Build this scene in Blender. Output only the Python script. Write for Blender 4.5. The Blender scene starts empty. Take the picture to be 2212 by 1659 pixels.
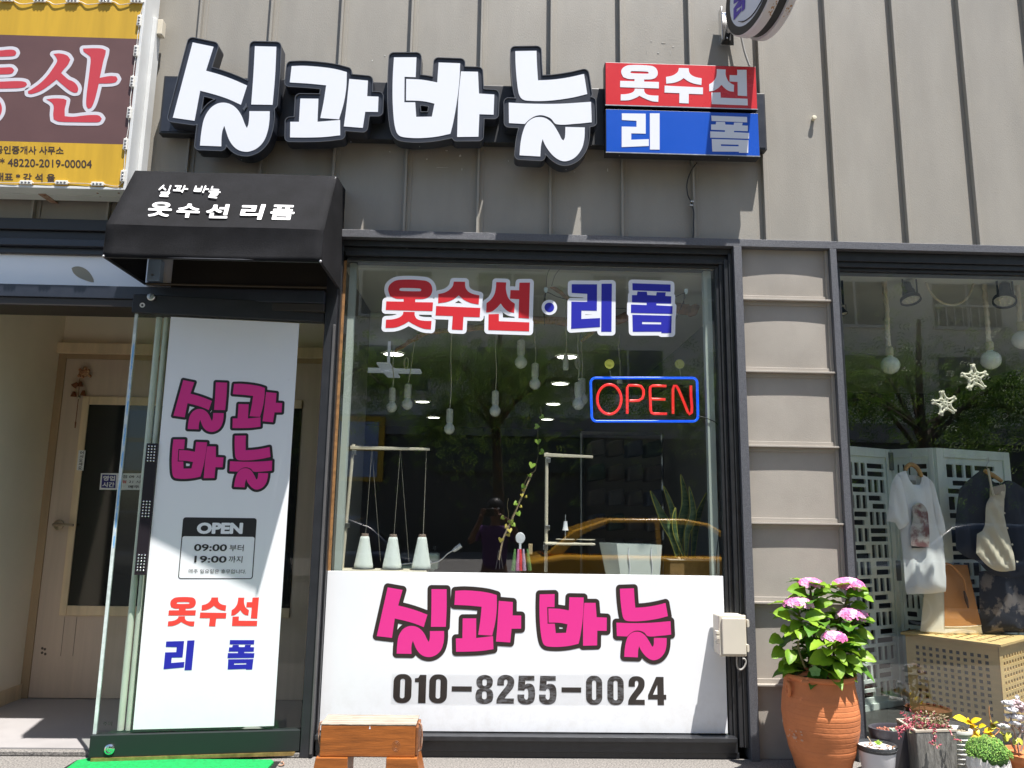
import bpy, bmesh, math, random
import numpy as np
from mathutils import Vector, Matrix, geometry
random.seed(7)
rad = math.radians
scn = bpy.context.scene
COL = scn.collection

# ---------------------------------------------------------------- camera
H = 1.187                      # eye height above the pavement
CAM = Vector((0, -4.0, H))
yaw, pitch, roll = rad(1.498), rad(9.588), rad(.8705)
cy, sy, cp, sp, cr, sr = math.cos(yaw), math.sin(yaw), math.cos(pitch), math.sin(pitch), math.cos(roll), math.sin(roll)
FW = Vector((sy*cp, cy*cp, sp)); RT = Vector((cy, -sy, 0)); UP = RT.cross(FW)
R2 = cr*RT + sr*UP; U2 = -sr*RT + cr*UP
cam_d = bpy.data.cameras.new('camera'); cam = bpy.data.objects.new('camera', cam_d); COL.objects.link(cam)
cam_d.sensor_width = 36; cam_d.lens = 3000/4032*36; cam_d.clip_start = .02; cam_d.clip_end = 400
M = Matrix((R2, U2, -FW)).transposed().to_4x4(); M.translation = CAM
cam.matrix_world = M
scn.camera = cam
# ---------------------------------------------------------------- sky, sun, exposure
SUN = Vector((-.748, 1, -3.74)).normalized()
w = bpy.data.worlds.new('World'); scn.world = w; w.use_nodes = True
nt = w.node_tree; sky = nt.nodes.new('ShaderNodeTexSky'); sky.sky_type = 'NISHITA'; sky.sun_disc = False
sky.sun_elevation = rad(71.5); sky.sun_rotation = rad(143)
nt.links.new(sky.outputs[0], nt.nodes['Background'].inputs[0]); nt.nodes['Background'].inputs[1].default_value = .085
sd = bpy.data.lights.new('sun', 'SUN'); sd.energy = 5; sd.angle = rad(.5); sd.color = (1, .965, .925)
so = bpy.data.objects.new('sun', sd); COL.objects.link(so); so.rotation_euler = SUN.to_track_quat('-Z', 'Y').to_euler(); so.location = (3, -6, 12)
scn.view_settings.view_transform = 'Standard'; scn.view_settings.look = 'None'
scn.view_settings.exposure = 1.08; scn.view_settings.gamma = 1
scn.cycles.max_bounces = 10; scn.cycles.diffuse_bounces = 7; scn.cycles.transparent_max_bounces = 16; scn.cycles.glossy_bounces = 5
scn.cycles.sample_clamp_indirect = 6
scn.cycles.caustics_reflective = False; scn.cycles.caustics_refractive = False

# ---------------------------------------------------------------- measuring helpers (photo point -> point on a real surface)
def ray(u, v):
    return R2*(u-1106) - U2*(v-829.5) + FW*(3000/4032*2212)
def W(u, v, y):                       # on the upright plane at depth y
    d = ray(u, v); t = (y-CAM.y)/d.y; return CAM + d*t
def G(u, v, z):                       # on the level plane at height z
    d = ray(u, v); t = (z-CAM.z)/d.z; return CAM + d*t
def WP(u, v, p0, n):                  # on any plane
    d = ray(u, v); t = (Vector(p0)-CAM).dot(n)/d.dot(n); return CAM + d*t
def Z(ox, oy, s):
    return lambda x, y: ((ox+x*s)/1.8228, (oy+y*s)/1.8228)

# ---------------------------------------------------------------- materials
MATS = {}
def mat(name, col, rough=.5, metal=0, n=0, ns=8, bump=0, bs=40, spec=.5, col2=None, emit=None, es=0, coat=0, stretch=None, lo=.35, hi=.65, dirt=None):
    if name in MATS: return MATS[name]
    m = bpy.data.materials.new(name); m.use_nodes = True; t = m.node_tree; b = t.nodes['Principled BSDF']
    c = tuple(col)+(1,)
    b.inputs['Base Color'].default_value = c; b.inputs['Roughness'].default_value = rough; b.inputs['Metallic'].default_value = metal
    b.inputs['Specular IOR Level'].default_value = spec; b.inputs['Coat Weight'].default_value = coat
    if emit: b.inputs['Emission Color'].default_value = tuple(emit)+(1,); b.inputs['Emission Strength'].default_value = es
    if n or bump or col2:
        tc = t.nodes.new('ShaderNodeTexCoord'); src = tc.outputs['Object']
        if stretch:
            mp = t.nodes.new('ShaderNodeMapping'); mp.inputs['Scale'].default_value = stretch; t.links.new(src, mp.inputs[0]); src = mp.outputs[0]
    if n or col2:
        no = t.nodes.new('ShaderNodeTexNoise'); no.inputs['Scale'].default_value = ns; no.inputs['Detail'].default_value = 6; no.inputs['Roughness'].default_value = .62
        t.links.new(src, no.inputs['Vector'])
        r = t.nodes.new('ShaderNodeValToRGB'); t.links.new(no.outputs['Fac'], r.inputs[0])
        r.color_ramp.elements[0].position = lo; r.color_ramp.elements[1].position = hi
        a = col2 if col2 else tuple(x*(1-n) for x in col)
        bb = col if col2 else tuple(min(1, x*(1+n)) for x in col)
        r.color_ramp.elements[0].color = tuple(a)+(1,); r.color_ramp.elements[1].color = tuple(bb)+(1,)
        t.links.new(r.outputs[0], b.inputs['Base Color'])
        mr = t.nodes.new('ShaderNodeMapRange'); mr.inputs['To Min'].default_value = max(0, rough-.08); mr.inputs['To Max'].default_value = min(1, rough+.1)
        t.links.new(no.outputs['Fac'], mr.inputs['Value']); t.links.new(mr.outputs[0], b.inputs['Roughness'])
    if bump:
        n2 = t.nodes.new('ShaderNodeTexNoise'); n2.inputs['Scale'].default_value = bs; n2.inputs['Detail'].default_value = 4; t.links.new(src, n2.inputs['Vector'])
        bp = t.nodes.new('ShaderNodeBump'); bp.inputs['Strength'].default_value = bump; bp.inputs['Distance'].default_value = .01
        t.links.new(n2.outputs['Fac'], bp.inputs['Height']); t.links.new(bp.outputs[0], b.inputs['Normal'])
    if dirt:                                     # splashed grime: (height, colour, amount), in the object's own space
        tc = t.nodes.new('ShaderNodeTexCoord'); sx = t.nodes.new('ShaderNodeSeparateXYZ'); t.links.new(tc.outputs['Object'], sx.inputs[0])
        nn = t.nodes.new('ShaderNodeTexNoise'); nn.inputs['Scale'].default_value = 14; nn.inputs['Detail'].default_value = 8; nn.inputs['Roughness'].default_value = .75; t.links.new(tc.outputs['Object'], nn.inputs['Vector'])
        mr = t.nodes.new('ShaderNodeMapRange'); mr.inputs['From Min'].default_value = dirt[0]; mr.inputs['From Max'].default_value = 0; t.links.new(sx.outputs['Z'], mr.inputs['Value'])
        mu = t.nodes.new('ShaderNodeMath'); mu.operation = 'MULTIPLY'; t.links.new(mr.outputs[0], mu.inputs[0])
        m2 = t.nodes.new('ShaderNodeMapRange'); m2.inputs['From Min'].default_value = .45; m2.inputs['From Max'].default_value = .75; m2.inputs['To Max'].default_value = dirt[2]; t.links.new(nn.outputs['Fac'], m2.inputs['Value']); t.links.new(m2.outputs[0], mu.inputs[1])
        mx = t.nodes.new('ShaderNodeMix'); mx.data_type = 'RGBA'; t.links.new(mu.outputs[0], mx.inputs[0])
        if b.inputs['Base Color'].links: t.links.new(b.inputs['Base Color'].links[0].from_socket, mx.inputs[6])
        else: mx.inputs[6].default_value = c
        mx.inputs[7].default_value = tuple(dirt[1])+(1,); t.links.new(mx.outputs[2], b.inputs['Base Color'])
    MATS[name] = m; return m
def glass_mat(name, tint, ior=1.6, rough=0, mn=0):
    if name in MATS: return MATS[name]
    m = bpy.data.materials.new(name); m.use_nodes = True; t = m.node_tree; t.nodes.clear()
    o = t.nodes.new('ShaderNodeOutputMaterial'); mx = t.nodes.new('ShaderNodeMixShader'); tr = t.nodes.new('ShaderNodeBsdfTransparent'); gl = t.nodes.new('ShaderNodeBsdfGlossy'); fr = t.nodes.new('ShaderNodeFresnel')
    tr.inputs[0].default_value = tuple(tint)+(1,); gl.inputs['Roughness'].default_value = rough; fr.inputs[0].default_value = ior
    ge = t.nodes.new('ShaderNodeNewGeometry'); inv = t.nodes.new('ShaderNodeMath'); inv.operation = 'SUBTRACT'; inv.inputs[0].default_value = 1
    mul = t.nodes.new('ShaderNodeMath'); mul.operation = 'MULTIPLY'
    t.links.new(ge.outputs['Backfacing'], inv.inputs[1]); t.links.new(inv.outputs[0], mul.inputs[0]); t.links.new(fr.outputs[0], mul.inputs[1])
    t.links.new(mul.outputs[0], mx.inputs[0]); t.links.new(tr.outputs[0], mx.inputs[1]); t.links.new(gl.outputs[0], mx.inputs[2]); t.links.new(mx.outputs[0], o.inputs[0])
    MATS[name] = m; return m

def leaf_mat(name, a, b_, tr=.45, ns=7):       # thin leaf that lets light through
    m = mat(name, a, .45, col2=b_, ns=ns, bump=.15, bs=70); t = m.node_tree; p = t.nodes['Principled BSDF']; o = [n for n in t.nodes if n.type == 'OUTPUT_MATERIAL'][0]
    tl = t.nodes.new('ShaderNodeBsdfTranslucent'); mx = t.nodes.new('ShaderNodeMixShader'); mx.inputs[0].default_value = tr
    src = p.inputs['Base Color'].links[0].from_socket; t.links.new(src, tl.inputs[0]); t.links.new(p.outputs[0], mx.inputs[1]); t.links.new(tl.outputs[0], mx.inputs[2]); t.links.new(mx.outputs[0], o.inputs[0])
    return m
# ---------------------------------------------------------------- objects
WL = {}
def tag(o, label=None, cat=None, group=None, kind=None):
    if label: o['label'] = label
    if cat: o['category'] = cat
    if group: o['group'] = group
    if kind: o['kind'] = kind
    return o
def thing(name, label, cat, loc=(0, 0, 0), group=None, rz=0):
    o = bpy.data.objects.new(name, None); COL.objects.link(o); o.location = loc; o.rotation_euler = (0, 0, rz); o.empty_display_size = .05
    WL[o.name] = Vector(loc); return tag(o, label, cat, group)
def dup(root, loc, label=None, group=None, rz=None):
    r = root.copy(); COL.objects.link(r); r.location = loc
    if rz is not None: r.rotation_euler = (0, 0, rz)
    if label: r['label'] = label
    if group: r['group'] = group
    for ch in list(root.children):
        c = ch.copy(); COL.objects.link(c); c.parent = r
        for g in list(ch.children):
            d = g.copy(); COL.objects.link(d); d.parent = c
    return r
def link_mesh(name, verts, faces, material, parent=None, smooth=False, bevel=0, mats=None, fm=None, seg=2):
    off = WL[parent.name] if parent is not None else Vector((0, 0, 0))
    me = bpy.data.meshes.new(name)
    me.from_pydata([tuple(Vector(v)-off) for v in verts], [], faces); me.validate()
    for x in (mats or [material]): me.materials.append(x)
    if fm is not None and len(fm) == len(me.polygons):
        for p, k in zip(me.polygons, fm): p.material_index = k
    bm = bmesh.new(); bm.from_mesh(me); bmesh.ops.recalc_face_normals(bm, faces=bm.faces); bm.to_mesh(me); bm.free()
    if smooth:
        me.polygons.foreach_set('use_smooth', [True]*len(me.polygons))
        me.set_sharp_from_angle(angle=rad(40 if smooth is True else smooth))
    o = bpy.data.objects.new(name, me); COL.objects.link(o)
    if parent is not None: o.parent = parent
    WL[o.name] = off
    if bevel:
        b = o.modifiers.new('bevel', 'BEVEL'); b.width = bevel; b.segments = seg; b.limit_method = 'ANGLE'; b.angle_limit = rad(40); b.harden_normals = False
    return o
class MB:
    def __init__(s): s.v = []; s.f = []
    def add(s, vs, fs):
        k = len(s.v); s.v += [Vector(x) for x in vs]; s.f += [tuple(i+k for i in f) for f in fs]; return s
    def box(s, x0, x1, y0, y1, z0, z1):
        return s.add([(x0,y0,z0),(x1,y0,z0),(x1,y1,z0),(x0,y1,z0),(x0,y0,z1),(x1,y0,z1),(x1,y1,z1),(x0,y1,z1)],
                     [(0,3,2,1),(4,5,6,7),(0,1,5,4),(1,2,6,5),(2,3,7,6),(3,0,4,7)])
    def hexa(s, a, b):                       # two quads a (4 pts) and b (4 pts)
        return s.add(list(a)+list(b), [(0,3,2,1),(4,5,6,7),(0,1,5,4),(1,2,6,5),(2,3,7,6),(3,0,4,7)])
    def quad(s, a, b, c, d): return s.add([a,b,c,d], [(0,1,2,3)])
    def prism(s, pts, d):                    # polygon pts (3d) pushed by vector d
        n = len(pts); d = Vector(d); P = [Vector(p) for p in pts]
        return s.add(P+[p+d for p in P], [tuple(range(n))[::-1], tuple(range(n, 2*n))]+[(i, (i+1) % n, (i+1) % n+n, i+n) for i in range(n)])
    def tube(s, path, r, seg=8, cap=True, closed=False):
        P = [Vector(p) for p in path]; n = len(P); rs = r if isinstance(r, (list, tuple)) else [r]*n
        rings = []; prev = None
        for i in range(n):
            if closed: t = P[(i+1) % n]-P[i-1]
            else: t = P[min(i+1, n-1)]-P[max(i-1, 0)]
            t.normalize()
            if prev is None:
                a = Vector((0, 0, 1)) if abs(t.z) < .9 else Vector((1, 0, 0)); u = t.cross(a).normalized()
            else:
                u = prev-t*prev.dot(t)
                u = u.normalized() if u.length > 1e-6 else t.orthogonal().normalized()
            prev = u; q = t.cross(u)
            rings.append([P[i]+(u*math.cos(2*math.pi*k/seg)+q*math.sin(2*math.pi*k/seg))*rs[i] for k in range(seg)])
        vs = [p for rg in rings for p in rg]; fs = []
        for i in range(n if closed else n-1):
            j = (i+1) % n
            fs += [(i*seg+k, i*seg+(k+1) % seg, j*seg+(k+1) % seg, j*seg+k) for k in range(seg)]
        if cap and not closed: fs += [tuple(range(seg))[::-1], tuple(range((n-1)*seg, n*seg))]
        return s.add(vs, fs)
    def lathe(s, prof, c=(0, 0, 0), seg=24, axis=(0, 0, 1), sx=1, sy=1, cap=True):
        c = Vector(c); ax = Vector(axis).normalized(); q = ax.to_track_quat('Z', 'Y')
        vs = []; fs = []; n = len(prof)
        for r, h in prof:
            for k in range(seg):
                a = 2*math.pi*k/seg; vs.append(c+q @ Vector((r*math.cos(a)*sx, r*math.sin(a)*sy, h)))
        for i in range(n-1):
            fs += [(i*seg+k, i*seg+(k+1) % seg, (i+1)*seg+(k+1) % seg, (i+1)*seg+k) for k in range(seg)]
        if cap and prof[0][0] > 2e-3: fs.append(tuple(range(seg))[::-1])
        if cap and prof[-1][0] > 2e-3 and not (prof[0][0] < 2e-3 and n == 2): fs.append(tuple(range((n-1)*seg, n*seg)))
        return s.add(vs, fs)
    def ball(s, c, r, seg=12, sx=1, sy=1, sz=1):
        pr = [(r*math.sin(math.pi*i/(seg//2+2)), -r*math.cos(math.pi*i/(seg//2+2))*sz) for i in range(seg//2+3)]
        pr[0] = (1e-5, pr[0][1]); pr[-1] = (1e-5, pr[-1][1])
        return s.lathe(pr, c, seg, sx=sx, sy=sy)
    def build(s, name, m, parent=None, **k): return link_mesh(name, s.v, s.f, m, parent, **k)

# ---------------------------------------------------------------- flat shapes and lettering
def smooth_poly(p, ang=48, sub=5):
    n = len(p); P = [Vector(q[:2]) for q in p]; tan = []
    for i in range(n):
        a = P[i]-P[i-1]; b = P[(i+1) % n]-P[i]
        if a.length < 1e-9 or b.length < 1e-9: tan.append(None); continue
        d = math.degrees(abs(a.angle_signed(b, 0)))
        tan.append((P[(i+1) % n]-P[i-1]).normalized() if 1 < d < ang else None)
    out = []
    for i in range(n):
        j = (i+1) % n; L = (P[j]-P[i]).length
        out.append(P[i])
        if tan[i] is None and tan[j] is None: continue
        dr = (P[j]-P[i]).normalized() if L > 0 else Vector((1, 0))
        a = (tan[i] if tan[i] is not None else dr)*L; b = (tan[j] if tan[j] is not None else dr)*L
        for k in range(1, sub):
            t = k/sub; out.append(P[i]*(2*t**3-3*t*t+1)+a*(t**3-2*t*t+t)+P[j]*(-2*t**3+3*t*t)+b*(t**3-t*t))
    return [(q.x, q.y) for q in out]
def rrect(x0, y0, x1, y1, r, k=6):
    out = []
    for cx, cz, a0 in ((x1-r, y0+r, -90), (x1-r, y1-r, 0), (x0+r, y1-r, 90), (x0+r, y0+r, 180)):
        out += [(cx+r*math.cos(rad(a0+90*i/k)), cz+r*math.sin(rad(a0+90*i/k))) for i in range(k+1)]
    return out
def ell(cx, cz, rx, rz, k=28): return [(cx+rx*math.cos(2*math.pi*i/k), cz+rz*math.sin(2*math.pi*i/k)) for i in range(k)]
def bbox(cs):
    xs = [p[0] for c in cs for p in c]; ys = [p[1] for c in cs for p in c]; return min(xs), max(xs), min(ys), max(ys)
def fit(cs, x0, x1, y0, y1):
    a, b, c, d = bbox(cs); return [[(x0+(p[0]-a)/(b-a)*(x1-x0), y0+(p[1]-c)/(d-c)*(y1-y0)) for p in q] for q in cs]
def fill2d(cs, h=0):                         # closed contours -> verts (a, b, c) faces, c from 0 to h
    cu = bpy.data.curves.new('tmp', 'CURVE'); cu.dimensions = '2D'; cu.fill_mode = 'BOTH'; cu.extrude = h/2
    for c in cs:
        s = cu.splines.new('POLY'); s.points.add(len(c)-1); s.use_cyclic_u = True
        for q, p in zip(s.points, c): q.co = (p[0], p[1], 0, 1)
    o = bpy.data.objects.new('tmp', cu); COL.objects.link(o)
    me = bpy.data.meshes.new_from_object(o)
    vs = [(v.co.x, v.co.y, v.co.z+h/2) for v in me.vertices]; fs = [tuple(p.vertices) for p in me.polygons]
    bpy.data.objects.remove(o); bpy.data.curves.remove(cu); bpy.data.meshes.remove(me)
    return vs, fs
def sdf_grid(cs, r, n=170):
    a, b, c, d = bbox(cs); pad = r*1.3+(b-a)*.03; a -= pad; b += pad; c -= pad; d += pad
    st = max(b-a, d-c)/n; xs = np.arange(a, b+st, st); ys = np.arange(c, d+st, st)
    X, Y = np.meshgrid(xs, ys); D = np.full(X.shape, 1e9); I = np.zeros(X.shape, bool)
    for q in cs:
        m = len(q)
        for i in range(m):
            x1, y1 = q[i]; x2, y2 = q[(i+1) % m]; dx, dy = x2-x1, y2-y1; L = dx*dx+dy*dy
            if L < 1e-18: continue
            t = np.clip(((X-x1)*dx+(Y-y1)*dy)/L, 0, 1); D = np.minimum(D, (X-x1-t*dx)**2+(Y-y1-t*dy)**2)
            with np.errstate(divide='ignore', invalid='ignore'):
                cr_ = ((y1 > Y) != (y2 > Y)) & (X < (x2-x1)*(Y-y1)/(y2-y1+1e-30)+x1)
            I ^= cr_
    D = np.sqrt(D); return xs, ys, np.where(I, -D, D)
def contour(xs, ys, F):
    segs = {}
    def pt(i, j, k):
        if k == 0: a, b = (j, i), (j, i+1)
        else: a, b = (j, i), (j+1, i)
        fa, fb = F[a], F[b]; t = fa/(fa-fb)
        if k == 0: return (xs[i]+(xs[i+1]-xs[i])*t, ys[j])
        return (xs[i], ys[j]+(ys[j+1]-ys[j])*t)
    S = F < 0; nj, ni = F.shape; pts = {}; nb = {}
    code = S[:-1, :-1]*1+S[:-1, 1:]*2+S[1:, 1:]*4+S[1:, :-1]*8
    for j, i in zip(*np.nonzero((code > 0) & (code < 15))):
        c = code[j, i]; e = {'b': (i, j, 0), 't': (i, j+1, 0), 'l': (i, j, 1), 'r': (i+1, j, 1)}
        T = {1: ['lb'], 2: ['br'], 3: ['lr'], 4: ['rt'], 5: ['lb', 'rt'], 6: ['bt'], 7: ['lt'], 8: ['tl'], 9: ['tb'], 10: ['br', 'tl'], 11: ['tr'], 12: ['rl'], 13: ['rb'], 14: ['bl']}[int(c)]
        for q in T:
            k1, k2 = e[q[0]], e[q[1]]
            for k in (k1, k2):
                if k not in pts: pts[k] = pt(*k)
            nb.setdefault(k1, []).append(k2); nb.setdefault(k2, []).append(k1)
    out = []; seen = set()
    for k in nb:
        if k in seen: continue
        loop = [k]; seen.add(k); cur = k
        while True:
            nx = [x for x in nb[cur] if x not in seen]
            if not nx: break
            cur = nx[0]; seen.add(cur); loop.append(cur)
        if len(loop) > 8: out.append(simplify([pts[q] for q in loop], (xs[1]-xs[0])*.12))
    return out
def simplify(p, eps):
    def dp(a):
        if len(a) < 3: return a
        x1, y1 = a[0]; x2, y2 = a[-1]; dx, dy = x2-x1, y2-y1; L = math.hypot(dx, dy) or 1e-12
        ds = [abs((q[0]-x1)*dy-(q[1]-y1)*dx)/L for q in a[1:-1]]; m = max(ds)
        if m < eps: return [a[0], a[-1]]
        k = ds.index(m)+1; return dp(a[:k+1])[:-1]+dp(a[k:])
    h = len(p)//2; return dp(p[:h+1])[:-1]+dp(p[h:]+[p[0]])[:-1]
def grow(cs, r, n=170):
    xs, ys, F = sdf_grid(cs, max(r, 0), n); return contour(xs, ys, F-r)
def shape(name, cs, fn, h, m, parent=None, **k):    # fn(a, b, c) -> world
    vs, fs = fill2d(cs, h); return link_mesh(name, [fn(*v) for v in vs], fs, m, parent, **k)
def pillow(name, cs, fn, th, m, parent=None, edge=.05, step=.02, fold=None, back=True):
    xs, ys, F = sdf_grid(cs, 0, 120)
    def sd_(x, y):
        i = min(max(int((x-xs[0])/(xs[1]-xs[0])), 0), len(xs)-1); j = min(max(int((y-ys[0])/(ys[1]-ys[0])), 0), len(ys)-1); return -F[j, i]
    V = []; E = []; Fc = []
    for c in cs:
        k = len(V); V += [Vector(p) for p in c]; E += [(k+i, k+(i+1) % len(c)) for i in range(len(c))]
    a, b, c_, d = bbox(cs); y = c_+step/2
    while y < d:
        x = a+step/2
        while x < b:
            if sd_(x, y) > step*.5: V.append(Vector((x, y)))
            x += step
        y += step
    vv, _, ff, *_ = geometry.delaunay_2d_cdt(V, E, [], 0, 1e-6)
    ff = [f for f in ff if sd_(sum(vv[i].x for i in f)/len(f), sum(vv[i].y for i in f)/len(f)) > -step*.2]
    hs = []
    for p in vv:
        q = min(1, max(0, sd_(p.x, p.y))/edge); h = th*math.sqrt(max(0, 1-(1-q)**2)); hs.append(h+(fold(p.x, p.y)*q if fold else 0))
    n = len(vv); vs = [fn(p.x, p.y, h) for p, h in zip(vv, hs)]; fs = [tuple(f) for f in ff]
    if back:
        vs += [fn(p.x, p.y, -h*.6) for p, h in zip(vv, hs)]; fs += [tuple(i+n for i in f[::-1]) for f in ff]
    return link_mesh(name, vs, fs, m, parent, smooth=60)
def txt(s, off=0, shear=0, sp=1):               # built-in font -> 2D mesh in a unit box, off thickens the strokes
    cu = bpy.data.curves.new('tmp', 'FONT'); cu.body = s; cu.space_character = sp; cu.resolution_u = 4
    o = bpy.data.objects.new('tmp', cu); COL.objects.link(o); bpy.context.view_layer.update()
    c2 = o.to_curve(bpy.context.evaluated_depsgraph_get()); cs = []
    for q in c2.splines:
        if q.type == 'BEZIER':
            P = q.bezier_points; c = []
            for i in range(len(P)):
                A, B = P[i], P[(i+1) % len(P)]
                k = 1 if (A.handle_right-A.co).length+(B.handle_left-B.co).length < 1e-6 or abs(((A.handle_right-A.co).normalized()).cross((B.co-A.co).normalized()).z)+abs(((B.handle_left-B.co).normalized()).cross((B.co-A.co).normalized()).z) < 1e-3 else 4
                for j in range(k):
                    t = j/k; p = A.co*(1-t)**3+A.handle_right*3*t*(1-t)**2+B.handle_left*3*t*t*(1-t)+B.co*t**3; c.append((p.x, p.y))
            cs.append(c)
        else: cs.append([(p.co.x, p.co.y) for p in q.points])
    o.to_curve_clear(); bpy.data.objects.remove(o); bpy.data.curves.remove(cu)
    if off:
        a, b, c, d = bbox(cs); cs = grow(cs, off, int(min(420, 110*max(1, (b-a)/(d-c)))))
    vs, fs = fill2d(cs)
    xs = [v[0] for v in vs]; ys = [v[1] for v in vs]; a, b, c, d = min(xs), max(xs), min(ys), max(ys)
    return [((x-a)/(b-a), (y-c)/(d-c)) for x, y, _ in vs], fs
def text_on(name, s, quad, m, parent, off=0, shear=0, sp=1):   # quad: world corners tl, tr, br, bl
    vs, fs = txt(s, off, shear, sp); tl, tr, br, bl = [Vector(q) for q in quad]
    return link_mesh(name, [(bl*(1-x)+br*x)*(1-y)+(tl*(1-x)+tr*x)*y for x, y in vs], fs, m, parent)
# ---------------------------------------------------------------- palette
M_clad = mat('beige_metal_cladding', (.325, .304, .264), .42, 0, n=.05, ns=4, bump=.16, bs=190, spec=.4, stretch=(1.6, 1, .45))
M_frame = mat('grey_powder_coated_steel', (.105, .107, .118), .4, .1, n=.25, ns=160, bump=.35, bs=420)
M_black = mat('black_aluminium', (.022, .023, .026), .32, 0, n=.2, ns=20)
M_blackm = mat('black_painted_metal', (.018, .019, .023), .45, 0, n=.15, ns=14)
M_navyrim = mat('blue_black_sign_trim', (.024, .028, .040), .35, n=.1, ns=12)
M_wface = mat('white_acrylic', (.78, .80, .85), .28)
M_white = mat('white_sheet', (.82, .835, .85), .3, n=.012, ns=2.5, dirt=(.30, (.50, .47, .42), .35))
M_pink = mat('pink_print', (.74, .036, .265), .35)
M_brownblk = mat('brown_black_print', (.030, .021, .018), .4)
M_digit = mat('worn_black_print', (.034, .028, .025), .4, col2=(.034, .028, .025))
M_red = mat('red_acrylic', (.62, .03, .035), .25, n=.03, ns=3)
M_blue = mat('blue_acrylic', (.008, .085, .50), .25, n=.03, ns=3)
M_redp = mat('red_vinyl', (.62, .02, .03), .4); M_redo = mat('orange_red_print', (.80, .06, .045), .4); M_bluep = mat('blue_vinyl', (.015, .018, .36), .4)
M_black_p = mat('black_print', (.014, .014, .015), .5)
M_fabric = mat('black_awning_fabric', (.0105, .0105, .012), .85, n=.45, ns=5, bump=.35, bs=420, spec=.2, stretch=(1, .6, 1))
M_chrome = mat('chrome', (.75, .75, .74), .12, 1)
M_steel = mat('brushed_steel', (.5, .5, .5), .35, 1, n=.1, ns=30)
M_rust = mat('rusty_steel', (.22, .07, .025), .8, col2=(.42, .33, .25), ns=40)
M_glass = glass_mat('tinted_window_glass', (.96, .975, .96), 2.2)
M_glass2 = glass_mat('clear_door_glass', (.93, .96, .94), 1.5)
M_edge = mat('glass_edge', (.62, .68, .66), .25, n=.2, ns=14)
M_cream = mat('cream_plastic', (.66, .60, .48), .4)
M_pale = mat('pale_plaster', (.62, .60, .53), .8, n=.03, ns=3)
M_cones = mat('mint_thread', (.84, .90, .87), .85, bump=.5, bs=300, stretch=(1, 1, 6))
M_yellow = mat('yellow_banner', (.56, .335, .016), .55, n=.10, ns=2.2, stretch=(6, 6, .4))
M_brown = mat('brown_banner', (.115, .055, .052), .55, n=.08, ns=3)
M_signw = mat('white_painted_steel', (.66, .67, .66), .4, n=.06, ns=5)
M_led = mat('led_module_plastic', (.78, .76, .70), .3); M_lens = mat('led_lens', (.30, .30, .31), .08)

# ---------------------------------------------------------------- facade: the cladding wall
FX0, FX1 = -6.5, 4.6
fac = thing('clad_wall', 'beige grey metal clad upper wall with upright standing seams behind the signs', 'wall', (0, 0, 2.7))
b = MB(); b.box(FX0, FX1, 0, .1, 1.49+H-.02, 6.2); b.build('cladding', M_clad, fac)
for k in range(24):
    x = -6.1+.4*k; b = MB(); b.box(x-.006, x+.006, -.031, -.0005, 1.49+H, 6.2)
    b.box(x+.006, x+.03, -.006, -.0005, 1.49+H, 6.2); b.build('seam', M_clad, fac, bevel=.0015)
# paint chips and tape remnants left on the cladding
M_chip = mat('white_tape_residue', (.66, .65, .62), .7, n=.2, ns=60)
zz = Z(600, 100, .4521); z3 = Z(1500, 100, .4521); z4 = Z(2300, 0, .4521)
def chip(u, v, du, dv, rz=0):
    p = W(u, v, -.002); cs = []
    for i in range(9):
        a = 2*math.pi*i/9; r = random.uniform(.55, 1.1); cs.append((du*r*math.cos(a), dv*r*math.sin(a)))
    c, s_ = math.cos(rz), math.sin(rz)
    cs = [(p.x+(x*c-y*s_)/411, p.z+(x*s_+y*c)/411) for x, y in cs]
    shape('tape_remnant', [cs], lambda a, b_, c_: (a, -.0008-c_, b_), .0012, M_chip, fac)
for (x, y, dx, dy) in [(1915, 305, 4, 7), (2025, 262, 5, 5)]: chip(*zz(x, y), dx*.3, dy*.3)
for (x, y, dx, dy, r) in [(585, 357, 6, 5, 0), (690, 373, 24, 2.2, 0), (775, 405, 6, 5, .5), (645, 460, 10, 3.5, .1), (548, 450, 1.2, 28, 0), (752, 460, 1.2, 28, 0), (1085, 258, 3, 4, .4)]: chip(*z4(x, y), dx*.62*.4, dy*.62*.4, r)
for (x, y, dx, dy, r) in [(690, 1135, 10, 9, 0), (570, 1090, 9, 3, 0), (1110, 1180, 2, 9, 0), (1975, 1260, 2.5, 12, 0), (400, 1165, 5, 5, 0), (1685, 1275, 7, 4, 0), (75, 1100, 6, 3, 0), (530, 1237, 45, .8, 0), (705, 1250, 2, 10, 0)]: chip(*z3(x, y), dx*.4, dy*.4, r)
# dark band of cladding at the left, below the yellow sign, is the same wall (in shade)

# lintel and pillars of the shop front
fr = thing('shopfront_frame', 'dark grey steel lintel and posts framing the two shop windows', 'frame', (1.3, -.02, 0))
b = MB(); b.box(-.835, FX1, -.04, .12, 1.460+H, 1.503+H); b.build('lintel', M_frame, fr, bevel=.002)
for x0, x1 in ((1.308, 1.352), (1.842, 1.878)):
    b = MB(); b.box(x0, x1, -.04, .12, 0, 1.4595+H); b.build('post', M_frame, fr, bevel=.002)
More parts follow.
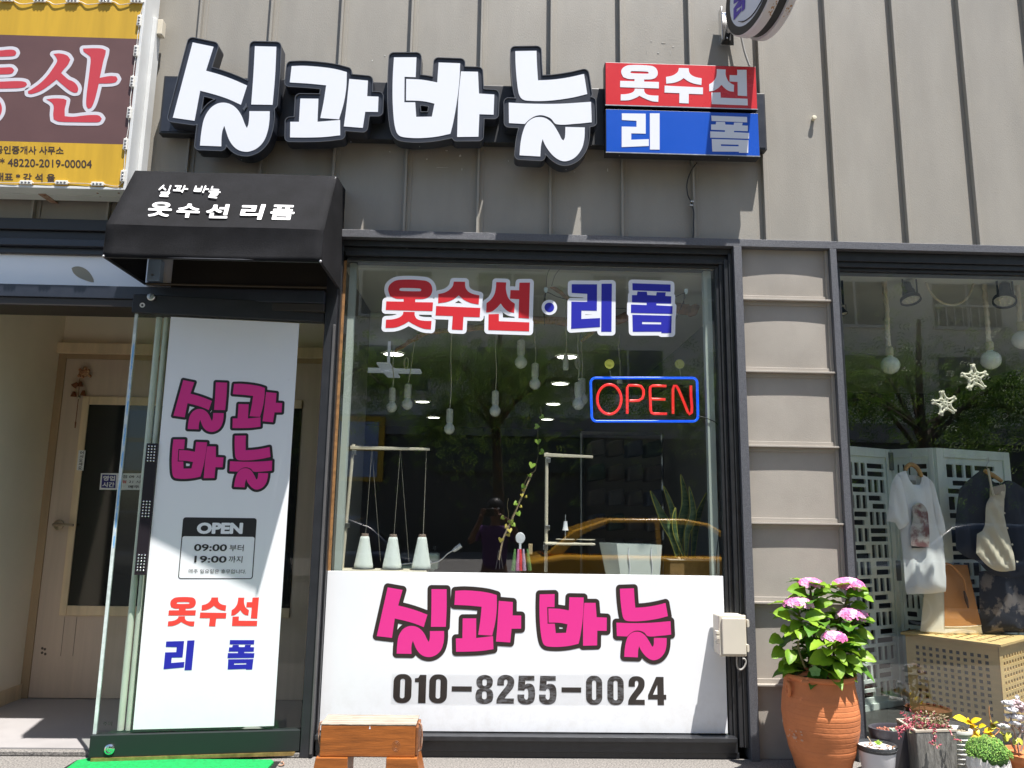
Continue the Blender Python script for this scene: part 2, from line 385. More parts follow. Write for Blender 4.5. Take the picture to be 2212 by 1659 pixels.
# ledge-jointed cladding panel between the posts
cp_ = thing('cladding_panel', 'narrow beige metal panel with level ledges between the dark posts', 'wall panel', (1.6, 0, 0))
M_clad2 = mat('beige_panel_metal', (.36, .328, .286), .42, 0, n=.06, ns=4, bump=.10, bs=220, spec=.4)
zl = [1.4595+H, 2.349, 1.949, 1.549, 1.149, .749, .349, 0]
for i in range(7):
    # each pan is very slightly dished
    nx, nz = 8, 8; vs = []; fs = []
    z1_, z0_ = zl[i]-.0006, zl[i+1]+.0006
    for j in range(nz+1):
        for k in range(nx+1):
            a, c = k/nx, j/nz; d = .006*math.sin(math.pi*a)*math.sin(math.pi*c)*(1 if i < 2 else .35)
            vs.append((1.3525+a*.489, .004-d, z0_+(z1_-z0_)*c))
    for j in range(nz):
        for k in range(nx): fs.append((j*(nx+1)+k, j*(nx+1)+k+1, (j+1)*(nx+1)+k+1, (j+1)*(nx+1)+k))
    link_mesh('pan', vs, fs, M_clad2, cp_, smooth=True)
for z in zl[1:-1]:
    b = MB(); b.box(1.3525, 1.8415, -.03, .0035, z, z+.010); b.box(1.3525, 1.825, -.004, .0035, z+.0102, z+.032); b.box(1.353, 1.8413, -.003, .0036, z-.022, z-.0002); b.build('ledge', M_clad2, cp_, bevel=.0015)
b = MB(); b.box(1.825, 1.8415, -.012, .003, .03, 1.458+H); b.build('edge_flashing', M_clad2, cp_, bevel=.001)

# ---------------------------------------------------------------- window of the sewing shop
wn = thing('shop_window', 'wide black framed shop window with red and blue letters on the glass', 'window', (.2, .05, 0))
def bars(parent, x0, x1, z0, z1, steps, y0=.0):    # nested black sections going inwards
    for i, (w0, w1, ya, yb) in enumerate(steps):
        b = MB()
        b.box(x0+w0, x1-w0, ya, yb, z1-w1, z1-w0); b.box(x0+w0, x1-w0, ya, yb, z0+w0, z0+w1)
        b.box(x0+w0, x0+w1, ya, yb, z0+w1, z1-w1); b.box(x1-w1, x1-w0, ya, yb, z0+w1, z1-w1)
        b.build('frame', M_black, parent, bevel=.002)
WX0, WX1, WZ0, WZ1 = -.835, 1.306, .0, 1.4595+H
# head
b = MB(); b.box(WX0, WX1, .0, .12, 1.425+H, 1.4590+H); b.box(WX0, WX1, .022, .12, 1.395+H, 1.4249+H); b.box(WX0+.02, WX1-.02, .008, .12, 1.372+H, 1.3949+H); b.box(WX0+.03, WX1-.05, .03, .12, 1.354+H, 1.3719+H); b.build('head_frame', M_black, wn, bevel=.002)
# right jamb
b = MB(); b.box(1.285, 1.3075, -.015, .12, .055, 1.4245+H); b.box(1.262, 1.2848, -.008, .12, .055, 1.3945+H); b.box(1.240, 1.2618, .012, .12, .055, 1.371+H); b.box(1.222, 1.2398, .02, .12, .055, 1.3535+H); b.build('jamb', M_black, wn, bevel=.0025)
# left jamb
b = MB(); b.box(-.8345, -.826, .0, .12, .055, 1.4245+H); b.build('jamb', M_black, wn, bevel=.002)
# sill
b = MB(); b.box(WX0+.005, 1.245, -.035, .12, .083, .105); b.box(WX0+.005, 1.25, -.018, .12, .03, .0828); b.box(WX0+.005, 1.26, -.006, .12, .0, .0298); b.build('sill', M_black, wn, bevel=.003)
zs = Z(1250, 800, .3617)
for (x, y) in ((295, 468), (550, 474), (972, 488), (1330, 496), (1600, 503), (1965, 512)):
    p = W(*zs(x, y), .021); b = MB(); b.box(p.x-.005, p.x+.005, .0195, .0218, p.z-.0015, p.z+.0015); b.build('sealant_spot', M_signw, wn)
GY = .045
b = MB(); b.box(-.825, 1.2215, GY, GY+.008, .106, 1.3535+H); b.build('glass_pane', M_glass, wn)
b = MB(); b.box(-.8258, -.812, GY-.005, GY-.0005, .88, 1.353+H); b.build('edge_strip', mat('weathered_wood', (.30, .15, .05), .7, n=.3, ns=40), wn)
b = MB(); b.box(-.8115, 1.2215, GY-.004, GY-.0008, 1.349+H, 1.3525+H); b.build('gasket', M_steel, wn)
# white sign board fixed over the lower glass
pb = thing('window_board', 'white board across the bottom of the window with pink lettering and a phone number', 'sign board', (.2, .03, .11))
PY = .030
pz0, pz1 = .104, -.308+H
b = MB(); b.box(-.824, 1.2165, PY, GY-.001, pz0+.006, pz1); b.build('board', M_white, pb, bevel=.0012)
b = MB(); b.tube([W(1571, 1588, PY-.004), W(1571, 1588, PY+.01)], .006, 10); b.build('screw', M_chrome, pb)
# window 2
w2 = thing('display_window', 'second shop window on the right with clothes and lamps on show', 'window', (2.6, .05, 0))
b = MB(); b.box(1.880, FX1, .0, .12, 1.405+H, 1.4590+H); b.box(1.9, FX1, .014, .12, 1.375+H, 1.4048+H); b.box(1.9, FX1, .03, .12, 1.356+H, 1.3748+H); b.build('head_frame', M_black, w2, bevel=.003)
b = MB(); b.box(1.8795, 1.9, .0, .12, .05, 1.404+H); b.box(1.9002, 1.918, .018, .12, .05, 1.374+H); b.build('jamb', M_black, w2, bevel=.003)
b = MB(); b.box(1.8795, FX1, -.02, .12, .0, .06); b.build('sill', M_black, w2, bevel=.003)
b = MB(); b.box(1.918, FX1, .045, .053, .061, 1.3555+H); b.build('glass_pane', M_glass, w2)

# ---------------------------------------------------------------- ground
def ground(name, x0, x1, y0, y1, z, m, kind='structure', t=0):
    b = MB()
    if t: b.box(x0, x1, y0, y1, z-t, z)
    else: b.quad((x0, y0, z), (x1, y0, z), (x1, y1, z), (x0, y1, z))
    return tag(b.build(name, m), kind=kind)
M_granite = mat('granite_paving', (.25, .232, .21), .8, col2=(.08, .075, .07), ns=130, bump=.5, bs=150, lo=.38, hi=.58)
M_asph = mat('asphalt', (.05, .05, .052), .85, n=.25, ns=90, bump=.3, bs=200)
M_floor = mat('grey_lobby_floor', (.30, .285, .28), .45, n=.05, ns=6)
ground('pavement', -14, 14, -2.4, 0.0, 0, M_granite, t=.36)
ground('earth', -150, 150, -150, 150, -.52, mat('earth', (.09, .08, .07), .9, n=.2, ns=2))
ground('road', -60, 60, -13.2, -2.4, -.34, M_asph)
ground('far_pavement', -60, 60, -23.4, -13.2, -.2, mat('far_paving', (.2, .19, .18), .8, n=.15, ns=8), t=.3)

# ---------------------------------------------------------------- shop interiors (shells)
sh = thing('sewing_shop_room', 'dim interior of the sewing shop behind the left window', 'room', (.2, 2, 0))
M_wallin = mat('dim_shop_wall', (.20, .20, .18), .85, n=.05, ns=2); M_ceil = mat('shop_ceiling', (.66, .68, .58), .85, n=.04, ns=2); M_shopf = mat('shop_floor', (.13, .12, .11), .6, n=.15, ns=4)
def room(t, x0, x1, y0, y1, z0, z1, mw, mc, mf, th=.06):
    b = MB(); b.box(x0-th, x1+th, y1, y1+th, z0, z1); b.build('back_wall', mw, t)
    b = MB(); b.box(x0-th, x0, y0, y1, z0, z1); b.build('side_wall', mw, t)
    b = MB(); b.box(x1, x1+th, y0, y1, z0, z1); b.build('side_wall', mw, t)
    b = MB(); b.box(x0-th, x1+th, y0, y1+th, z1, z1+th); b.build('ceiling', mc, t)
    b = MB(); b.box(x0-th, x1+th, y0, y1+th, z0-th, z0); b.build('floor', mf, t)
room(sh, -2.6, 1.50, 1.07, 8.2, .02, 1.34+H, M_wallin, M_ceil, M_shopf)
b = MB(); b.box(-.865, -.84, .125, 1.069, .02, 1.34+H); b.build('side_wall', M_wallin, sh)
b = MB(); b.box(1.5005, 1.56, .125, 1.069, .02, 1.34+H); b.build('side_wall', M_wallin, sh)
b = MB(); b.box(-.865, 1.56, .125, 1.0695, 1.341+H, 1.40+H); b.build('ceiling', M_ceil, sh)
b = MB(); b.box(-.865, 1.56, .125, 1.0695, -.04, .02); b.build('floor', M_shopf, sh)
sh2 = thing('clothes_shop_room', 'dim interior of the clothes shop behind the right window', 'room', (3, 2, 0))
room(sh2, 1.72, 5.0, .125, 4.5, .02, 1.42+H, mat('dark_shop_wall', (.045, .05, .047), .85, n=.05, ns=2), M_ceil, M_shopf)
M_curt = mat('pale_green_side_panel', (.50, .56, .52), .75, n=.04, ns=3)
for (x0, x1, nm) in ((-.80, -.765, 'left'), (1.17, 1.212, 'right')):
    b = MB(); b.box(x0, x1, .075, .115, .82, 1.352+H)
    tag(b.build('side_board', M_curt), 'pale green upright board just inside the %s edge of the sewing shop window' % nm, 'board')
# ---------------------------------------------------------------- glyph outlines (traced shapes, in photo-detail units)
GL = {
'sil': [[(350,146),(532,184),(466,393),(580,425),(700,468),(824,522),(770,690),(660,640),(540,600),(415,567),(366,829),(177,802)],
        [(892,179),(1079,184),(1068,430),(1046,690),(860,687),(878,440)],
        [(413,1045),(425,930),(450,810),(500,725),(560,682),(618,671),(680,685),(735,725),(775,785),(805,860),(822,893),(835,860),(842,800),(844,745),(1021,746),(1018,830),(1003,920),(970,1005),(915,1065),(850,1095),(800,1098),(745,1082),(700,1045),(665,990),(640,920),(625,872),(608,920),(600,985),(599,1052)]],
'gwa': [[(1212,353),(1320,350),(1480,362),(1600,380),(1693,405),(1688,540),(1665,680),(1625,816),(1462,805),(1490,670),(1513,520),(1360,505),(1196,495)],
        [(1288,635),(1445,637),(1437,838),(1634,822),(1635,955),(1500,970),(1350,975),(1198,974),(1200,838),(1276,838)],
        [(1714,464),(1877,479),(1870,615),(1969,619),(1964,752),(1853,751),(1832,891),(1667,878),(1690,700)]],
'ba': [[(113,276),(309,276),(302,449),(205,446),(203,668),(298,668),(307,795),(443,793),(466,680),(400,664),(330,655),(218,652),(220,464),(360,472),(490,495),(502,321),(690,328),(683,480),(663,650),(630,840),(605,942),(480,968),(330,980),(200,972),(155,955),(130,915),(112,820),(101,640),(103,440)],
       [(697,399),(845,402),(854,592),(987,600),(981,776),(857,772),(849,968),(663,970),(668,800),(675,620)]],
'neul': [[(1170,222),(1355,219),(1359,340),(1368,477),(1500,470),(1640,450),(1769,421),(1797,596),(1650,630),(1450,655),(1270,653),(1225,635),(1200,590),(1183,470),(1173,340)],
         [(1113,671),(1300,680),(1550,681),(1830,664),(1836,842),(1700,855),(1530,859),(1480,810),(1440,790),(1390,780),(1340,790),(1290,820),(1253,857),(1115,849)],
         [(1207,1130),(1215,1030),(1235,930),(1270,850),(1330,805),(1395,797),(1450,815),(1500,860),(1550,940),(1575,990),(1591,1001),(1603,970),(1607,883),(1776,887),(1772,980),(1750,1070),(1700,1140),(1640,1175),(1580,1180),(1520,1150),(1470,1100),(1430,1040),(1408,989),(1395,1040),(1388,1140)]],
'ot': [[(323,630),(335,595),(390,569),(580,574),(625,595),(641,638),(625,675),(585,691),(522,693),(522,712),(651,715),(650,771),(313,760),(314,705),(439,708),(438,690),(385,688),(340,672)],
       [(402,633),(408,622),(425,620),(550,625),(563,633),(558,642),(545,643),(415,639)],
       [(441,773),(522,775),(525,800),(545,822),(590,832),(647,834),(645,888),(590,882),(520,855),(482,835),(450,853),(390,873),(318,876),(319,823),(370,820),(415,808),(437,790)]],
'su': [[(825,593),(910,595),(915,630),(935,655),(970,672),(1023,683),(1021,741),(960,730),(905,708),(867,681),(830,705),(780,722),(715,729),(713,671),(760,662),(795,645),(818,622)],
       [(701,747),(1035,763),(1034,822),(911,818),(910,902),(828,898),(830,812),(700,807)]],
'seon': [[(1155,603),(1232,606),(1232,650),(1250,700),(1275,725),(1305,742),(1303,800),(1260,792),(1220,765),(1197,739),(1170,765),(1130,790),(1089,796),(1088,736),(1120,715),(1145,680),(1154,640)],
         [(1333,609),(1414,609),(1418,838),(1338,832),(1336,714),(1266,710),(1267,655),(1333,657)],
         [(1108,807),(1187,806),(1189,852),(1423,862),(1424,919),(1111,907)]],
'ri': [[(328,988),(536,991),(536,1165),(410,1162),(410,1218),(563,1213),(563,1272),(327,1282),(327,1103),(456,1106),(456,1053),(329,1046)],
       [(572,988),(657,988),(657,1304),(573,1303)]],
'pom': [[(1108,1008),(1418,1020),(1419,1066),(1110,1054)],
        [(1150,1062),(1226,1064),(1230,1086),(1302,1089),(1306,1068),(1380,1070),(1376,1093),(1425,1096),(1424,1143),(1305,1140),(1305,1152),(1436,1159),(1435,1209),(1099,1199),(1099,1145),(1226,1150),(1226,1135),(1106,1130),(1106,1085),(1146,1085)],
        [(1111,1211),(1430,1221),(1428,1332),(1348,1331),(1348,1322),(1116,1320)],
        [(1191,1257),(1345,1261),(1345,1275),(1191,1272)]],
}
GZ = {'sil': zz, 'gwa': zz, 'ba': z3, 'neul': z3, 'ot': z4, 'su': z4, 'seon': z4, 'ri': z4, 'pom': z4}
def glyph(k, y):                      # contours in metres on the plane y
    out = []
    for c in GL[k]:
        q = []
        for p in smooth_poly(c):
            t = W(*GZ[k](*p), y); q.append((t.x, t.z))
        out.append(q)
    return out
def flatfn(y): return lambda a, b_, c: (a, y-c, b_)

# ---------------------------------------------------------------- the long shop sign
sg = thing('shop_sign', 'black channel letter sign with big white Korean letters and red and blue boxes', 'shop sign', (0, -.06, 2.35+H))
z1 = Z(2650, 560, .3165)
BX0 = W(*zz(75, 700), -.09).x; BX1 = 1.500
bz1 = W(*z3(1500, 536), -.09).z; bz0 = W(*z1(1190, 95), -.09).z
b = MB(); b.box(BX0, BX1, -.088, -.034, bz0, bz1); b.build('mounting_beam', M_blackm, sg, bevel=.003)
b = MB(); b.box(BX0+.012, BX1-.01, -.0880, -.0876, bz0+.012, bz1-.012) if False else b.box(BX0+.012, BX0+.16, -.0905, -.0883, bz0+.012, bz1-.012); b.build('beam_front', M_navyrim, sg); b = MB(); b.box(BX1-.1, BX1-.01, -.0905, -.0883, bz0+.012, bz1-.012); b.build('beam_front', M_navyrim, sg)
LF = -.166                                     # front of the letters
G4 = {k: glyph(k, LF) for k in ('sil', 'gwa', 'ba', 'neul')}
for k in ('sil', 'gwa', 'ba', 'neul'):
    o1 = grow(G4[k], .0285); body = shape('letter', o1, flatfn(-.0885), .074, M_navyrim, sg)
    o2 = grow(G4[k], .0248, 200)
    rim = shape('rim', o1+o2, flatfn(-.1628), .0062, mat('dark_metal_trim', (.16, .16, .165), .3, .7), body)
    shape('face', G4[k], flatfn(-.1629), .0014, M_wface, body)
    # small fixing screws under each letter
    a, bb, c, d = bbox(o1)
    for fx in (.3, .68):
        x = a+(bb-a)*fx; zb = min(p[1] for q in o1 for p in q if abs(p[0]-x) < .03)
        m_ = MB(); m_.ball((x, -.125, zb-.0005), .0028, 6); m_.build('screw', M_steel, body)
M_sw = mat('sign_box_side', (.02, .02, .024), .45, n=.1, ns=10)
def sign_box(q, m, keys, nm):
    P = [W(*z4(*p), -.158) for p in q]                       # tl tr br bl
    x0 = (P[0].x+P[3].x)/2; x1 = (P[1].x+P[2].x)/2; za = (P[0].z+P[1].z)/2; zb = (P[2].z+P[3].z)/2
    b = MB(); b.box(x0-.004, x1+.004, -.156, -.0885, zb-.004, za+.004); bx = b.build('sign_box', M_sw, sg, bevel=.002)
    b = MB(); b.box(x0, x1, -.1585, -.1562, zb, za); f = b.build('face', m, bx); f['label'] = nm
    b = MB(); b.box(x0-.004, x1+.004, -.161, -.1586, zb-.006, zb-.0005); b.build('edge_trim', M_steel, bx)
    for k in keys: shape('lettering', glyph(k, -.1585), flatfn(-.1587), .0012, M_wface, bx)
    for fx in (.09, .81):
        b = MB(); b.ball((x0+(x1-x0)*fx, -.125, zb-.0045), .003, 6); b.build('screw', M_steel, bx)
sign_box([(187,545),(1496,585),(1503,955),(190,905)], M_red, ('ot', 'su', 'seon'), 'red box face')
sign_box([(192,950),(1510,993),(1530,1362),(195,1318)], M_blue, ('ri', 'pom'), 'blue box face')
# cable hanging from the sign to the lintel
def wy(zf, pts, y): return [W(*zf(*p), y) for p in pts]
def spline(pts, k=6):
    P = [Vector(p) for p in pts]; out = []
    for i in range(len(P)-1):
        a, b_, c, d = P[max(i-1, 0)], P[i], P[i+1], P[min(i+2, len(P)-1)]
        for j in range(k):
            t = j/k; out.append(.5*((2*b_)+(c-a)*t+(2*a-5*b_+4*c-d)*t*t+(-a+3*b_-3*c+d)*t**3))
    return out+[P[-1]]
cb = thing('sign_cable', 'thin black cable looping down the cladding below the blue sign box', 'cable', W(*z1(250, 760), -.03))
b = MB(); b.tube(spline(wy(z1, [(300,255),(240,330),(195,430),(172,540),(185,660),(222,735),(245,800),(258,880),(255,1010),(258,1110),(248,1195)], -.036)), .0035, 6); b.build('cable', M_black_p, cb, smooth=True)
for (x, y, r) in ((237, 742, -.5), (228, 790, .1)):
    p = W(*z1(x, y), -.036); b = MB(); b.box(p.x-.010, p.x+.008, -.044, -.030, p.z-.005, p.z+.005); b.build('clip', M_steel, cb, bevel=.002)
# peg in the wall
p = W(*z4(2030, 995), -.06)
pg = thing('wall_peg', 'small cream peg sticking out of the cladding right of the signs', 'peg', p)
b = MB(); b.lathe([(.010, 0), (.010, .016), (.0135, .017), (.014, .024), (.012, .027), (.006, .028)], (p.x, -.0005, p.z), 14, (0, -1, 0)); b.build('peg', mat('cream_peg', (.72, .66, .50), .5), pg, smooth=True)

# ---------------------------------------------------------------- lettering on the window and board
def on_plane(k, zf, box, y, w=0):          # syllable fitted to a box measured in the photo
    a = W(*zf(box[0], box[2]), y); c = W(*zf(box[1], box[3]), y)
    return fit(glyph(k, y), a.x, c.x, c.z, a.z)
zw = Z(1250, 850, .7685)
DY = GY-.001
for ii, (k, bx, m) in enumerate((('ot', (357,588,324,582), M_redp), ('su', (611,832,335,587), M_redp), ('seon', (868,1086,337,592), M_redp), ('ri', (1300,1510,343,595), M_bluep), ('pom', (1604,1822,345,602), M_bluep))):
    g = on_plane(k, zw, bx, DY); DYi = DY-.0005*(ii % 2)
    back = shape('letter', [c for c in grow(g, .0215, 190)], flatfn(DYi), .0008, M_wface, wn)
    shape('letter_face', g, flatfn(DYi-.001), .0006, m, back)
p = W(*zw(1188, 469), DY); e = W(*zw(1228, 469), DY)
bk = shape('dot', [ell(p.x, p.z, abs(e.x-p.x), abs(e.x-p.x))], flatfn(DY), .0008, M_wface, wn)
shape('dot_face', [ell(p.x, p.z, abs(e.x-p.x)*.62, abs(e.x-p.x)*.62)], flatfn(DY-.001), .0006, M_bluep, bk)
zb_ = Z(1200, 2200, .42194); zc_ = Z(2000, 2200, .4521); BY = PY-.0004
for ii, (k, zf, bx) in enumerate((('sil', zb_, (692,1311,266,919)), ('gwa', zb_, (1400,2016,294,874)), ('ba', zc_, (275,862,306,773)), ('neul', zc_, (942,1425,255,885)))):
    g = on_plane(k, zf, bx, BY); BYi = BY-.0004*(ii % 2)
    bk = shape('letter', grow(g, .0205, 190), flatfn(BYi), .0006, M_brownblk, pb)
    shape('letter_face', g, flatfn(BYi-.0008), .0006, M_pink, bk)
DG = {'0': [rrect(0,0,160,272,70,7), rrect(60,44,100,228,19)],
'1': [[(97,0),(97,264),(33,264),(33,70),(0,70),(0,33),(28,28),(42,0)]],
'8': [[(30,15),(80,0),(130,15),(152,45),(153,85),(140,115),(118,130),(145,145),(158,175),(160,215),(148,250),(115,270),(80,275),(45,270),(12,250),(0,215),(3,175),(15,145),(42,130),(20,115),(7,85),(8,45)], rrect(60,40,100,105,19), rrect(59,155,101,232,20)],
'2': [[(5,100),(5,70),(12,35),(40,8),(80,0),(120,8),(150,35),(156,75),(148,115),(125,150),(85,200),(72,222),(155,222),(155,270),(0,270),(2,235),(20,195),(60,140),(90,95),(97,65),(92,48),(80,42),(68,50),(65,70),(65,100)]],
'5': [[(12,0),(150,0),(150,46),(70,46),(68,85),(90,75),(125,80),(148,105),(157,150),(156,200),(145,245),(115,268),(78,274),(40,268),(12,245),(3,210),(3,180),(62,180),(63,212),(78,230),(93,222),(98,190),(97,150),(90,128),(78,122),(66,130),(62,142),(5,140)]],
'4': [[(78,0),(148,0),(148,170),(170,170),(170,215),(148,215),(148,268),(88,268),(88,215),(0,215),(0,175)], [(88,75),(88,170),(45,170)]],
'-': [[(0,0),(100,0),(100,26),(0,26)]]}
M_scuff = mat('scuffed_black_print', (.036, .029, .026), .4, col2=(.13, .13, .135), ns=26, stretch=(1, 1, 3), lo=.42, hi=.55)
for ch, zf, bx, m in (('0',zb_,(832,992,1075,1347),0),('1',zb_,(1030,1127,1083,1347),0),('0',zb_,(1165,1325,1078,1350),0),('-',zb_,(1372,1558,1190,1240),0),('8',zb_,(1597,1758,1083,1355),1),('2',zb_,(1793,1952,1083,1352),1),
        ('5',zc_,(85,236,1018,1270),1),('5',zc_,(272,423,1020,1270),1),('-',zc_,(467,638,1120,1165),0),('0',zc_,(679,822,1018,1273),1),('0',zc_,(865,1010,1020,1275),1),('2',zc_,(1045,1193,1022,1273),0),('4',zc_,(1218,1380,1028,1275),0)):
    a = W(*zf(bx[0], bx[2]), BY); c = W(*zf(bx[1], bx[3]), BY)
    g = [[(x, -y) for x, y in (smooth_poly(q, 60) if len(q) < 40 and ch not in '14-' else q)] for q in DG[ch]]
    shape('digit', fit(g, a.x, c.x, c.z, a.z), flatfn(BY), .0006, M_scuff if m else M_digit, pb)
# strips of clear tape over the number
M_tape = glass_mat('clear_tape', (.985, .985, .985), 1.15, .3)
for x0, x1 in ((815, 1960), (1962, 2600), (2605, 3080)):
    p, q = W(*zb_(x0, 1068), BY), W(*zb_(x1, 1345), BY); b = MB(); b.box(p.x, q.x, BY-.0012, BY-.0009, q.z-.01, p.z-.002); b.build('tape_strip', M_tape, pb)

# ---------------------------------------------------------------- yellow sign box at the left
zy = Z(0, 0, .4822); YF = -.2
ys = thing('estate_sign', 'yellow and brown lightbox sign with large red white-edged Korean letters', 'shop sign', (-2.6, -.1, 2.2+H))
yx1 = -1.930; yz0 = W(*zy(300, 1505), YF).z; yx0 = -4.2
b = MB(); b.box(yx0, yx1, YF+.03, -.0315, yz0-.018, 3.6+H); b.build('case', M_signw, ys, bevel=.004)
b = MB(); b.box(yx1-.012, yx1+.004, YF-.002, YF+.029, yz0-.02, 3.6+H); b.box(yx0, yx1-.0125, YF-.002, YF+.029, yz0-.02, yz0-.006); b.build('rim', M_signw, ys, bevel=.002)
b = MB(); b.box(yx1+.0005, yx1+.022, -.10, -.0318, yz0-.015, 2.688+H); b.build('side_flange', M_signw, ys, bevel=.002)
b = MB(); b.box(yx1+.0225, yx1+.05, -.085, -.04, 2.60+H, 2.69+H); b.build('corner_cap', M_cream, ys, bevel=.003)
zt1 = W(*zy(560, 300), YF).z; zt0 = W(*zy(560, 1167), YF).z
def yb(z0, z1_, m, nm):
    b = MB(); b.box(yx0, yx1-.0128, YF, YF+.0285, z0, z1_); o = b.build('banner', m, ys); o['label'] = nm
yb(zt1, 3.6+H, M_yellow, 'yellow upper band'); yb(zt0, zt1-.0003, M_brown, 'brown middle band'); yb(yz0-.0055, zt0-.0003, M_yellow, 'yellow lower band')
SAN = [[(438,441),(490,438),(550,455),(575,488),(555,530),(520,570),(500,597),(530,625),(560,650),(600,668),(628,695),(640,728),(632,755),(605,757),(570,740),(520,700),(463,650),(400,700),(330,745),(260,768),(232,765),(230,745),(260,730),(330,680),(390,620),(440,550),(468,500),(460,470)],
 [(680,398),(760,395),(830,398),(865,412),(862,440),(845,500),(830,570),(815,637),(900,622),(950,625),(962,648),(945,672),(890,682),(808,683),(790,760),(770,830),(745,880),(720,888),(706,860),(708,780),(720,680),(735,560),(740,470),(715,445),(685,422)],
 [(380,812),(440,805),(520,808),(545,820),(540,850),(530,890),(530,950),(600,955),(680,945),(750,940),(810,945),(832,970),(815,995),(770,1000),(600,998),(480,993),(440,975),(436,930),(440,870),(425,840)]]
DONG = [[(-250,415),(0,413),(90,406),(125,415),(135,435),(122,455),(60,462),(-180,468),(-190,540),(-150,556),(40,552),(95,552),(118,574),(100,600),(40,608),(-240,612)],
 [(-330,672),(0,668),(150,663),(210,672),(222,692),(200,712),(120,722),(-320,728)],
 [(x, y) for x, y in ell(-75, 890, 92, 98)]]
for syl in (DONG, SAN):
    cs = []
    for c in syl:
        cs.append([(lambda t: (t.x, t.z))(W(*zy(*p), YF)) for p in smooth_poly(c, 55)])
    bk = shape('letter', [c for c in grow(cs, .019, 180)], flatfn(YF-.0004), .0006, mat('white_print', (.62, .61, .66), .5), ys)
    shape('letter_face', cs, flatfn(YF-.0013), .0005, mat('faded_red_print', (.52, .045, .06), .5), bk)
def yq(x0, x1, y0, y1, dy0=0): return [W(*zy(x0, y0), YF-.001), W(*zy(x1, y0+dy0), YF-.001), W(*zy(x1, y1+dy0), YF-.001), W(*zy(x0, y1), YF-.001)]
M_yt = mat('dark_brown_print', (.045, .026, .02), .5)
text_on('lettering', '공인중개사 사무소', yq(-40, 520, 1188, 1255, 8), M_yt, ys, .022)
text_on('lettering', '* 48220-2019-00004', yq(0, 750, 1290, 1358, 15), M_yt, ys, .012)
text_on('lettering', '대표 * 강 석 율', yq(-35, 450, 1408, 1475, 12), M_yt, ys, .022)
# led modules round the rim, wired together
def led(c, vert, i):
    d = Vector((0, 0, 1)) if vert else Vector((1, 0, 0)); e_ = Vector((1, 0, 0)) if vert else Vector((0, 0, 1))
    L, wd = .031, .0105
    b = MB(); q = [c+d*L*sx+e_*wd*sy for sx, sy in ((-1,-1),(1,-1),(1,1),(-1,1))]
    b.prism(q, (0, -.009, 0)); b.prism([c+d*(L*1.25)*sx+e_*wd*.35*sy for sx, sy in ((-1,-1),(1,-1),(1,1),(-1,1))], (0, -.004, 0)); o = b.build('led_module', M_led, ys, bevel=.002)
    b = MB()
    for k in (-1, 0, 1): b.ball(c+d*.018*k+Vector((0, -.009, 0)), .0065, 8, sy=.7)
    b.build('lens', M_lens, o, smooth=True)
vl = [(1140,172),(1113,420),(1083,670),(1058,925),(1028,1180),(1006,1440)]
P1 = [W(*zy(*p), YF-.003) for p in vl]
for i, p in enumerate(P1): led(p, True, i)
hl = [(217,1493),(507,1493),(800,1505),(-75,1490)]
P2 = [W(*zy(*p), YF-.003) for p in hl]
for i, p in enumerate(P2): led(p, False, i)
M_wire = mat('white_wire', (.72, .70, .66), .5)
pts = [W(*zy(1165, 60), YF-.004)]
for a, c in zip(P1, P1[1:]+[None]):
    pts.append(a+Vector((0, 0, .03))); pts.append(a-Vector((0, 0, .03)))
    if c is not None: pts.append((a+c)/2+Vector((random.uniform(-.004, .006), -.002, 0)))
b = MB(); b.tube(spline(pts, 4), .0018, 5); b.build('wire', M_wire, ys, smooth=True)
pts = [P1[-1]-Vector((0, 0, .03)), W(*zy(960, 1520), YF-.004)]
for a in (P2[2], P2[1], P2[0], P2[3]): pts += [a+Vector((.033, 0, 0)), a-Vector((.033, 0, 0)), a+Vector((-.06, -.002, random.uniform(-.004, .004)))]
b = MB(); b.tube(spline(pts, 4), .0018, 5); b.build('wire', M_wire, ys, smooth=True)
# modules along the top edge of the yellow face (mostly above the frame) with drooping wire
pt = [W(*zy(*p), YF-.003) for p in ((60,2),(330,8),(595,12),(865,12),(1120,14))]
for i, p in enumerate(pt): led(p, False, i)
pts = []
for a, c in zip(pt, pt[1:]): pts += [a+Vector((.03, 0, .0)), (a+c)/2+Vector((0, -.004, -.012-.012*random.random()))]
b = MB(); b.tube(spline(pts+[pt[-1]]), .0022, 5); b.build('wire', M_wire, ys, smooth=True)
zu = Z(0, 700, .3316)
def bot(u, v): return G(*zu(u, v), yz0-.019)
q = [bot(452,190), bot(545,190), bot(715,318), bot(640,318)]
b = MB(); b.prism(q, (0, 0, -.003)); b.build('rust_plate', M_rust, ys)
for u, v in ((1410, 183), (1158, 183), (1190, 222)):
    p = bot(u, v); b = MB(); b.ball(p, .006, 8, sz=.5); b.build('bolt', M_rust, ys)
b = MB(); b.box(yx0, yx1, -.118, -.112, yz0-.0215, yz0-.0185); b.build('seam_strip', M_signw, ys)

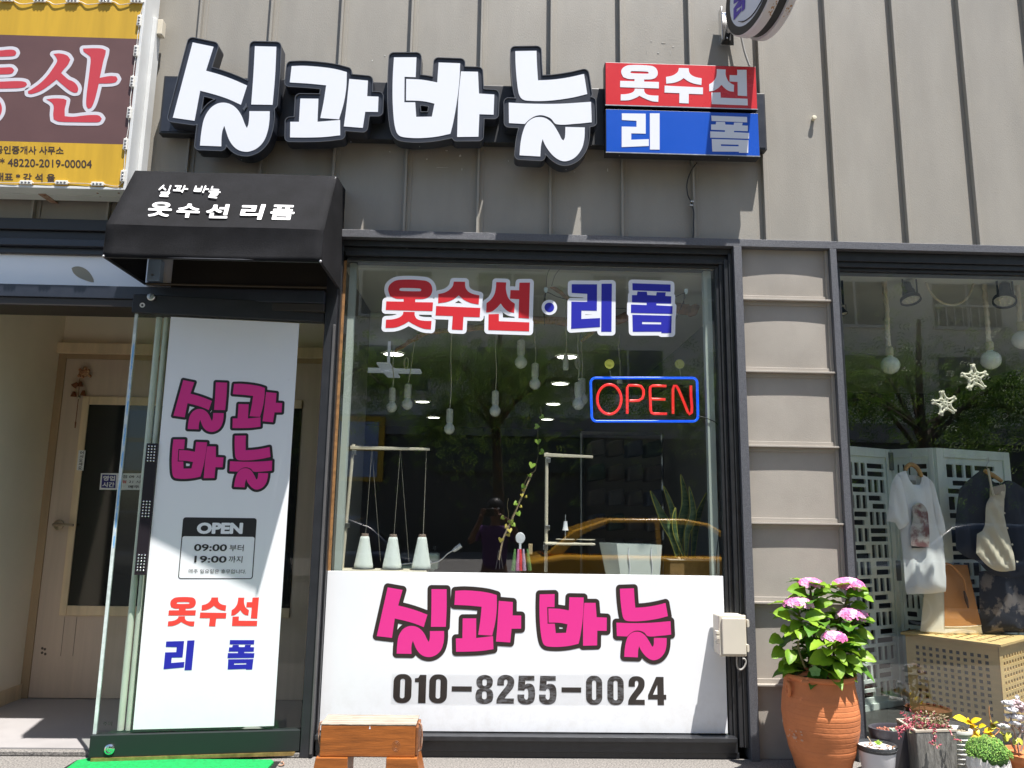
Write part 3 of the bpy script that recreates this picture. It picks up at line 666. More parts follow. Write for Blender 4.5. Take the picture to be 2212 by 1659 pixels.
# ---------------------------------------------------------------- awning
AR = (-.24, 1.715+H); AF1 = (-.46, 1.338+H); AF0 = (-.463, 1.172+H); AB = (-.012, 1.172+H)
ax0, ax1 = -1.868, -.832
aw = thing('door_awning', 'small black fabric awning over the shop door with white Korean lettering', 'awning', (-1.35, -.2, 1.17+H))
prof = [(-.012, 1.74+H), AR, AF1, AF0]
vs = []; fs = []; nx = 24
fine = []
for (y0_, q0), (y1_, q1) in zip(prof, prof[1:]):
    for k in range(6): fine.append((y0_+(y1_-y0_)*k/6, q0+(q1-q0)*k/6))
fine.append(AF0)
for j, (y, z) in enumerate(fine):
    for i in range(nx+1):
        t = i/nx; sag = .008*math.sin(math.pi*t)*math.sin(math.pi*(j % 6)/6)+.0016*math.sin(9*t+j*.9)+.0028*max(0, math.sin(26*t+j*1.3))*(1-t)*(0 if j in (0, 6, 12, 18) else 1)
        vs.append((ax0+(ax1-ax0)*t, y+sag, z-sag*.4))
for j in range(len(fine)-1):
    for i in range(nx): fs.append((j*(nx+1)+i, j*(nx+1)+i+1, (j+1)*(nx+1)+i+1, (j+1)*(nx+1)+i))
cv = link_mesh('canopy', vs, fs, M_fabric, aw, smooth=25)
so_ = cv.modifiers.new('solid', 'SOLIDIFY'); so_.thickness = .0025; so_.offset = 0
for x in (ax0-.0015, ax1+.0015):
    poly = [(x, y, z) for y, z in prof+[AB]]
    b = MB(); b.prism([(x-.001, y, z) for x, y, z in poly], (.002, 0, 0)); b.build('side_cheek', M_fabric, aw)
b = MB(); b.tube([(ax0+.01, -.02, AB[1]+.004), (ax1-.01, -.02, AB[1]+.004)], .008, 8); b.build('rear_bar', mat('bronze_bar', (.20, .16, .11), .4, .6), aw, smooth=True)
for x in (ax0+.006, ax1-.006):
    b = MB(); b.tube([(x, -.455, AF0[1]+.004), (x, -.02, AB[1]+.004)], .006, 8); b.tube([(x, -.455, AF0[1]+.004), (x, -.24, AR[1]-.008)], .006, 8); b.build('side_bar', M_blackm, aw)
b = MB(); b.tube([(ax0+.003, -.458, AF0[1]+.004), (ax1-.003, -.458, AF0[1]+.004)], .006, 8); b.build('front_bar', M_blackm, aw)
for x in (ax0+.004, ax1-.004): b = MB(); b.ball((x, -.466, AF0[1]+.004), .007, 8); b.build('end_cap', M_steel, aw)
za_ = Z(400, 650, .4521)
nA = Vector((0, AF1[1]-AR[1], -(AF1[0]-AR[0]))).normalized(); nA = nA if nA.y < 0 else -nA
pA = Vector((0, *AR))+nA*.0035
def aq(l): return [WP(*za_(*p), pA, nA) for p in l]
M_awt = mat('white_awning_print', (.78, .78, .77), .6, n=.05, ns=50)
STR = {'sil': [[(503,212),(540,178)], [(528,190),(556,214)], [(602,180),(582,232)], [(520,238),(590,240),(576,254),(520,254),(510,268),(576,271)]],
'gwa': [[(645,182),(692,183),(672,214)], [(662,198),(656,218)], [(628,219),(704,223)], [(724,181),(702,234)], [(716,206),(748,208)]],
'ba': [[(822,185),(807,224),(860,227),(874,187)], [(816,206),(866,208)], [(906,184),(884,236)], [(898,208),(930,210)]],
'neul': [[(966,188),(956,212),(1018,215)], [(938,230),(1030,235)], [(952,247),(1012,251),(1000,263),(946,260),(936,276),(1000,283)]]}
for k_, st_l in STR.items():
    cs = []
    for l in st_l: cs.append(l+l[-2:0:-1] if len(l) > 2 else l+[((l[0][0]+l[1][0])/2+.01, (l[0][1]+l[1][1])/2)])
    cs = grow(cs, 6.4, 150); vs_, fs_ = fill2d(cs); link_mesh('lettering', [WP(*za_(x, y), pA, nA) for x, y, _ in vs_], fs_, M_awt, aw)
for s, l in (('옷', [(430,318),(625,324),(598,450),(384,446)]), ('수', [(668,332),(870,340),(842,462),(642,454)]), ('선', [(925,336),(1122,342),(1092,464),(896,460)]), ('리', [(1228,338),(1432,342),(1390,476),(1196,468)]), ('폼', [(1486,344),(1694,350),(1666,478),(1456,474)])):
    text_on('lettering', s, aq(l), M_awt, aw, .034)
LX_ = -2.84
# ---------------------------------------------------------------- entrance: black frame, transom, door
ent = thing('entrance_frame', 'black metal entrance frame with a frosted transom beside the sewing shop', 'door frame', (-1.8, 0, 0))
def bx(t, nm, m, *a, bevel=.003):
    b = MB(); b.box(*a); return b.build(nm, m, t, bevel=bevel)
bx(ent, 'post', M_blackm, -.898, -.8365, -.035, .12, 0, 1.52+H)
bx(ent, 'post_channel', mat('grey_channel', (.10, .095, .095), .4, n=.1, ns=10), -.850, -.8365, -.047, -.0355, .02, .97+H)
# heads from top to bottom: cladding above, deep beam, ledge, transom, lower beam
bx(ent, 'head_beam', M_blackm, -4, -.8985, -.05, .10, 1.455+H, 1.518+H)
bx(ent, 'head_beam', M_blackm, -4, -.8985, -.03, .10, 1.405+H, 1.4545+H)
bx(ent, 'head_beam', M_navyrim, -4, -.8985, -.055, .10, 1.365+H, 1.4045+H)
bx(ent, 'head_beam', M_black, -4, -.8985, -.022, .10, 1.330+H, 1.3645+H)
bx(ent, 'transom_pane', mat('frosted_white_pane', (.92, .94, .96), .15, spec=1), -4, -1.735, .0, .012, 1.147+H, 1.3295+H, bevel=0)
bx(ent, 'lower_beam', M_navyrim, -4, -.8985, -.07, .10, 1.078+H, 1.146+H)
bx(ent, 'lower_beam', mat('brown_black_soffit', (.028, .022, .018), .5), -4, -.8985, -.06, .16, 1.035+H, 1.0775+H)
bx(ent, 'back_panel', mat('dark_bronze_panel', (.030, .025, .018), .5, n=.1, ns=3), -1.7345, -.8985, -.008, .10, 1.147+H, 1.3295+H)
ze = Z(400, 650, .4521)
p, q = W(*ze(412, 822), -.05), W(*ze(505, 1012), -.05)
br_ = thing('bracket', 'metal bracket, sky reflection put into its blue colour, with one bolt under the black awning', 'bracket', p)
bx(br_, 'plate', mat('sky_tinted_metal', (.40, .56, .74), .35), p.x, q.x, -.055, -.0085, q.z, p.z)  # blue of the reflected sky is put into the plate colour
c = W(*ze(445, 958), -.058); b = MB(); b.prism([(c.x-.007, -.0555, c.z), (c.x, -.0555, c.z-.007), (c.x+.007, -.0555, c.z), (c.x, -.0555, c.z+.007)], (0, -.009, 0)); b.build('bolt', M_steel, br_)
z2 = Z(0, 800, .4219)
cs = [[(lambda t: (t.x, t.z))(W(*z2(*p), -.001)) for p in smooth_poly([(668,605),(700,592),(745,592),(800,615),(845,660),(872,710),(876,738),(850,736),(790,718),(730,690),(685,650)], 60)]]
tag(shape('stand_in_oval', cs, flatfn(-.0006), .001, mat('olive_beige_oval', (.33, .31, .235), .5)), 'olive beige oval sticker on the frosted transom pane, standing in for the round shape seen through it', 'disc')  # flat oval added in place of the round shape seen through the pane
nb = thing('neighbour_wall', 'plain beige rendered wall left of the lobby entrance', 'wall', (-4.5, 0, 0))
bx(nb, 'wall', mat('beige_render', (.50, .46, .39), .85, n=.05, ns=4), -6.5, LX_-.052, -.02, .10, 0, 1.034+H); bx(nb, 'corner_post', M_blackm, LX_-.0515, LX_, -.05, .108, 0, 1.0345+H)
# ------ glass door, swung slightly outwards
th = math.atan2(.12, .945); E_ = Vector((-math.cos(th), -math.sin(th), 0)); N_ = Vector((math.sin(th), -math.cos(th), 0))
HG = Vector((-.905, -.002, 0))
door = thing('glass_door', 'frameless glass shop door with white lettered board and black rails, ajar', 'door', (-1.38, -.06, 0))
def dp(s, n, z): return HG+E_*s+N_*n+Vector((0, 0, z))
def dbox(nm, m, s0, s1, n0, n1, z0, z1, parent=door, bevel=0):
    b = MB(); b.hexa([dp(s0,n0,z0),dp(s1,n0,z0),dp(s1,n1,z0),dp(s0,n1,z0)], [dp(s0,n0,z1),dp(s1,n0,z1),dp(s1,n1,z1),dp(s0,n1,z1)]); return b.build(nm, m, parent, bevel=bevel)
def dpt(u, v, n=0): return WP(u, v, HG+N_*n, N_)
def dsz(u, v, n=0):
    p = dpt(u, v, n)-HG; return p.dot(E_), p.z
dz_t0, dz_t1 = .985+H, 1.085+H; dz_b0, dz_b1 = .028, dsz(300, 1583)[1]
DWD = .955
dbox('top_rail', M_blackm, 0, DWD+.012, -.022, .024, dz_t0, dz_t1, bevel=.004)
dbox('bottom_rail', mat('green_black_rail', (.012, .017, .017), .5), 0, DWD+.004, -.022, .024, dz_b0, dz_b1, bevel=.003)
dbox('pane', M_glass2, .004, DWD-.016, -.006, .006, dz_b1-.004, dz_t0+.004)
dbox('pane_edge', M_edge, DWD-.0155, DWD, -.0065, .0065, dz_b1, dz_t0, bevel=.001)
dbox('edge_tape', mat('blue_tape', (.18, .42, .72), .5, col2=(.6, .66, .68), ns=22, stretch=(1, 1, .5), lo=.45, hi=.55), DWD-.014, DWD-.006, .0067, .0073, .7+H-.9, .83+H)
zr = Z(500, 1100, .4823)
s0, z0 = dsz(*zr(213, 157)); b = MB(); b.lathe([(.020, 0), (.020, .012), (.016, .016), (.005, .017), (.004, .012)], dp(s0, .0245, z0), 18, N_); b.build('pivot_bolt', M_steel, door, smooth=True)
s0, z0 = dsz(*zr(138, 221)); b = MB(); b.lathe([(.006, .0), (.006, .002), (.013, .0022), (.013, 0)], dp(s0, .0245, z0), 18, N_, cap=False); b.build('ring', M_signw, door)
zl_ = Z(0, 2200, .4968); s0, z0 = dsz(*zl_(885, 1497)); b = MB(); b.lathe([(.024, 0), (.023, .006), (.016, .010), (.015, .004), (.009, .006), (.004, .006), (.0035, .002)], dp(s0, .0245, z0), 24, N_); b.build('lock', M_chrome, door, smooth=True)
dbox('brass_strip', mat('worn_brass', (.36, .25, .09), .4, .6, n=.3, ns=30), .02, DWD-.01, -.02, .03, .012, .0275)
# white board with lettering
zd = Z(500, 1100, .4823); zd2 = Z(500, 1900, .4823); zd3 = Z(550, 1700, .3617)
sL, zT = dsz(*zd(358, 306), .008); sR, _ = dsz(*zd(1405, 352), .008); _, zB = dsz(600/1.0, 1568, .008)
sL2, zBl = dsz(*Z(300, 2500, .678)(330, 548), .008); sR2, zBr = dsz(*Z(300, 2500, .678)(1150, 530), .008)
db = dbox('board', M_white, (sR+sR2)/2, (sL+sL2)/2, .0065, .0085, (zBl+zBr)/2, zT)
def dfn(n): return lambda a, b_, c: tuple(dp(-a, n+c, b_))          # a grows to the right
def dglyph(k, zf, box):
    a = dsz(*zf(box[0], box[2]), .009); c = dsz(*zf(box[1], box[3]), .009)
    mid = dsz(*zf(box[0], box[3]), .009)[0]; mid2 = dsz(*zf(box[1], box[2]), .009)[0]
    return fit(glyph(k, -.158), -(a[0]+mid)/2, -(c[0]+mid2)/2, c[1], a[1])
for ii, (k, zf, q) in enumerate((('sil', zd, (387,806,820,1249)), ('gwa', zd, (857,1266,850,1226)), ('ba', zd3, (347,912,80,522)), ('neul', zd3, (983,1445,37,633)))):
    g = dglyph(k, zf, q); bk = shape('letter', grow(g, .0125, 170), dfn(.0087+.0002*(ii % 2+ii//2)), .0006, M_black_p, db); shape('letter_face', g, dfn(.0097+.0002*ii), .0006, M_pink, bk)
for k, q, m in (('ot', (340,562,934,1174), M_redo), ('su', (597,813,938,1174), M_redo), ('seon', (853,1070,938,1172), M_redo), ('ri', (308,542,1290,1532), M_bluep), ('pom', (822,1040,1286,1527), M_bluep)):
    shape('lettering', dglyph(k, zd2, q), dfn(.0087), .0006, m, db)
def dq(zf, *ps): return [dpt(*zf(*p), .0101) for p in ps]
# opening hours card
def dc(zf, pts): return [(-dsz(*zf(*p), .009)[0], dsz(*zf(*p), .009)[1]) for p in pts]
q = dc(zd3, [(468,930),(1275,942),(1230,1608),(422,1600)]); ca = (q[0][0]+q[3][0])/2; cb2 = (q[1][0]+q[2][0])/2; ct = (q[0][1]+q[1][1])/2; cbm = (q[2][1]+q[3][1])/2
hz = dc(zd3, [(800, 1140)])[0][1]
shape('hours_frame', [rrect(ca, cbm, cb2, ct, .014), rrect(ca+.0042, cbm+.0042, cb2-.0042, hz, .010)], dfn(.0087), .0005, M_black_p, db)
text_on('lettering', 'OPEN', dq(zd3, (628,988),(1128,990),(1118,1114),(618,1112)), M_white, db, .055)
M_tx = mat('black_small_print', (.02, .02, .02), .5)
text_on('lettering', '09:00', dq(zd3, (595,1222),(955,1226),(945,1300),(590,1298)), M_tx, db, .022); text_on('lettering', '부터', dq(zd3, (980,1228),(1135,1230),(1128,1302),(976,1300)), M_tx, db, .004)
text_on('lettering', '19:00', dq(zd3, (598,1350),(950,1354),(942,1426),(592,1424)), M_tx, db, .022); text_on('lettering', '까지', dq(zd3, (972,1352),(1122,1354),(1114,1426),(966,1424)), M_tx, db, .004)
text_on('lettering', '매주 일요일은 휴무입니다.', dq(zd3, (536,1494),(1160,1500),(1155,1546),(530,1540)), mat('grey_small_print', (.06, .06, .06), .5), db, .004)
# long pull handles: pale tubes behind, black studded plate in front
for s in (.850, .812):
    b = MB(); b.tube([dp(s, -.05, dz_b1+.002), dp(s, -.05, dz_t0-.002)], .0155, 12); b.build('handle_tube', mat('pale_green_tube', (.74, .75, .66), .4, n=.06, ns=8), door, smooth=True)
zk = Z(0, 1400, .4219)
sa, za0 = dsz(*zk(1400, 818), .02); _, zk1 = dsz(*Z(0, 2200, .4968)(1120, 130), .02)
sa = dsz(*zk(1405, 1000), .02)[0]
hp = dbox('handle_plate', mat('black_plastic_plate', (.016, .012, .016), .35), sa-.028, sa+.028, .009, .02, zk1, za0, bevel=.003)
tp = [(1420, 846), (1375, 1361)]
for (u, v) in ((1418, 846), (1374, 1361)):
    s0, z0 = dsz(*zk(u, v), .02)
    for r in range(6):
        for c in (-1, 0, 1):
            b = MB(); b.ball(dp(sa-c*.0145, .020, z0-r*.0146), .0046, 8); b.build('stud', M_chrome, hp, smooth=True)
s0, z0 = dsz(*Z(500, 1900, .4823)(130, 592), .02)
for r in range(6):
    for c in (-1, 0, 1):
        b = MB(); b.ball(dp(sa-c*.0145, .020, z0-r*.0146), .0046, 8); b.build('stud', M_chrome, hp, smooth=True)
text_on('small_label', '주의', [dpt(*zl_(*p), .0064) for p in ((818,1292),(890,1292),(886,1324),(816,1322))], M_tx, door, .02)

# ---------------------------------------------------------------- entrance lobby
lob = thing('lobby', 'beige walled entrance lobby behind the open glass door', 'lobby', (-2, .6, 0))
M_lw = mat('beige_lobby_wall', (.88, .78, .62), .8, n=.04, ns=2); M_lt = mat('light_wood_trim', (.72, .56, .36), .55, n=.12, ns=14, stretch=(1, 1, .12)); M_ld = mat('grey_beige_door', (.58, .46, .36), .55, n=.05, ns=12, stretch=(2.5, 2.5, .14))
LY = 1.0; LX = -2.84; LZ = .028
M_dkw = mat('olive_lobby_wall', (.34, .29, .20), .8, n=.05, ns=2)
b = MB(); b.box(LX-.05, -.841, LY, LY+.06, 0, 3); b.build('back_wall', M_lw, lob)
b = MB(); b.box(LX-.05, LX, .11, LY, 0, 3); b.build('side_wall', M_lw, lob)
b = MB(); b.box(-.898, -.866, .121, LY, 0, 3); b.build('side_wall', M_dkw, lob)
b = MB(); b.box(LX-.05, -.841, .101, LY+.06, 2.9, 2.95); b.build('ceiling', mat('white_lobby_ceiling', (.82, .82, .80), .8), lob)
b = MB(); b.box(-4, -.899, .005, LY, .001, LZ); tag(b.build('lobby_floor', M_floor), kind='structure')
b = MB(); b.box(LX+.0005, LX+.012, .13, LY, LZ, LZ+.085); b.build('skirting', M_lt, lob)
b = MB(); b.box(-4, -.90, -.035, .0045, .002, .022); b.build('threshold', M_granite, lob, bevel=.003)
idr = thing('inner_door', 'worn beige wooden inner door with dark glass panel inside the lobby', 'door', (-2.3, LY, LZ))
def lp(zf, x, y, Y=LY): return W(*zf(x, y), Y)
jx = lp(z2, 520, 1400).x; jx2 = lp(z2, 560, 1410).x; dx0 = lp(z2, 640, 1460).x; jt = lp(z2, 900, 1322).z; jt2 = lp(z2, 900, 1418).z; dzt = lp(z2, 900, 1462).z
DX1 = -1.12
b = MB(); b.box(jx-.03, jx2, LY-.06, LY-.0005, LZ, jt); b.build('jamb', M_lt, idr, bevel=.003)
b = MB(); b.box(jx2+.0005, DX1+.1, LY-.06, LY-.0005, jt2, jt); b.build('head', M_lt, idr, bevel=.003)
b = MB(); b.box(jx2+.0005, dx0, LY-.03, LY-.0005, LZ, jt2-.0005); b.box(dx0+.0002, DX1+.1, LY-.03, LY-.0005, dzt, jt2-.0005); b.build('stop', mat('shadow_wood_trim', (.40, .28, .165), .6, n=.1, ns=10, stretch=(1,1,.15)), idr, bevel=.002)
b = MB(); b.box(dx0+.001, DX1, LY-.022, LY-.001, LZ+.004, dzt-.001); b.build('door_leaf', M_ld, idr)
gx0 = lp(zk, 860, 700).x; gz1 = lp(zk, 1000, 465).z; gz0 = lp(zl_, 720, 368).z; fx0 = lp(zk, 785, 500).x; fz1 = lp(zk, 1000, 388).z; fz0 = lp(zl_, 700, 447).z
gx0 = lp(zk, 850, 500).x; gx1 = DX1-.12
b = MB(); b.box(fx0, gx0, LY-.034, LY-.0225, fz0, fz1); b.box(gx0+.0003, gx1, LY-.034, LY-.0225, gz1, fz1); b.box(gx0+.0003, gx1, LY-.034, LY-.0225, fz0, gz0); fm_ = b.build('glass_frame', M_lt, idr, bevel=.004)
b = MB(); b.box(gx0+.0003, gx1, LY-.027, LY-.0225, gz0+.0003, gz1-.0003); b.build('glass', mat('dark_door_glass', (.012, .013, .011), .08, spec=.5), idr)
hc = lp(zk, 545, 1580, LY-.03)
b = MB(); b.lathe([(.032, 0), (.031, .008), (.012, .012), (.011, .04), (.0001, .042)], (hc.x, LY-.0225, hc.z), 20, (0, -1, 0)); b.tube(spline([(hc.x-.02, LY-.058, hc.z+.002), (hc.x+.03, LY-.062, hc.z+.003), (hc.x+.11, LY-.062, hc.z)]), .0085, 8); b.build('handle', mat('aged_steel', (.42, .35, .26), .35, .8), idr, smooth=True)
b = MB()
for u in (530, 625):
    p = lp(zl_, u, 455); q = lp(zl_, u-30, 765); b.box(p.x-.001, p.x+.001, LY-.0232, LY-.0222, q.z, p.z)
b.build('scratch_line', mat('dark_scratch', (.10, .075, .06), .8), idr)
for u, v in ((352, 705), (372, 712), (350, 740), (375, 750)):
    p = lp(zl_, u, v); b = MB(); b.ball((p.x, LY-.0225, p.z), .008, 8, sy=.1); b.build('dent', mat('dark_scratch', (.10, .075, .06), .8), idr)
# notice, welcome strip, wind chime on the inner door
def lq(zf, Y, *ps): return [W(*zf(*p), Y) for p in ps]
nq = lq(zk, LY-.036, (942,1098),(1330,1100),(1320,1254),(928,1252))
nt_ = thing('hours_notice', 'white opening hours notice with a navy square on the inner door glass', 'notice', nq[3])
b = MB(); b.prism([nq[3], nq[2], nq[1], nq[0]], (0, .002, 0)); b.build('card', M_white, nt_)
q = lq(zk, LY-.0365, (955,1110),(1085,1114),(1076,1238),(945,1234)); b = MB(); b.prism([q[3], q[2], q[1], q[0]], (0, -.0006, 0)); b.build('navy_square', mat('navy_print', (.02, .02, .18), .5), nt_)
Y_ = LY-.0376
text_on('lettering', '영업', lq(zk, Y_, (965,1120),(1075,1122),(1071,1170),(960,1168)), M_white, nt_, .035); text_on('lettering', '시간', lq(zk, Y_, (960,1180),(1070,1182),(1066,1230),(952,1228)), M_white, nt_, .035)
text_on('lettering', '개점 09 시', lq(zk, Y_, (1102,1115),(1310,1118),(1308,1146),(1098,1143)), M_tx, nt_, .008)
text_on('lettering', '폐점', lq(zk, Y_, (1100,1163),(1180,1165),(1176,1192),(1096,1190)), mat('red_small_print', (.6, .04, .03), .5), nt_, .02); text_on('lettering', '21 시', lq(zk, Y_, (1205,1164),(1310,1166),(1306,1192),(1200,1190)), M_tx, nt_, .008)
text_on('lettering', '휴', lq(zk, Y_, (1094,1210),(1124,1210),(1120,1240),(1090,1238)), MATS['red_small_print'], nt_, .02); text_on('lettering', '매주', lq(zk, Y_, (1200,1210),(1300,1212),(1296,1240),(1196,1238)), M_tx, nt_, .02)
q = lq(zk, LY-.0345, (735,884),(799,886),(778,1074),(715,1070)); ws = thing('welcome_strip', 'narrow white upright welcome label on the wooden glass frame', 'label', q[3])
b = MB(); b.prism([q[3], q[2], q[1], q[0]], (0, -.0015, 0)); b.build('strip', M_white, ws)
for i, s in enumerate('어서오세요'):
    y0 = 892+i*35; x0 = 748-i*4.2; text_on('lettering', s, lq(zk, LY-.0365, (x0,y0),(x0+34,y0+1),(x0+31,y0+31),(x0-3,y0+30)), M_tx, ws, .02)
wc = thing('door_chime', 'brown pottery door chime with little bells and a cord on the inner door', 'chime', lp(zk, 780, 170, LY-.04))
M_bell = mat('amber_bell', (.22, .075, .03), .35); M_gold = mat('pale_clay', (.62, .38, .20), .6, col2=(.25, .06, .02), ns=60)
q = lp(zk, 785, 165, LY-.035); b = MB(); b.ball(q, .036, 12, sy=.25, sz=.75)
for u, v in ((792,118),(748,135),(825,140),(738,190),(838,190),(770,200)): b.ball(lp(zk, u, v, LY-.042), .011, 8)
b.build('clay_plaque', M_gold, wc, smooth=True)
for u, v, a in ((748,270,0),(700,275,.8),(688,365,0),(778,355,0)):
    q = lp(zk, u, v, LY-.05); b = MB(); b.lathe([(.0001, .022), (.008, .020), (.013, .008), (.02, -.012), (.018, -.012), (.010, .005)], q, 12, (math.sin(a), 0, math.cos(a))); b.build('bell', M_bell, wc, smooth=True)
b = MB(); b.tube([lp(zk, 745, 215, LY-.05), lp(zk, 738, 300, LY-.05), lp(zk, 733, 390, LY-.05), lp(zk, 704, 640, LY-.05)], .0022, 6); b.tube([lp(zk, 706, 620, LY-.05), lp(zk, 700, 675, LY-.05)], [.005, .003], 6); b.build('cord', M_bell, wc)
b = MB(); b.ball(lp(zk, 734, 390, LY-.055), .011, 10); b.build('ball', mat('aged_steel', (.42, .35, .26), .35, .8), wc, smooth=True)
# side door seen through the glass door at the right
sdr = thing('side_door', 'olive framed side door with dark glass in the right lobby wall', 'door', (-.9, .5, 0))
b = MB()
for y0, y1, z0, z1_ in ((.25, .29, .6, 2.05), (.66, .70, .6, 2.05), (.2905, .6595, 2.0, 2.05), (.2905, .6595, .6, .65)): b.box(-.905, -.8985, y0, y1, z0, z1_)
b.build('glass_frame', mat('olive_wood_frame', (.30, .25, .15), .6), sdr); b = MB(); b.box(-.903, -.8985, .291, .659, .651, 1.999); b.build('glass', MATS['dark_door_glass'], sdr)
# ---------------------------------------------------------------- things inside the sewing shop window
CZ = 1.34+H                                    # ceiling
# table behind the board
TZ = .795
tb = thing('work_table', 'pale work table running along the inside of the sewing shop window', 'table', (.2, .5, TZ))
b = MB(); b.box(-.79, 1.16, .13, .75, TZ-.03, TZ); b.build('tabletop', mat('pale_table_top', (.42, .40, .34), .6), tb, bevel=.004)
for x in (-.7, 1.05):
    for y in (.18, .68): b = MB(); b.box(x-.02, x+.02, y-.02, y+.02, .02, TZ-.031); b.build('leg', M_steel, tb)
# ceiling downlights
M_lamp = mat('downlight_glow', (.9, .9, .9), .5, emit=(1, .98, .94), es=3.2)
dl = None
for u, v, lab in ((850,765,'largest ceiling downlight, left of the hanging bulb pair'), (1225,771,'bright ceiling downlight behind the empty hanging socket'), (913,868,'ceiling downlight between the white fan and the lowest bulb'), (937,902,'small ceiling downlight just left of the lowest hanging bulb'),
                (1210,829,'ceiling downlight left of the paired bulbs by the neon sign'), (1195,873,'ceiling downlight second lowest of the column near the vine'), (1182,906,'lowest ceiling downlight, above the tip of the vine')):
    g = G(u, v, CZ-.006)
    t = thing('downlight', lab, 'ceiling light', g, 'round downlights in the shop ceiling')
    b = MB(); b.lathe([(.0001, 0), (.085, 0)], g, 24); b.build('lens', M_lamp, t)
    b = MB(); b.lathe([(.086, -.004), (.098, -.002), (.099, .005)], g, 24, cap=False); b.build('rim', M_signw, t, smooth=True)
# ceiling fan
zi = Z(1250, 1300, .6028); zj = Z(2000, 1300, .6028)
FY = 2.0
fp = W(*zi(462, 262), FY)
fan = thing('ceiling_fan', 'white four bladed ceiling fan in the dim shop', 'fan', fp)
M_fan = mat('glowing_white_fan', (.62, .66, .75), .4, emit=(.55, .6, .72), es=.12)  # faint glow put into blades and hub, though the fan is no lamp
for (u0, v0), (u1, v1) in (((455,264),(248,262)), ((470,266),(678,266))):
    a, c = W(*zi(u0, v0), FY), W(*zi(u1, v1), FY); b = MB(); b.box(min(a.x, c.x), max(a.x, c.x), FY-.06, FY+.06, a.z-.012, a.z+.012); b.build('blade', M_fan, fan, bevel=.01)
for dy, s in ((-.30, 1), (.30, -1)):
    e = W(*zi(430, 215), FY-.30) if dy < 0 else W(*zi(500, 312), FY+.30)
    b = MB(); b.hexa([(fp.x-.05, FY, fp.z-.008), (fp.x+.05, FY, fp.z-.008), (e.x+.05, FY+dy, fp.z-.008), (e.x-.05, FY+dy, fp.z-.008)], [(fp.x-.05, FY, fp.z+.006), (fp.x+.05, FY, fp.z+.006), (e.x+.05, FY+dy, fp.z+.006), (e.x-.05, FY+dy, fp.z+.006)]); b.build('blade', M_fan, fan)
b = MB(); b.lathe([(.012, CZ-fp.z), (.012, .03), (.05, .02), (.05, -.02), (.02, -.03)], fp, 16); b.build('hub', M_fan, fan, smooth=True)
# driftwood branch hung under the ceiling
BYY = .42
M_wood = mat('driftwood', (.34, .20, .10), .8, n=.3, ns=30, bump=.5, bs=60)
brn = thing('driftwood_branch', 'long brown driftwood branch hanging level behind the window letters', 'branch', W(1180, 690, BYY))
def bp(pts, zf=zw): return [W(*zf(*p), BYY) for p in pts]
def limb(pts, r0, r1):
    P = spline(bp(pts), 5); n = len(P); b = MB(); b.tube([p+Vector((random.uniform(-.003,.003), random.uniform(-.004,.004), random.uniform(-.003,.003))) for p in P], [r0+(r1-r0)*i/(n-1)+random.uniform(-.002,.002) for i in range(n)], 9); return b
limb([(1900,480),(1700,470),(1500,545),(1300,545),(1100,535),(900,560),(700,585),(560,600),(470,645),(395,690)], .034, .010).build('main_limb', M_wood, brn, smooth=True)
limb([(1290,430),(1215,370),(1160,350),(1090,345)], .012, .016).build('side_limb', M_wood, brn, smooth=True)
limb([(1222,378),(1200,345),(1185,312)], .010, .008).build('side_limb', M_wood, brn, smooth=True)
limb([(1480,545),(1400,600),(1355,640)], .014, .010).build('side_limb', M_wood, brn, smooth=True)
limb([(1940,482),(1890,490)], .035, .034).build('side_limb', M_wood, brn, smooth=True)
b = MB()
for x in (1160, 1875): p = bp([(x, 545 if x < 1500 else 480)])[0]; b.tube([p, (p.x+.01, BYY, CZ)], .0025, 5)
b.build('cord', M_black_p, brn)
# bulbs on cords
M_sock = mat('ribbed_white_socket', (.60, .62, .56), .5); M_bulb = mat('frosted_bulb', (.60, .63, .60), .25, spec=.6); M_cord = mat('beige_cord', (.46, .43, .36), .7)
def bulb(u, vt, vb, zf, y, lab, top=None, has=True, cz=None, sock=.55):
    a = W(*zf(u, vt), y); c = W(*zf(u, vb), y); L = a.z-c.z
    t = thing('hanging_bulb', lab, 'light bulb', a, 'bare bulbs hanging in the sewing shop window')
    sl = L*(sock if has else 1); r = L*.19*(1 if has else 1.35)
    pr = [(.003, .004), (r*.5, 0)]; k = 9
    for i in range(k): z = -sl*(.06+.9*i/k); pr += [(r*.72, z), (r*.74, z-sl*.04), (r*.66, z-sl*.07)]
    pr += [(r*.6, -sl)]
    b = MB(); b.lathe(pr, a, 14); b.build('socket', M_sock, t, smooth=True)
    if has:
        rb = L*.215; b = MB(); pr = [(r*.55, -sl*.97)]
        pr += [(rb*math.sin(q), -L+rb-rb*math.cos(q)*-1) for q in [rad(x) for x in (38, 60, 90, 120, 150, 170)]]
        pr = [(r*.55, -sl*.97)]+[(rb*math.sin(rad(x)), -L+rb+rb*math.cos(rad(x))) for x in (36, 60, 90, 118, 145, 168)]+[(.0001, -L)]
        b.lathe(pr, a, 16); b.build('bulb', M_bulb, t, smooth=True)
    ztop = W(u if top is None else u, 0, y).z if False else (cz or CZ)
    b = MB(); dx = 0 if top is None else top
    pts = spline([a, (a.x+dx*.2+.004, y, a.z+(ztop-a.z)*.3), (a.x+dx*.6-.004, y, a.z+(ztop-a.z)*.65), (a.x+dx, y, ztop)], 5); b.tube(pts, .0032, 6); b.build('cord', M_cord, t, smooth=True)
    return t
BT = W(1000, 705, .42).z
bulb(490, 378, 538, zi, .42, 'hanging bulb furthest left, below the largest downlight', cz=W(*zi(500,150), .42).z)
bulb(592, 353, 520, zi, .44, 'hanging bulb second from left with a knotted cord', top=.05, cz=BT)
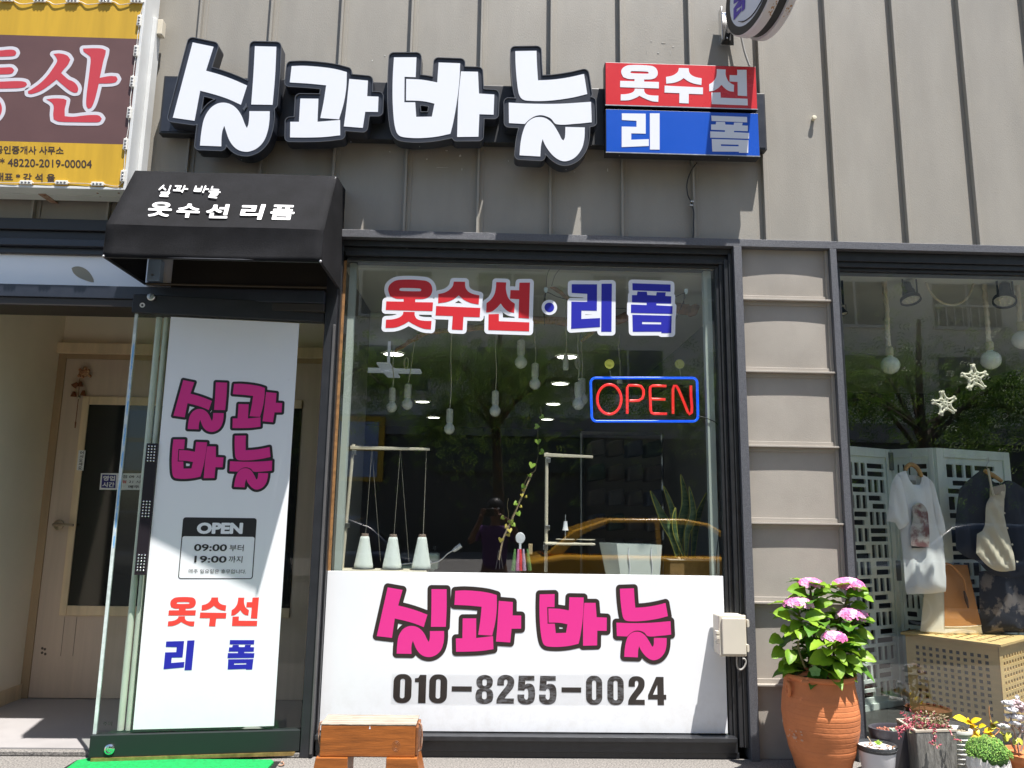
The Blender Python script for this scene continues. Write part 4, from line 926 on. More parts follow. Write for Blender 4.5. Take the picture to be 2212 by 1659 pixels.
bulb(865, 515, 680, zi, .42, 'lowest hanging bulb, on the longest cord', cz=BT)
bulb(1163, 398, 565, zi, .42, 'hanging bulb midway between the lowest bulb and the vine', cz=BT)
bulb(1330, 65, 252, zi, .36, 'highest hanging bulb, directly under the red letters', cz=BT)
bulb(1422, 217, 388, zi, .42, 'hanging bulb just right of the highest one', cz=BT)
bulb(378, 165, 262, zj, .40, 'empty hanging socket in front of a bright downlight', has=False, cz=W(0, 625, .4).z)
bulb(460, 342, 522, zj, .42, 'front bulb of the overlapping pair left of the neon sign', cz=BT)
bulb(483, 315, 492, zj, .50, 'rear bulb of the overlapping pair left of the neon sign', cz=BT)
bulb(730, 325, 478, zj, .55, 'hanging bulb half hidden behind the neon sign', cz=BT, sock=.5)
# knots of spare cord
for u, v, y in ((580, 215, .44), (457, 215-.0, .43)):
    zf = zi if u == 580 else zj; p = W(*zf(u, v), y); k = thing('cord_knot', 'loop of spare beige cord tied beside the %s' % ('second bulb from the left' if u == 580 else 'paired bulbs'), 'cord', p)
    b = MB(); b.tube([p+Vector((.012*math.cos(a)*(1+.3*math.sin(a*.5)), .006*math.sin(a*.5), .034*math.sin(a)-.0)) for a in np.linspace(0, 12, 34)], .0028, 5); b.build('loop', M_cord, k, smooth=True)
# neon OPEN sign on the inside of the glass
NY = .075
no = thing('neon_sign', 'red OPEN neon tube sign in a rounded blue tube frame', 'neon sign', W(*zj(890, 455), NY))
M_nr = mat('red_neon', (.75, .02, .03), .3, emit=(1, .03, .03), es=.42); M_nb = mat('blue_neon', (.01, .08, .7), .3, emit=(.0, .10, 1), es=.55); M_nk = mat('neon_backboard', (.015, .016, .02), .35)
def ny(pts, y=NY): return [W(*zj(*p), y) for p in pts]
fr_ = []
for x0, y0, a0 in ((1205,345,-90), (1210,562,0), (578,562,90), (572,345,180)):
    fr_ += [(x0+31*math.cos(rad(a0+15*i)), y0+33*math.sin(rad(a0+15*i))) for i in range(7)]
fr_ = [(x, y) for x, y in fr_]
b = MB(); b.tube(ny(fr_), .0068, 10, closed=True); b.build('frame_tube', M_nb, no, smooth=True)
a, c = W(*zj(572, 345), NY+.012), W(*zj(1212, 562), NY+.012)
b = MB(); b.box(a.x, c.x, NY+.012, NY+.016, c.z, a.z); b.build('backboard', glass_mat('smoked_board', (.35, .36, .38), 1.45), no)
TR = .0072
b = MB(); b.tube(ny(ell(662, 452, 78, 97, 40)), TR, 10, closed=True); b.build('letter_tube', M_nr, no, smooth=True)
b = MB(); b.tube(ny([(779,545),(779,460),(779,375),(790,360),(840,361),(868,366),(885,390),(886,420),(878,445),(855,460),(820,461),(795,461)]), TR, 10); b.build('letter_tube', M_nr, no, smooth=True)
b = MB(); b.tube(ny([(1034,365),(985,363),(945,363),(930,372),(928,400),(930,455),(932,520),(938,540),(955,546),(1000,546),(1038,546)]), TR, 10); b.tube(ny([(938,450),(1028,452)]), TR, 10); b.build('letter_tube', M_nr, no, smooth=True)
b = MB(); b.tube(ny([(1079,546),(1078,460),(1078,385),(1086,363),(1100,364),(1114,385),(1150,470),(1175,535),(1188,549),(1200,540),(1202,500),(1196,430),(1195,362)]), TR, 10); b.build('letter_tube', M_nr, no, smooth=True)
M_cup = mat('yellow_green_suction_cup', (.36, .36, .07), .2, spec=.7)
for u, v, s in ((663, 222, 'left'), (1121, 222, 'right')):
    p = W(*zj(u, v), .056); t = thing('suction_cup', 'yellow green suction cup above the %s end of the neon sign' % s, 'suction cup', p, 'suction cups holding the neon sign')
    b = MB(); b.lathe([(.026, 0), (.026, .003), (.019, .006), (.016, .005), (.009, .009), (.009, .016), (.0001, .017)], p, 22, (0, 1, 0)); b.lathe([(.0262, -.0015), (.020, -.002), (.018, -.0008)], p, 22, (0, 1, 0)); b.lathe([(.010, -.002), (.006, -.003), (.0001, -.001)], p, 16, (0, 1, 0)); b.build('cup', M_cup, t, smooth=True)
    b = MB(); b.tube([p+Vector((0, .012, 0)), W(*zj(u+10, 318), NY)], .0012, 4); b.build('line', M_cord, t)
# cable hooks stuck on the glass with black cable
M_hook = mat('clear_hook', (.58, .66, .64), .3)
hk = []
for u, v, s in ((1170, 377, 'middle'), (1888, 384, 'right')):
    p = W(*zw(u, v), .06); hk.append(p); t = thing('cable_hook', 'small clear hook on the glass near the %s of the window letters' % ('dot' if s == 'middle' else 'last letter'), 'hook', p)
    b = MB(); b.box(p.x-.010, p.x+.010, .0545, .058, p.z-.012, p.z+.010); b.box(p.x-.006, p.x+.006, .0545, .062, p.z-.020, p.z-.0122); b.build('hook', M_hook, t, bevel=.002)
cbl = thing('sign_lead', 'black lead strung between two clear hooks behind the window letters', 'cable', hk[0])
def wl(zf, pts, y=.064): return [W(*zf(*p), y) for p in pts]
b = MB(); b.tube(spline(wl(zw, [(1165,560),(1160,480),(1170,395),(1230,415),(1300,432),(1500,470),(1700,470),(1820,420),(1888,395),(1870,450),(1840,525)])), .0022, 5); b.tube(spline(wl(zw, [(1172,370),(1178,300),(1200,255)])), .0014, 5); b.tube(spline(wl(zw, [(1200,360),(1220,300),(1265,250)])), .0014, 5); b.build('lead', M_black_p, cbl, smooth=True)
ln = thing('neon_lead', 'black lead with an inline switch hanging beside the right board of the window', 'cable', W(*zj(1385, 1150), .066))
b = MB(); b.tube(spline(wl(zj, [(1240,560),(1310,580),(1375,630),(1392,800),(1388,1000),(1384,1150),(1380,1300),(1365,1450),(1360,1590)], .068)), .0025, 6); b.build('lead', M_black_p, ln, smooth=True)
p = W(*zj(1384, 1150), .068); b = MB(); b.box(p.x-.009, p.x+.009, .060, .076, p.z-.028, p.z+.028); b.build('switch', M_black_p, ln, bevel=.004)
# thread stands
def stand(lab, pole, arm, tray, cones, y, zf, clampv):
    p0, p1 = W(*zf(*pole[0]), y), W(*zf(*pole[1]), y)
    t = thing('thread_stand', lab, 'thread stand', p1)
    b = MB(); b.tube([p1, p0], .0095, 10); b.tube([p0, p0+Vector((0, 0, .012))], .006, 8); b.build('pole', M_cream, t, smooth=True)
    a0, a1 = W(*zf(*arm[0]), y), W(*zf(*arm[1]), y)
    b = MB(); b.hexa([a0+Vector((-.008,-.012,-.010)), a1+Vector((.005,-.012,-.007)), a1+Vector((.005,.012,-.007)), a0+Vector((-.008,.012,-.010))], [a0+Vector((-.008,-.012,.010)), a1+Vector((.005,-.012,.006)), a1+Vector((.005,.012,.006)), a0+Vector((-.008,.012,.010))]); b.build('arm', M_cream, t, bevel=.002)
    t0, t1 = W(*zf(*tray[0]), y), W(*zf(*tray[1]), y)
    b = MB(); b.box(t0.x, t1.x, y-.07, y+.07, t0.z-.012, t0.z); b.build('tray', M_cream, t, bevel=.004)
    for u, v in clampv:
        c = W(*zf(u, v), y); b = MB(); b.box(c.x-.013, c.x+.013, y-.014, y+.012, c.z-.013, c.z+.013); b.build('clamp', M_steel, t, bevel=.002)
    return t, p0
SY = .22
st, _ = stand('left thread stand with a long cream arm over three white cones', ((160,1560),(236,745)), ((225,768),(728,778)), ((150,1558),(720,1570)), 3, SY, zi, ((240,800),(195,1275)))
t0 = W(*zi(150, 1558), SY)
M_core = mat('cardboard_core', (.30, .22, .18), .8); M_disc = mat('dark_felt_disc', (.06, .055, .05), .9)
cz_ = t0.z+.003
coneinfo = [(300,1340,1552,'leftmost white thread cone, on a brown core, in the window'), (486,1345,1562,'middle white thread cone of the three in the window'), (677,1345,1568,'rightmost white thread cone of the three, with a dark slotted core')]
for u, vt, vb, lab in coneinfo:
    p = W(*zi(u, vb), SY); tp_ = W(*zi(u, vt+6), SY); c = thing('thread_cone', lab, 'thread cone', Vector((p.x, SY, cz_)), 'white thread cones on the stand')
    hh = tp_.z-cz_; rb = .051; rt = .0235
    b = MB(); b.lathe([(rb-.003, 0), (rb, .006), (rb*.98, .02)]+[(rb+(rt-rb)*i/12+(.0006 if i % 2 else 0), .012+(hh-.018)*i/12) for i in range(1, 12)]+[(rt, hh-.004), (rt-.003, hh)], (p.x, SY, cz_), 20); b.build('thread', M_cones, c, smooth=True)
    b = MB(); b.lathe([(rt-.0035, hh-.001), (rt-.004, hh+.014), (rt-.006, hh+.014)], (p.x, SY, cz_), 14); b.build('core', M_core, c)
    b = MB(); b.lathe([(.062, -.0028), (.062, -.0002), (.0001, -.0002)], (p.x, SY, cz_), 20); b.build('felt_disc', M_disc, c)
    ax = W(*zi(u+55 if u < 600 else 712, 792), SY)
    b = MB(); b.tube([(p.x+.004, SY, cz_+hh+.012), (ax.x, SY, ax.z+.012)], .0008, 4); b.tube([(ax.x, SY, ax.z+.012), (ax.x+(.06 if u < 600 else -.01), SY+.1, cz_+.03)], .0008, 4); b.build('thread_end', M_cord, c)
st2, _ = stand('right thread stand with an upright cream pole and short arm beside the paper bag', ((248,1580),(254,800)), ((245,815),(548,828)), ((238,1385),(560,1392)), 0, SY, zj, ((262,850),(258,1290),(245,1418)))
p = W(*zj(375, 1368), SY); b = MB(); b.lathe([(.052, 0), (.052, .003), (.0001, .003)], p, 22, sx=1.0); b.lathe([(.052, 0), (.052, .003), (.0001, .003)], (p.x+.112, SY, p.z), 22); b.build('spool_disc', mat('cream_disc', (.5, .47, .38), .5), st2)
sp_ = thing('spool_cap', 'small white cone cap on the bare spool pin by the right thread stand', 'spool', p+Vector((0, 0, .003)))
hz_ = W(*zj(375, 1205), SY).z-p.z; b = MB(); b.tube([p, p+Vector((0, 0, hz_))], .0025, 6); b.build('pin', M_steel, sp_)
zc2 = W(*zj(375, 1308), SY).z-p.z; zc3 = W(*zj(375, 1248), SY).z-p.z
b = MB(); b.lathe([(.017, zc2), (.014, zc2+.012), (.010, zc3-.006), (.010, zc3), (.003, zc3)], p, 14); b.build('cap', M_wface, sp_, smooth=True)
# paper bag
pby = .17
pg_ = thing('paper_bag', 'white paper gift bag with string handles folded over its front', 'paper bag', W(*zj(800, 1590), pby))
Q4 = [W(*zj(*p), pby) for p in ((710,1393),(1006,1403),(992,1610),(735,1610))]
L1 = [W(*zj(*p), pby+.11) for p in ((596,1390),(640,1610))]
M_pap = mat('pale_green_white_paper', (.66, .71, .67), .6, n=.02, ns=3)
b = MB(); tl, tr, br, bl = Q4
bk_ = [Vector((L1[0].x, pby+.11, tl.z)), Vector((tr.x-.03, pby+.13, tr.z)), Vector((br.x-.03, pby+.13, br.z)), Vector((L1[1].x, pby+.11, bl.z))]
b.add([tl, tr, br, bl]+bk_, [(0,1,2,3), (0,3,7,4), (1,5,6,2), (5,4,7,6), (3,2,6,7)]); o = b.build('bag', M_pap, pg_); m_ = o.modifiers.new('solid', 'SOLIDIFY'); m_.thickness = .0012
for x in (790, 937):
    b = MB(); b.tube(spline([W(*zj(x, 1425), pby-.003), W(*zj(x-2, 1480), pby-.005), W(*zj(x+6, 1540), pby-.004), W(*zj(x+2, 1612), pby-.004)]), .0028, 6); b.build('handle', M_wface, pg_, smooth=True)
    p = W(*zj(x, 1425), pby-.001); b = MB(); b.ball(p, .004, 8); b.build('eyelet', M_steel, pg_)
# snake plant
spy = .30
pot = [W(*zj(*p), spy) for p in ((1035,1492),(1335,1488),(1335,1615),(1035,1615))]
sn = thing('snake_plant', 'snake plant with yellow edged banded leaves in a brown box planter', 'plant', W(*zj(1185, 1600), spy))
b = MB(); x0, x1 = pot[0].x, pot[1].x; z1_ = pot[0].z
b.box(x0, x1, spy-.08, spy+.08, TZ+.001, z1_-.005); o = b.build('planter', mat('brown_planter', (.20, .12, .045), .6, n=.2, ns=40), sn, bevel=.003)
b = MB(); b.box(x0-.005, x1+.005, spy-.085, spy+.085, z1_-.0048, z1_); b.build('planter_rim', mat('pale_rim', (.45, .42, .36), .4), sn, bevel=.002)
b = MB()
for i in range(60): b.ball((random.uniform(x0+.05, x1-.05), spy+random.uniform(-.07, .05), z1_+random.uniform(0, .008)), random.uniform(.004, .008), 6)
b.build('bark_chips', mat('bark_chips', (.42, .32, .2), .9, n=.3, ns=30), sn)
M_sn = mat('banded_leaf', (.035, .085, .035), .45, col2=(.12, .17, .075), ns=9, stretch=(1.2, 1.2, 7), lo=.42, hi=.58); M_sne = mat('yellow_leaf_edge', (.42, .40, .07), .45)
def sword(pts, wd, y, tw=0):
    P = spline([W(*zj(*p), y) for p in pts], 6); n = len(P); L = []; Rr = []; Mid = []
    for i, p in enumerate(P):
        t = i/(n-1); tg = (P[min(i+1, n-1)]-P[max(i-1, 0)]).normalized(); sd_ = Vector((tg.z, 0, -tg.x)); sd_ = (sd_*math.cos(tw*t)+Vector((0, 1, 0))*math.sin(tw*t)).normalized()
        wv = wd*(.35+1.3*t if t < .5 else 1)*max(.02, (1-max(0, (t-.55)/.45)**1.8)); L.append(p-sd_*wv); Rr.append(p+sd_*wv); Mid.append(p+Vector((0, .35*wv, 0)))
    b = MB(); vs = []; 
    for a, m_, c in zip(L, Mid, Rr): vs += [a, m_, c]
    fs = []
    for i in range(n-1): fs += [(3*i, 3*i+1, 3*i+4, 3*i+3), (3*i+1, 3*i+2, 3*i+5, 3*i+4)]
    b.add(vs, fs); o = b.build('leaf', M_sn, sn, smooth=True); so2 = o.modifiers.new('solid', 'SOLIDIFY'); so2.thickness = .003
    b = MB(); b.tube(L, .0028, 5); b.tube(Rr, .0028, 5); b.build('leaf_edge', M_sne, o, smooth=True)
sword([(1110,1480),(1070,1340),(1010,1220),(930,1048)], .026, .26, .5); sword([(1100,1480),(1092,1340),(1075,1180),(1016,1016)], .017, .36, -.4)
sword([(1120,1480),(1128,1300),(1160,1130),(1130,942)], .024, .30, .3); sword([(1165,1480),(1170,1330),(1210,1200),(1185,1022)], .018, .27, -.3); sword([(1210,1480),(1220,1330),(1240,1220),(1297,1062)], .022, .32, .6); sword([(1150,1480),(1100,1350),(1085,1240),(1095,1160)], .012, .25, .2)
# vine climbing a stick, with small pots
vy = .25
vn = thing('vine', 'leafy vine climbing a leaning stick in the middle of the window', 'plant', W(*zi(1200, 1560), vy))
sk = [W(*zi(*p), vy) for p in ((1185,1500),(1215,1360),(1270,1240),(1330,1100),(1403,935))]
b = MB(); b.tube(spline(sk), .0052, 7); b.build('stick', mat('stick', (.42, .32, .2), .8), vn, smooth=True)
vv = [(1240,1330),(1262,1240),(1290,1180),(1330,1090),(1350,1010),(1385,940),(1420,920),(1432,860),(1445,780),(1440,700),(1442,630),(1462,560),(1455,500)]
b = MB(); b.tube(spline([W(*zi(*p), vy-.006) for p in vv]), .0015, 5); b.tube(spline([W(*zi(*p), vy) for p in ((1240,1260),(1248,1200),(1240,1150),(1248,1098))]), .0012, 5); b.build('stem', mat('vine_stem', (.16, .13, .06), .7), vn)
M_vl = mat('vine_leaf', (.22, .42, .05), .45, col2=(.36, .46, .06), ns=6); M_vy = mat('yellowed_leaf', (.55, .45, .08), .5)
def heart(c, s, ang, m):
    pts = [(0,-.1),(.3,.25),(.62,.32),(.85,.1),(.8,-.3),(.45,-.75),(0,-1.25),(-.45,-.75),(-.8,-.3),(-.85,.1),(-.62,.32),(-.3,.25)]; ca, sa_ = math.cos(ang), math.sin(ang); til = random.uniform(-.5, .5)
    vs = [Vector(c)]+[Vector((c.x+s*(x*ca-y*sa_), c.y+s*abs(x)*.35+s*y*til, c.z+s*(x*sa_+y*ca))) for x, y in pts]; n = len(pts)
    b = MB(); b.add(vs, [(0, 1+i, 1+(i+1) % n) for i in range(n)]); return b.build('leaf', m, vn, smooth=True)
for u, v, s, a, y_ in ((1462,562,.018,.9,0),(1425,627,.020,1.4,0),(1440,718,.021,.1,0),(1460,792,.021,1.1,0),(1405,872,.023,-.3,0),(1385,942,.014,.4,0),(1350,1015,.018,-.6,0),(1345,1040,.013,.5,1),(1335,1072,.012,.2,1),(1300,1128,.016,-1,0),(1310,1190,.019,.4,0),(1326,1150,.010,1,1),(1215,1222,.015,-1.1,0),(1262,1245,.019,.3,0),(1240,1278,.016,-.8,1),(1278,1268,.014,.8,0),(1255,1300,.017,.2,1),(1200,1362,.018,-.2,1),(1245,1330,.016,.5,1),(1360,1085,.010,.9,1)):
    heart(W(*zi(u, v), vy-.012), s, a, M_vy if y_ else M_vl)
wp = thing('wire_plant_stand', 'small white tray with wire legs holding the vine', 'stand', W(*zi(1180, 1575), vy))
p = W(*zi(1180, 1570), vy); b = MB(); b.lathe([(.05, 0), (.055, .010), (.052, .010), (.048, .003), (.0001, .003)], (p.x, vy, TZ+.002), 20); b.build('tray', M_wface, wp, smooth=True)
b = MB()
for u in (1165, 1190, 1212): b.tube([W(*zi(u, 1560), vy), W(*zi(1188+(u-1188)*.2, 1440), vy)], .0016, 5)
b.build('wire', M_steel, wp)
hb = thing('yarn_bundle', 'bundle of pink, purple and green yarn with a round white paddle standing in it', 'yarn', W(*zi(1325, 1570), vy))
p = W(*zi(1325, 1358), vy); cs = [(p.x+x, p.z+y) for x, y in ell(0, 0, .0265, .031)]
b = MB(); b.lathe([(.0001, -.004), (.024, -.003), (.0265, 0), (.024, .003), (.0001, .004)], p, 24, (0, 1, 0), sy=1.15); b.box(p.x-.006, p.x+.006, vy-.003, vy+.003, p.z-.06, p.z-.03); b.build('paddle', M_wface, hb, smooth=True)
for u, c_, nm in ((1290, (.10,.22,.06), 'green_yarn'), (1312, (.55,.16,.35), 'pink_yarn'), (1326, (.7,.05,.06), 'red_yarn'), (1345, (.42,.30,.45), 'mauve_yarn'), (1372, (.09,.20,.06), 'dark_green_yarn')):
    b = MB(); b.tube([W(*zi(u+(u-1325)*.35, 1570), vy-.005), W(*zi(u+(u-1325)*.15, 1500), vy-.012), W(*zi(u, 1430), vy)], [.011, .010, .005], 8); b.build('strand', mat(nm, c_, .9, n=.3, ns=90), hb, smooth=True)
q = W(*zi(1390, 1430), vy); b = MB(); b.box(q.x-.010, q.x+.012, vy-.004, vy+.0, q.z-.028, q.z+.028); b.build('wooden_tag', mat('tag_wood', (.5, .38, .22), .6), hb, bevel=.002)
b = MB(); b.lathe([(.05, 0), (.056, .008), (.0001, .004)], (W(*zi(1325, 1570), vy).x, vy, TZ+.002), 20); b.build('saucer', M_wface, hb, smooth=True)
# sewing machine and its goose-neck lamp
sy_ = .55
sp0 = W(*zi(700, 1555), sy_); sm = thing('sewing_machine', 'pale green sewing machine low behind the right thread cone', 'sewing machine', sp0)
M_smc = mat('pale_green_machine', (.34, .42, .37), .4)
b = MB(); a, c = W(*zi(520, 1520), sy_), W(*zi(770, 1570), sy_); b.box(a.x, c.x, sy_-.06, sy_+.06, c.z, a.z-.01); b.build('bed', M_smc, sm, bevel=.012)
a, c = W(*zi(722, 1455), sy_), W(*zi(792, 1560), sy_); b = MB(); b.box(a.x, c.x, sy_-.06, sy_+.06, c.z, a.z); b.build('head', M_smc, sm, bevel=.012)
b = MB(); p = W(*zi(765, 1440), sy_); b.tube([p, p+Vector((0, 0, .025))], .010, 8); b.build('knob', M_black_p, sm)
b = MB(); b.lathe([(.014, 0), (.018, .008), (.0001, .012)], W(*zi(728, 1520), sy_-.062), 14, (0, -1, 0)); b.build('dial', M_wface, sm, smooth=True)
gl_ = thing('gooseneck_lamp', 'small lamp on a bent silver neck above the sewing machine', 'lamp', W(*zi(540, 1530), .5))
pts = spline([W(*zi(*p), .48) for p in ((540,1530),(650,1520),(740,1522),(800,1505),(850,1460),(890,1437))]); b = MB(); b.tube(pts, .0045, 8); b.build('neck', M_steel, gl_, smooth=True)
b = MB(); a, c = W(*zi(885, 1442), .48), W(*zi(938, 1405), .48); b.tube([a, a+(c-a)*.3, c], [.008, .013, .014], 12); b.build('shade', M_wface, gl_, smooth=True)
# dim rail of clothes at the back right, grey machine at the back
rk = thing('clothes_rack', 'dim rack of folded and hanging cloth at the back right of the sewing shop', 'rack', (1.1, 2.4, .02))
b = MB(); b.tube([(.75, 2.3, .02), (.75, 2.3, 1.85)], .014, 8); b.tube([(1.42, 2.3, .02), (1.42, 2.3, 1.85)], .014, 8); b.tube([(.75, 2.3, 1.85), (1.42, 2.3, 1.85)], .014, 8); b.build('rail', M_steel, rk)
for r_ in range(5):
    for c_ in range(4):
        k = random.choice([(.14,.15,.2),(.2,.17,.15),(.08,.12,.1),(.22,.2,.2),(.16,.06,.08)]); x = .80+c_*.155; z = .85+r_*.2; b = MB()
        b.hexa([(x, 2.2, z), (x+.14, 2.2, z+.02), (x+.14, 2.4, z+.02), (x, 2.4, z)], [(x+.01, 2.2, z+.12), (x+.13, 2.2, z+.15), (x+.13, 2.4, z+.15), (x+.01, 2.4, z+.12)]); b.build('folded_cloth', mat('cloth_%d' % ((r_*4+c_) % 7), k, .9), rk, bevel=.02)
# ---------------------------------------------------------------- things inside the clothes shop window
zs1 = Z(3232, 950, .4822); zs2 = Z(3232, 1700, .4822); zbx = Z(3332, 2424, .3616); zpl = Z(2700, 1800, .4822)
C2 = 1.42+H
# folding screen
M_scr = mat('mint_white_screen', (.70, .77, .72), .6, n=.05, ns=14, stretch=(1, 1, .2))
scr = thing('folding_screen', 'mint white folding screen with cut-out lattice panels behind the clothes', 'folding screen', (2.6, .75, .3))
def panel(pl, pr, z0, z1, hole_frac=(.12, .88, .06, .945), seed=1):
    a, c = Vector(pl), Vector(pr); L = (c-a).length; ex = (c-a)/L; nn = Vector((ex.y, -ex.x, 0)); R_ = random.Random(seed)
    if nn.y > 0: nn = -nn
    hgt = z1-z0; hx0, hx1, hz0, hz1 = hole_frac[0]*L, hole_frac[1]*L, hole_frac[2]*hgt, hole_frac[3]*hgt
    holes = []; cols = 2; cw = (hx1-hx0)/cols; zz_ = hz0
    g = .0095
    cells = []
    rows = int(round((hz1-hz0)/.098)); ch = (hz1-hz0)/rows
    # a basket weave of level and upright slots
    for r in range(rows):
        for c_ in range(cols):
            x0, z0_ = hx0+c_*cw, hz0+r*ch
            if (r+c_) % 2:
                k = 3
                for i in range(k): holes.append((x0+cw*i/k+g, z0_+g, x0+cw*(i+1)/k-g, z0_+ch-g))
            else:
                k = 2
                for i in range(k):
                    s0 = cw*R_.choice((0, 0, .18)); e0 = cw*R_.choice((1, 1, .8)); holes.append((x0+s0+g, z0_+ch*i/k+g, x0+e0-g, z0_+ch*(i+1)/k-g))
    cs = [[(0, 0), (L, 0), (L, hgt), (0, hgt)]]+[rrect(*h, .004, 2) for h in holes]
    def fn(x, z, c_): return tuple(a+ex*x+nn*(c_-.006)+Vector((0, 0, z0+z)))
    o = shape('panel', cs, fn, .012, M_scr, scr)
    b = MB()
    for x0, x1, za, zb2 in ((0, L*.09, 0, hgt), (L*.91, L, 0, hgt), (L*.0905, L*.9095, hgt*.965, hgt), (L*.0905, L*.9095, 0, hgt*.045)):
        b.hexa([a+ex*x0+nn*.0065+Vector((0,0,z0+za)), a+ex*x1+nn*.0065+Vector((0,0,z0+za)), a+ex*x1+nn*.016+Vector((0,0,z0+za)), a+ex*x0+nn*.016+Vector((0,0,z0+za))],
               [a+ex*x0+nn*.0065+Vector((0,0,z0+zb2)), a+ex*x1+nn*.0065+Vector((0,0,z0+zb2)), a+ex*x1+nn*.016+Vector((0,0,z0+zb2)), a+ex*x0+nn*.016+Vector((0,0,z0+zb2))])
    b.build('stile', M_scr, o, bevel=.002)
y1_, y2_ = .55, .72
pA0 = W(*zs2(230, 148), .5); pA1 = W(*zs2(545, 146), y2_); pB1 = W(*zs2(917, 190), y1_); pC1 = W(*zs2(1520, 204), .80)
ztop = pA1.z; zbot = W(*zbx(600, 1110), .55).z
panel((pA0.x-.06, .5, 0), (pA1.x, y2_, 0), zbot, ztop, seed=3)
panel((pA1.x+.012, y2_, 0), (pB1.x, y1_, 0), zbot, ztop, seed=5)
panel((pB1.x+.006, y1_, 0), (pC1.x, .80, 0), zbot, ztop, seed=8)
b = MB(); b.box(pA1.x-.008, pA1.x+.018, y2_-.03, y2_-.014, ztop-.13, ztop-.02); b.box(pA1.x-.008, pA1.x+.018, y2_-.03, y2_-.014, zbot+.75, zbot+.87); b.build('hinge', mat('dark_hinge', (.10, .11, .11), .5), scr)
# dark floor box in the window
plat = thing('display_platform', 'low dark platform under the display in the clothes shop window', 'platform', (3, .5, .1))
b = MB(); b.box(1.93, 4.4, .13, 1.2, .025, .10); b.build('platform', mat('dark_platform', (.05, .05, .048), .5, n=.2, ns=8), plat, bevel=.004)
# clothes
M_cot = mat('white_cotton', (.88, .89, .90), .9, bump=.1, bs=300); M_navy = mat('navy_cloth', (.018, .022, .038), .9, bump=.15, bs=200); M_bei = mat('beige_cloth', (.62, .56, .44), .9, bump=.15, bs=200)
TY = .42
def garm(nm, t, pts, y, m, th=.022, zf=zs2, step=.022, fold=None, edge=.045, ang=60):
    cs = [[(lambda q: (q.x, q.z))(W(*zf(*p), y)) for p in smooth_poly(pts, ang)]]
    return pillow(nm, cs, lambda a, b_, h: (a, y-h, b_), th, m, t, edge=edge, step=step, fold=fold)
def hanger(t, pts, hook, y, m):
    b = MB(); P = spline([W(*zs2(*p), y) for p in pts]); b.tube(P, [.011+.003*math.sin(math.pi*i/(len(P)-1)) for i in range(len(P))], 8); b.build('hanger', m, t, smooth=True)
    b = MB(); b.tube(spline([W(*zs2(*p), y) for p in hook]), .002, 6); b.build('hook', M_steel, t, smooth=True)
ts = thing('tshirt', 'white short sleeved t-shirt on a wooden hanger in the clothes shop window', 'shirt', W(*zs2(780, 400), TY))
M_hang = mat('wooden_hanger', (.45, .25, .08), .45, n=.15, ns=20)
fold = lambda x, z: .007*math.sin(x*62+z*9)*(.3+.7*max(0, 1-(z-.6)))+.004*math.sin(x*25-z*13)
garm('body', ts, [(630,338),(690,318),(700,345),(722,400),(755,440),(790,445),(815,420),(828,350),(880,385),(915,430),(945,560),(975,760),(992,900),(1005,1000),(1012,1100),(1020,1305),(900,1322),(780,1324),(705,1326),(692,1290),(682,1150),(664,950),(648,805),(640,700),(615,560),(600,430)], TY, M_cot, th=.02, edge=.06, fold=fold, ang=35)
garm('sleeve', ts, [(622,342),(655,400),(690,540),(712,690),(716,745),(690,775),(640,800),(606,742),(537,728),(555,600),(578,420)], TY-.022, M_cot, th=.012, edge=.03, step=.016, fold=lambda x, z: .004*math.sin(x*90+z*20), ang=35)
garm('sleeve', ts, [(882,388),(925,440),(955,565),(1005,735),(1022,830),(985,840),(955,775),(930,640),(900,480)], TY-.020, M_cot, th=.010, edge=.03, step=.016, fold=lambda x, z: .004*math.sin(x*90-z*20), ang=35)
garm('neck_back', ts, [(700,340),(735,365),(780,372),(825,350),(820,420),(790,448),(755,442),(722,402)], TY+.02, mat('shirt_inside', (.50, .52, .52), .9), th=.004, step=.05, edge=.01)
q = [W(*zs2(*p), TY+.012) for p in ((728,395),(776,398),(774,432),(738,428))]; b = MB(); b.quad(*q); b.build('neck_label', mat('grey_label', (.25, .24, .22), .8), ts)
garm('print', ts, [(745,610),(800,580),(850,610),(875,680),(865,740),(885,800),(884,945),(742,950),(732,860),(735,770),(765,740),(750,680)], TY-.036, mat('grey_red_print', (.50, .47, .45), .9, col2=(.22, .10, .10), ns=13, lo=.40, hi=.52), th=.003, step=.05, edge=.01)
hanger(ts, [(690,318),(700,290),(735,268),(775,285),(805,325),(826,368)], [(728,262),(722,232),(740,205),(742,180),(730,168)], TY+.008, M_hang)
jk = thing('jacket', 'navy jacket on a wooden hanger at the right edge of the display window', 'jacket', W(*zs2(1400, 400), .45))
fold2 = lambda x, z: .010*math.sin(x*45+z*6)
garm('body', jk, [(1310,310),(1345,300),(1380,360),(1400,420),(1450,440),(1500,400),(1540,400),(1620,440),(1720,520),(1760,700),(1770,1100),(1640,1180),(1500,1190),(1360,1140),(1280,1060),(1180,1020),(1105,960),(1098,780),(1110,620),(1130,470),(1200,400)], .45, M_navy, th=.018, edge=.06, fold=lambda x, z: .012*math.sin(x*38+z*9)+.005*math.sin(x*80), ang=35)
hanger(jk, [(1335,315),(1370,335),(1420,365),(1478,405)], [(1358,300),(1356,270),(1370,240),(1366,205)], .43, M_hang)
for u, v in ((1498,664),(1522,786),(1562,920),(1603,1062)):
    b = MB(); b.lathe([(.006, 0), (.006, .002), (.0001, .003)], W(*zs2(u, v), .395), 12, (0, -1, 0)); b.build('button', M_bei, jk)
dr = thing('beige_dress', 'beige strapped top draped over the front of the navy jacket', 'dress', W(*zs2(1420, 800), .38))
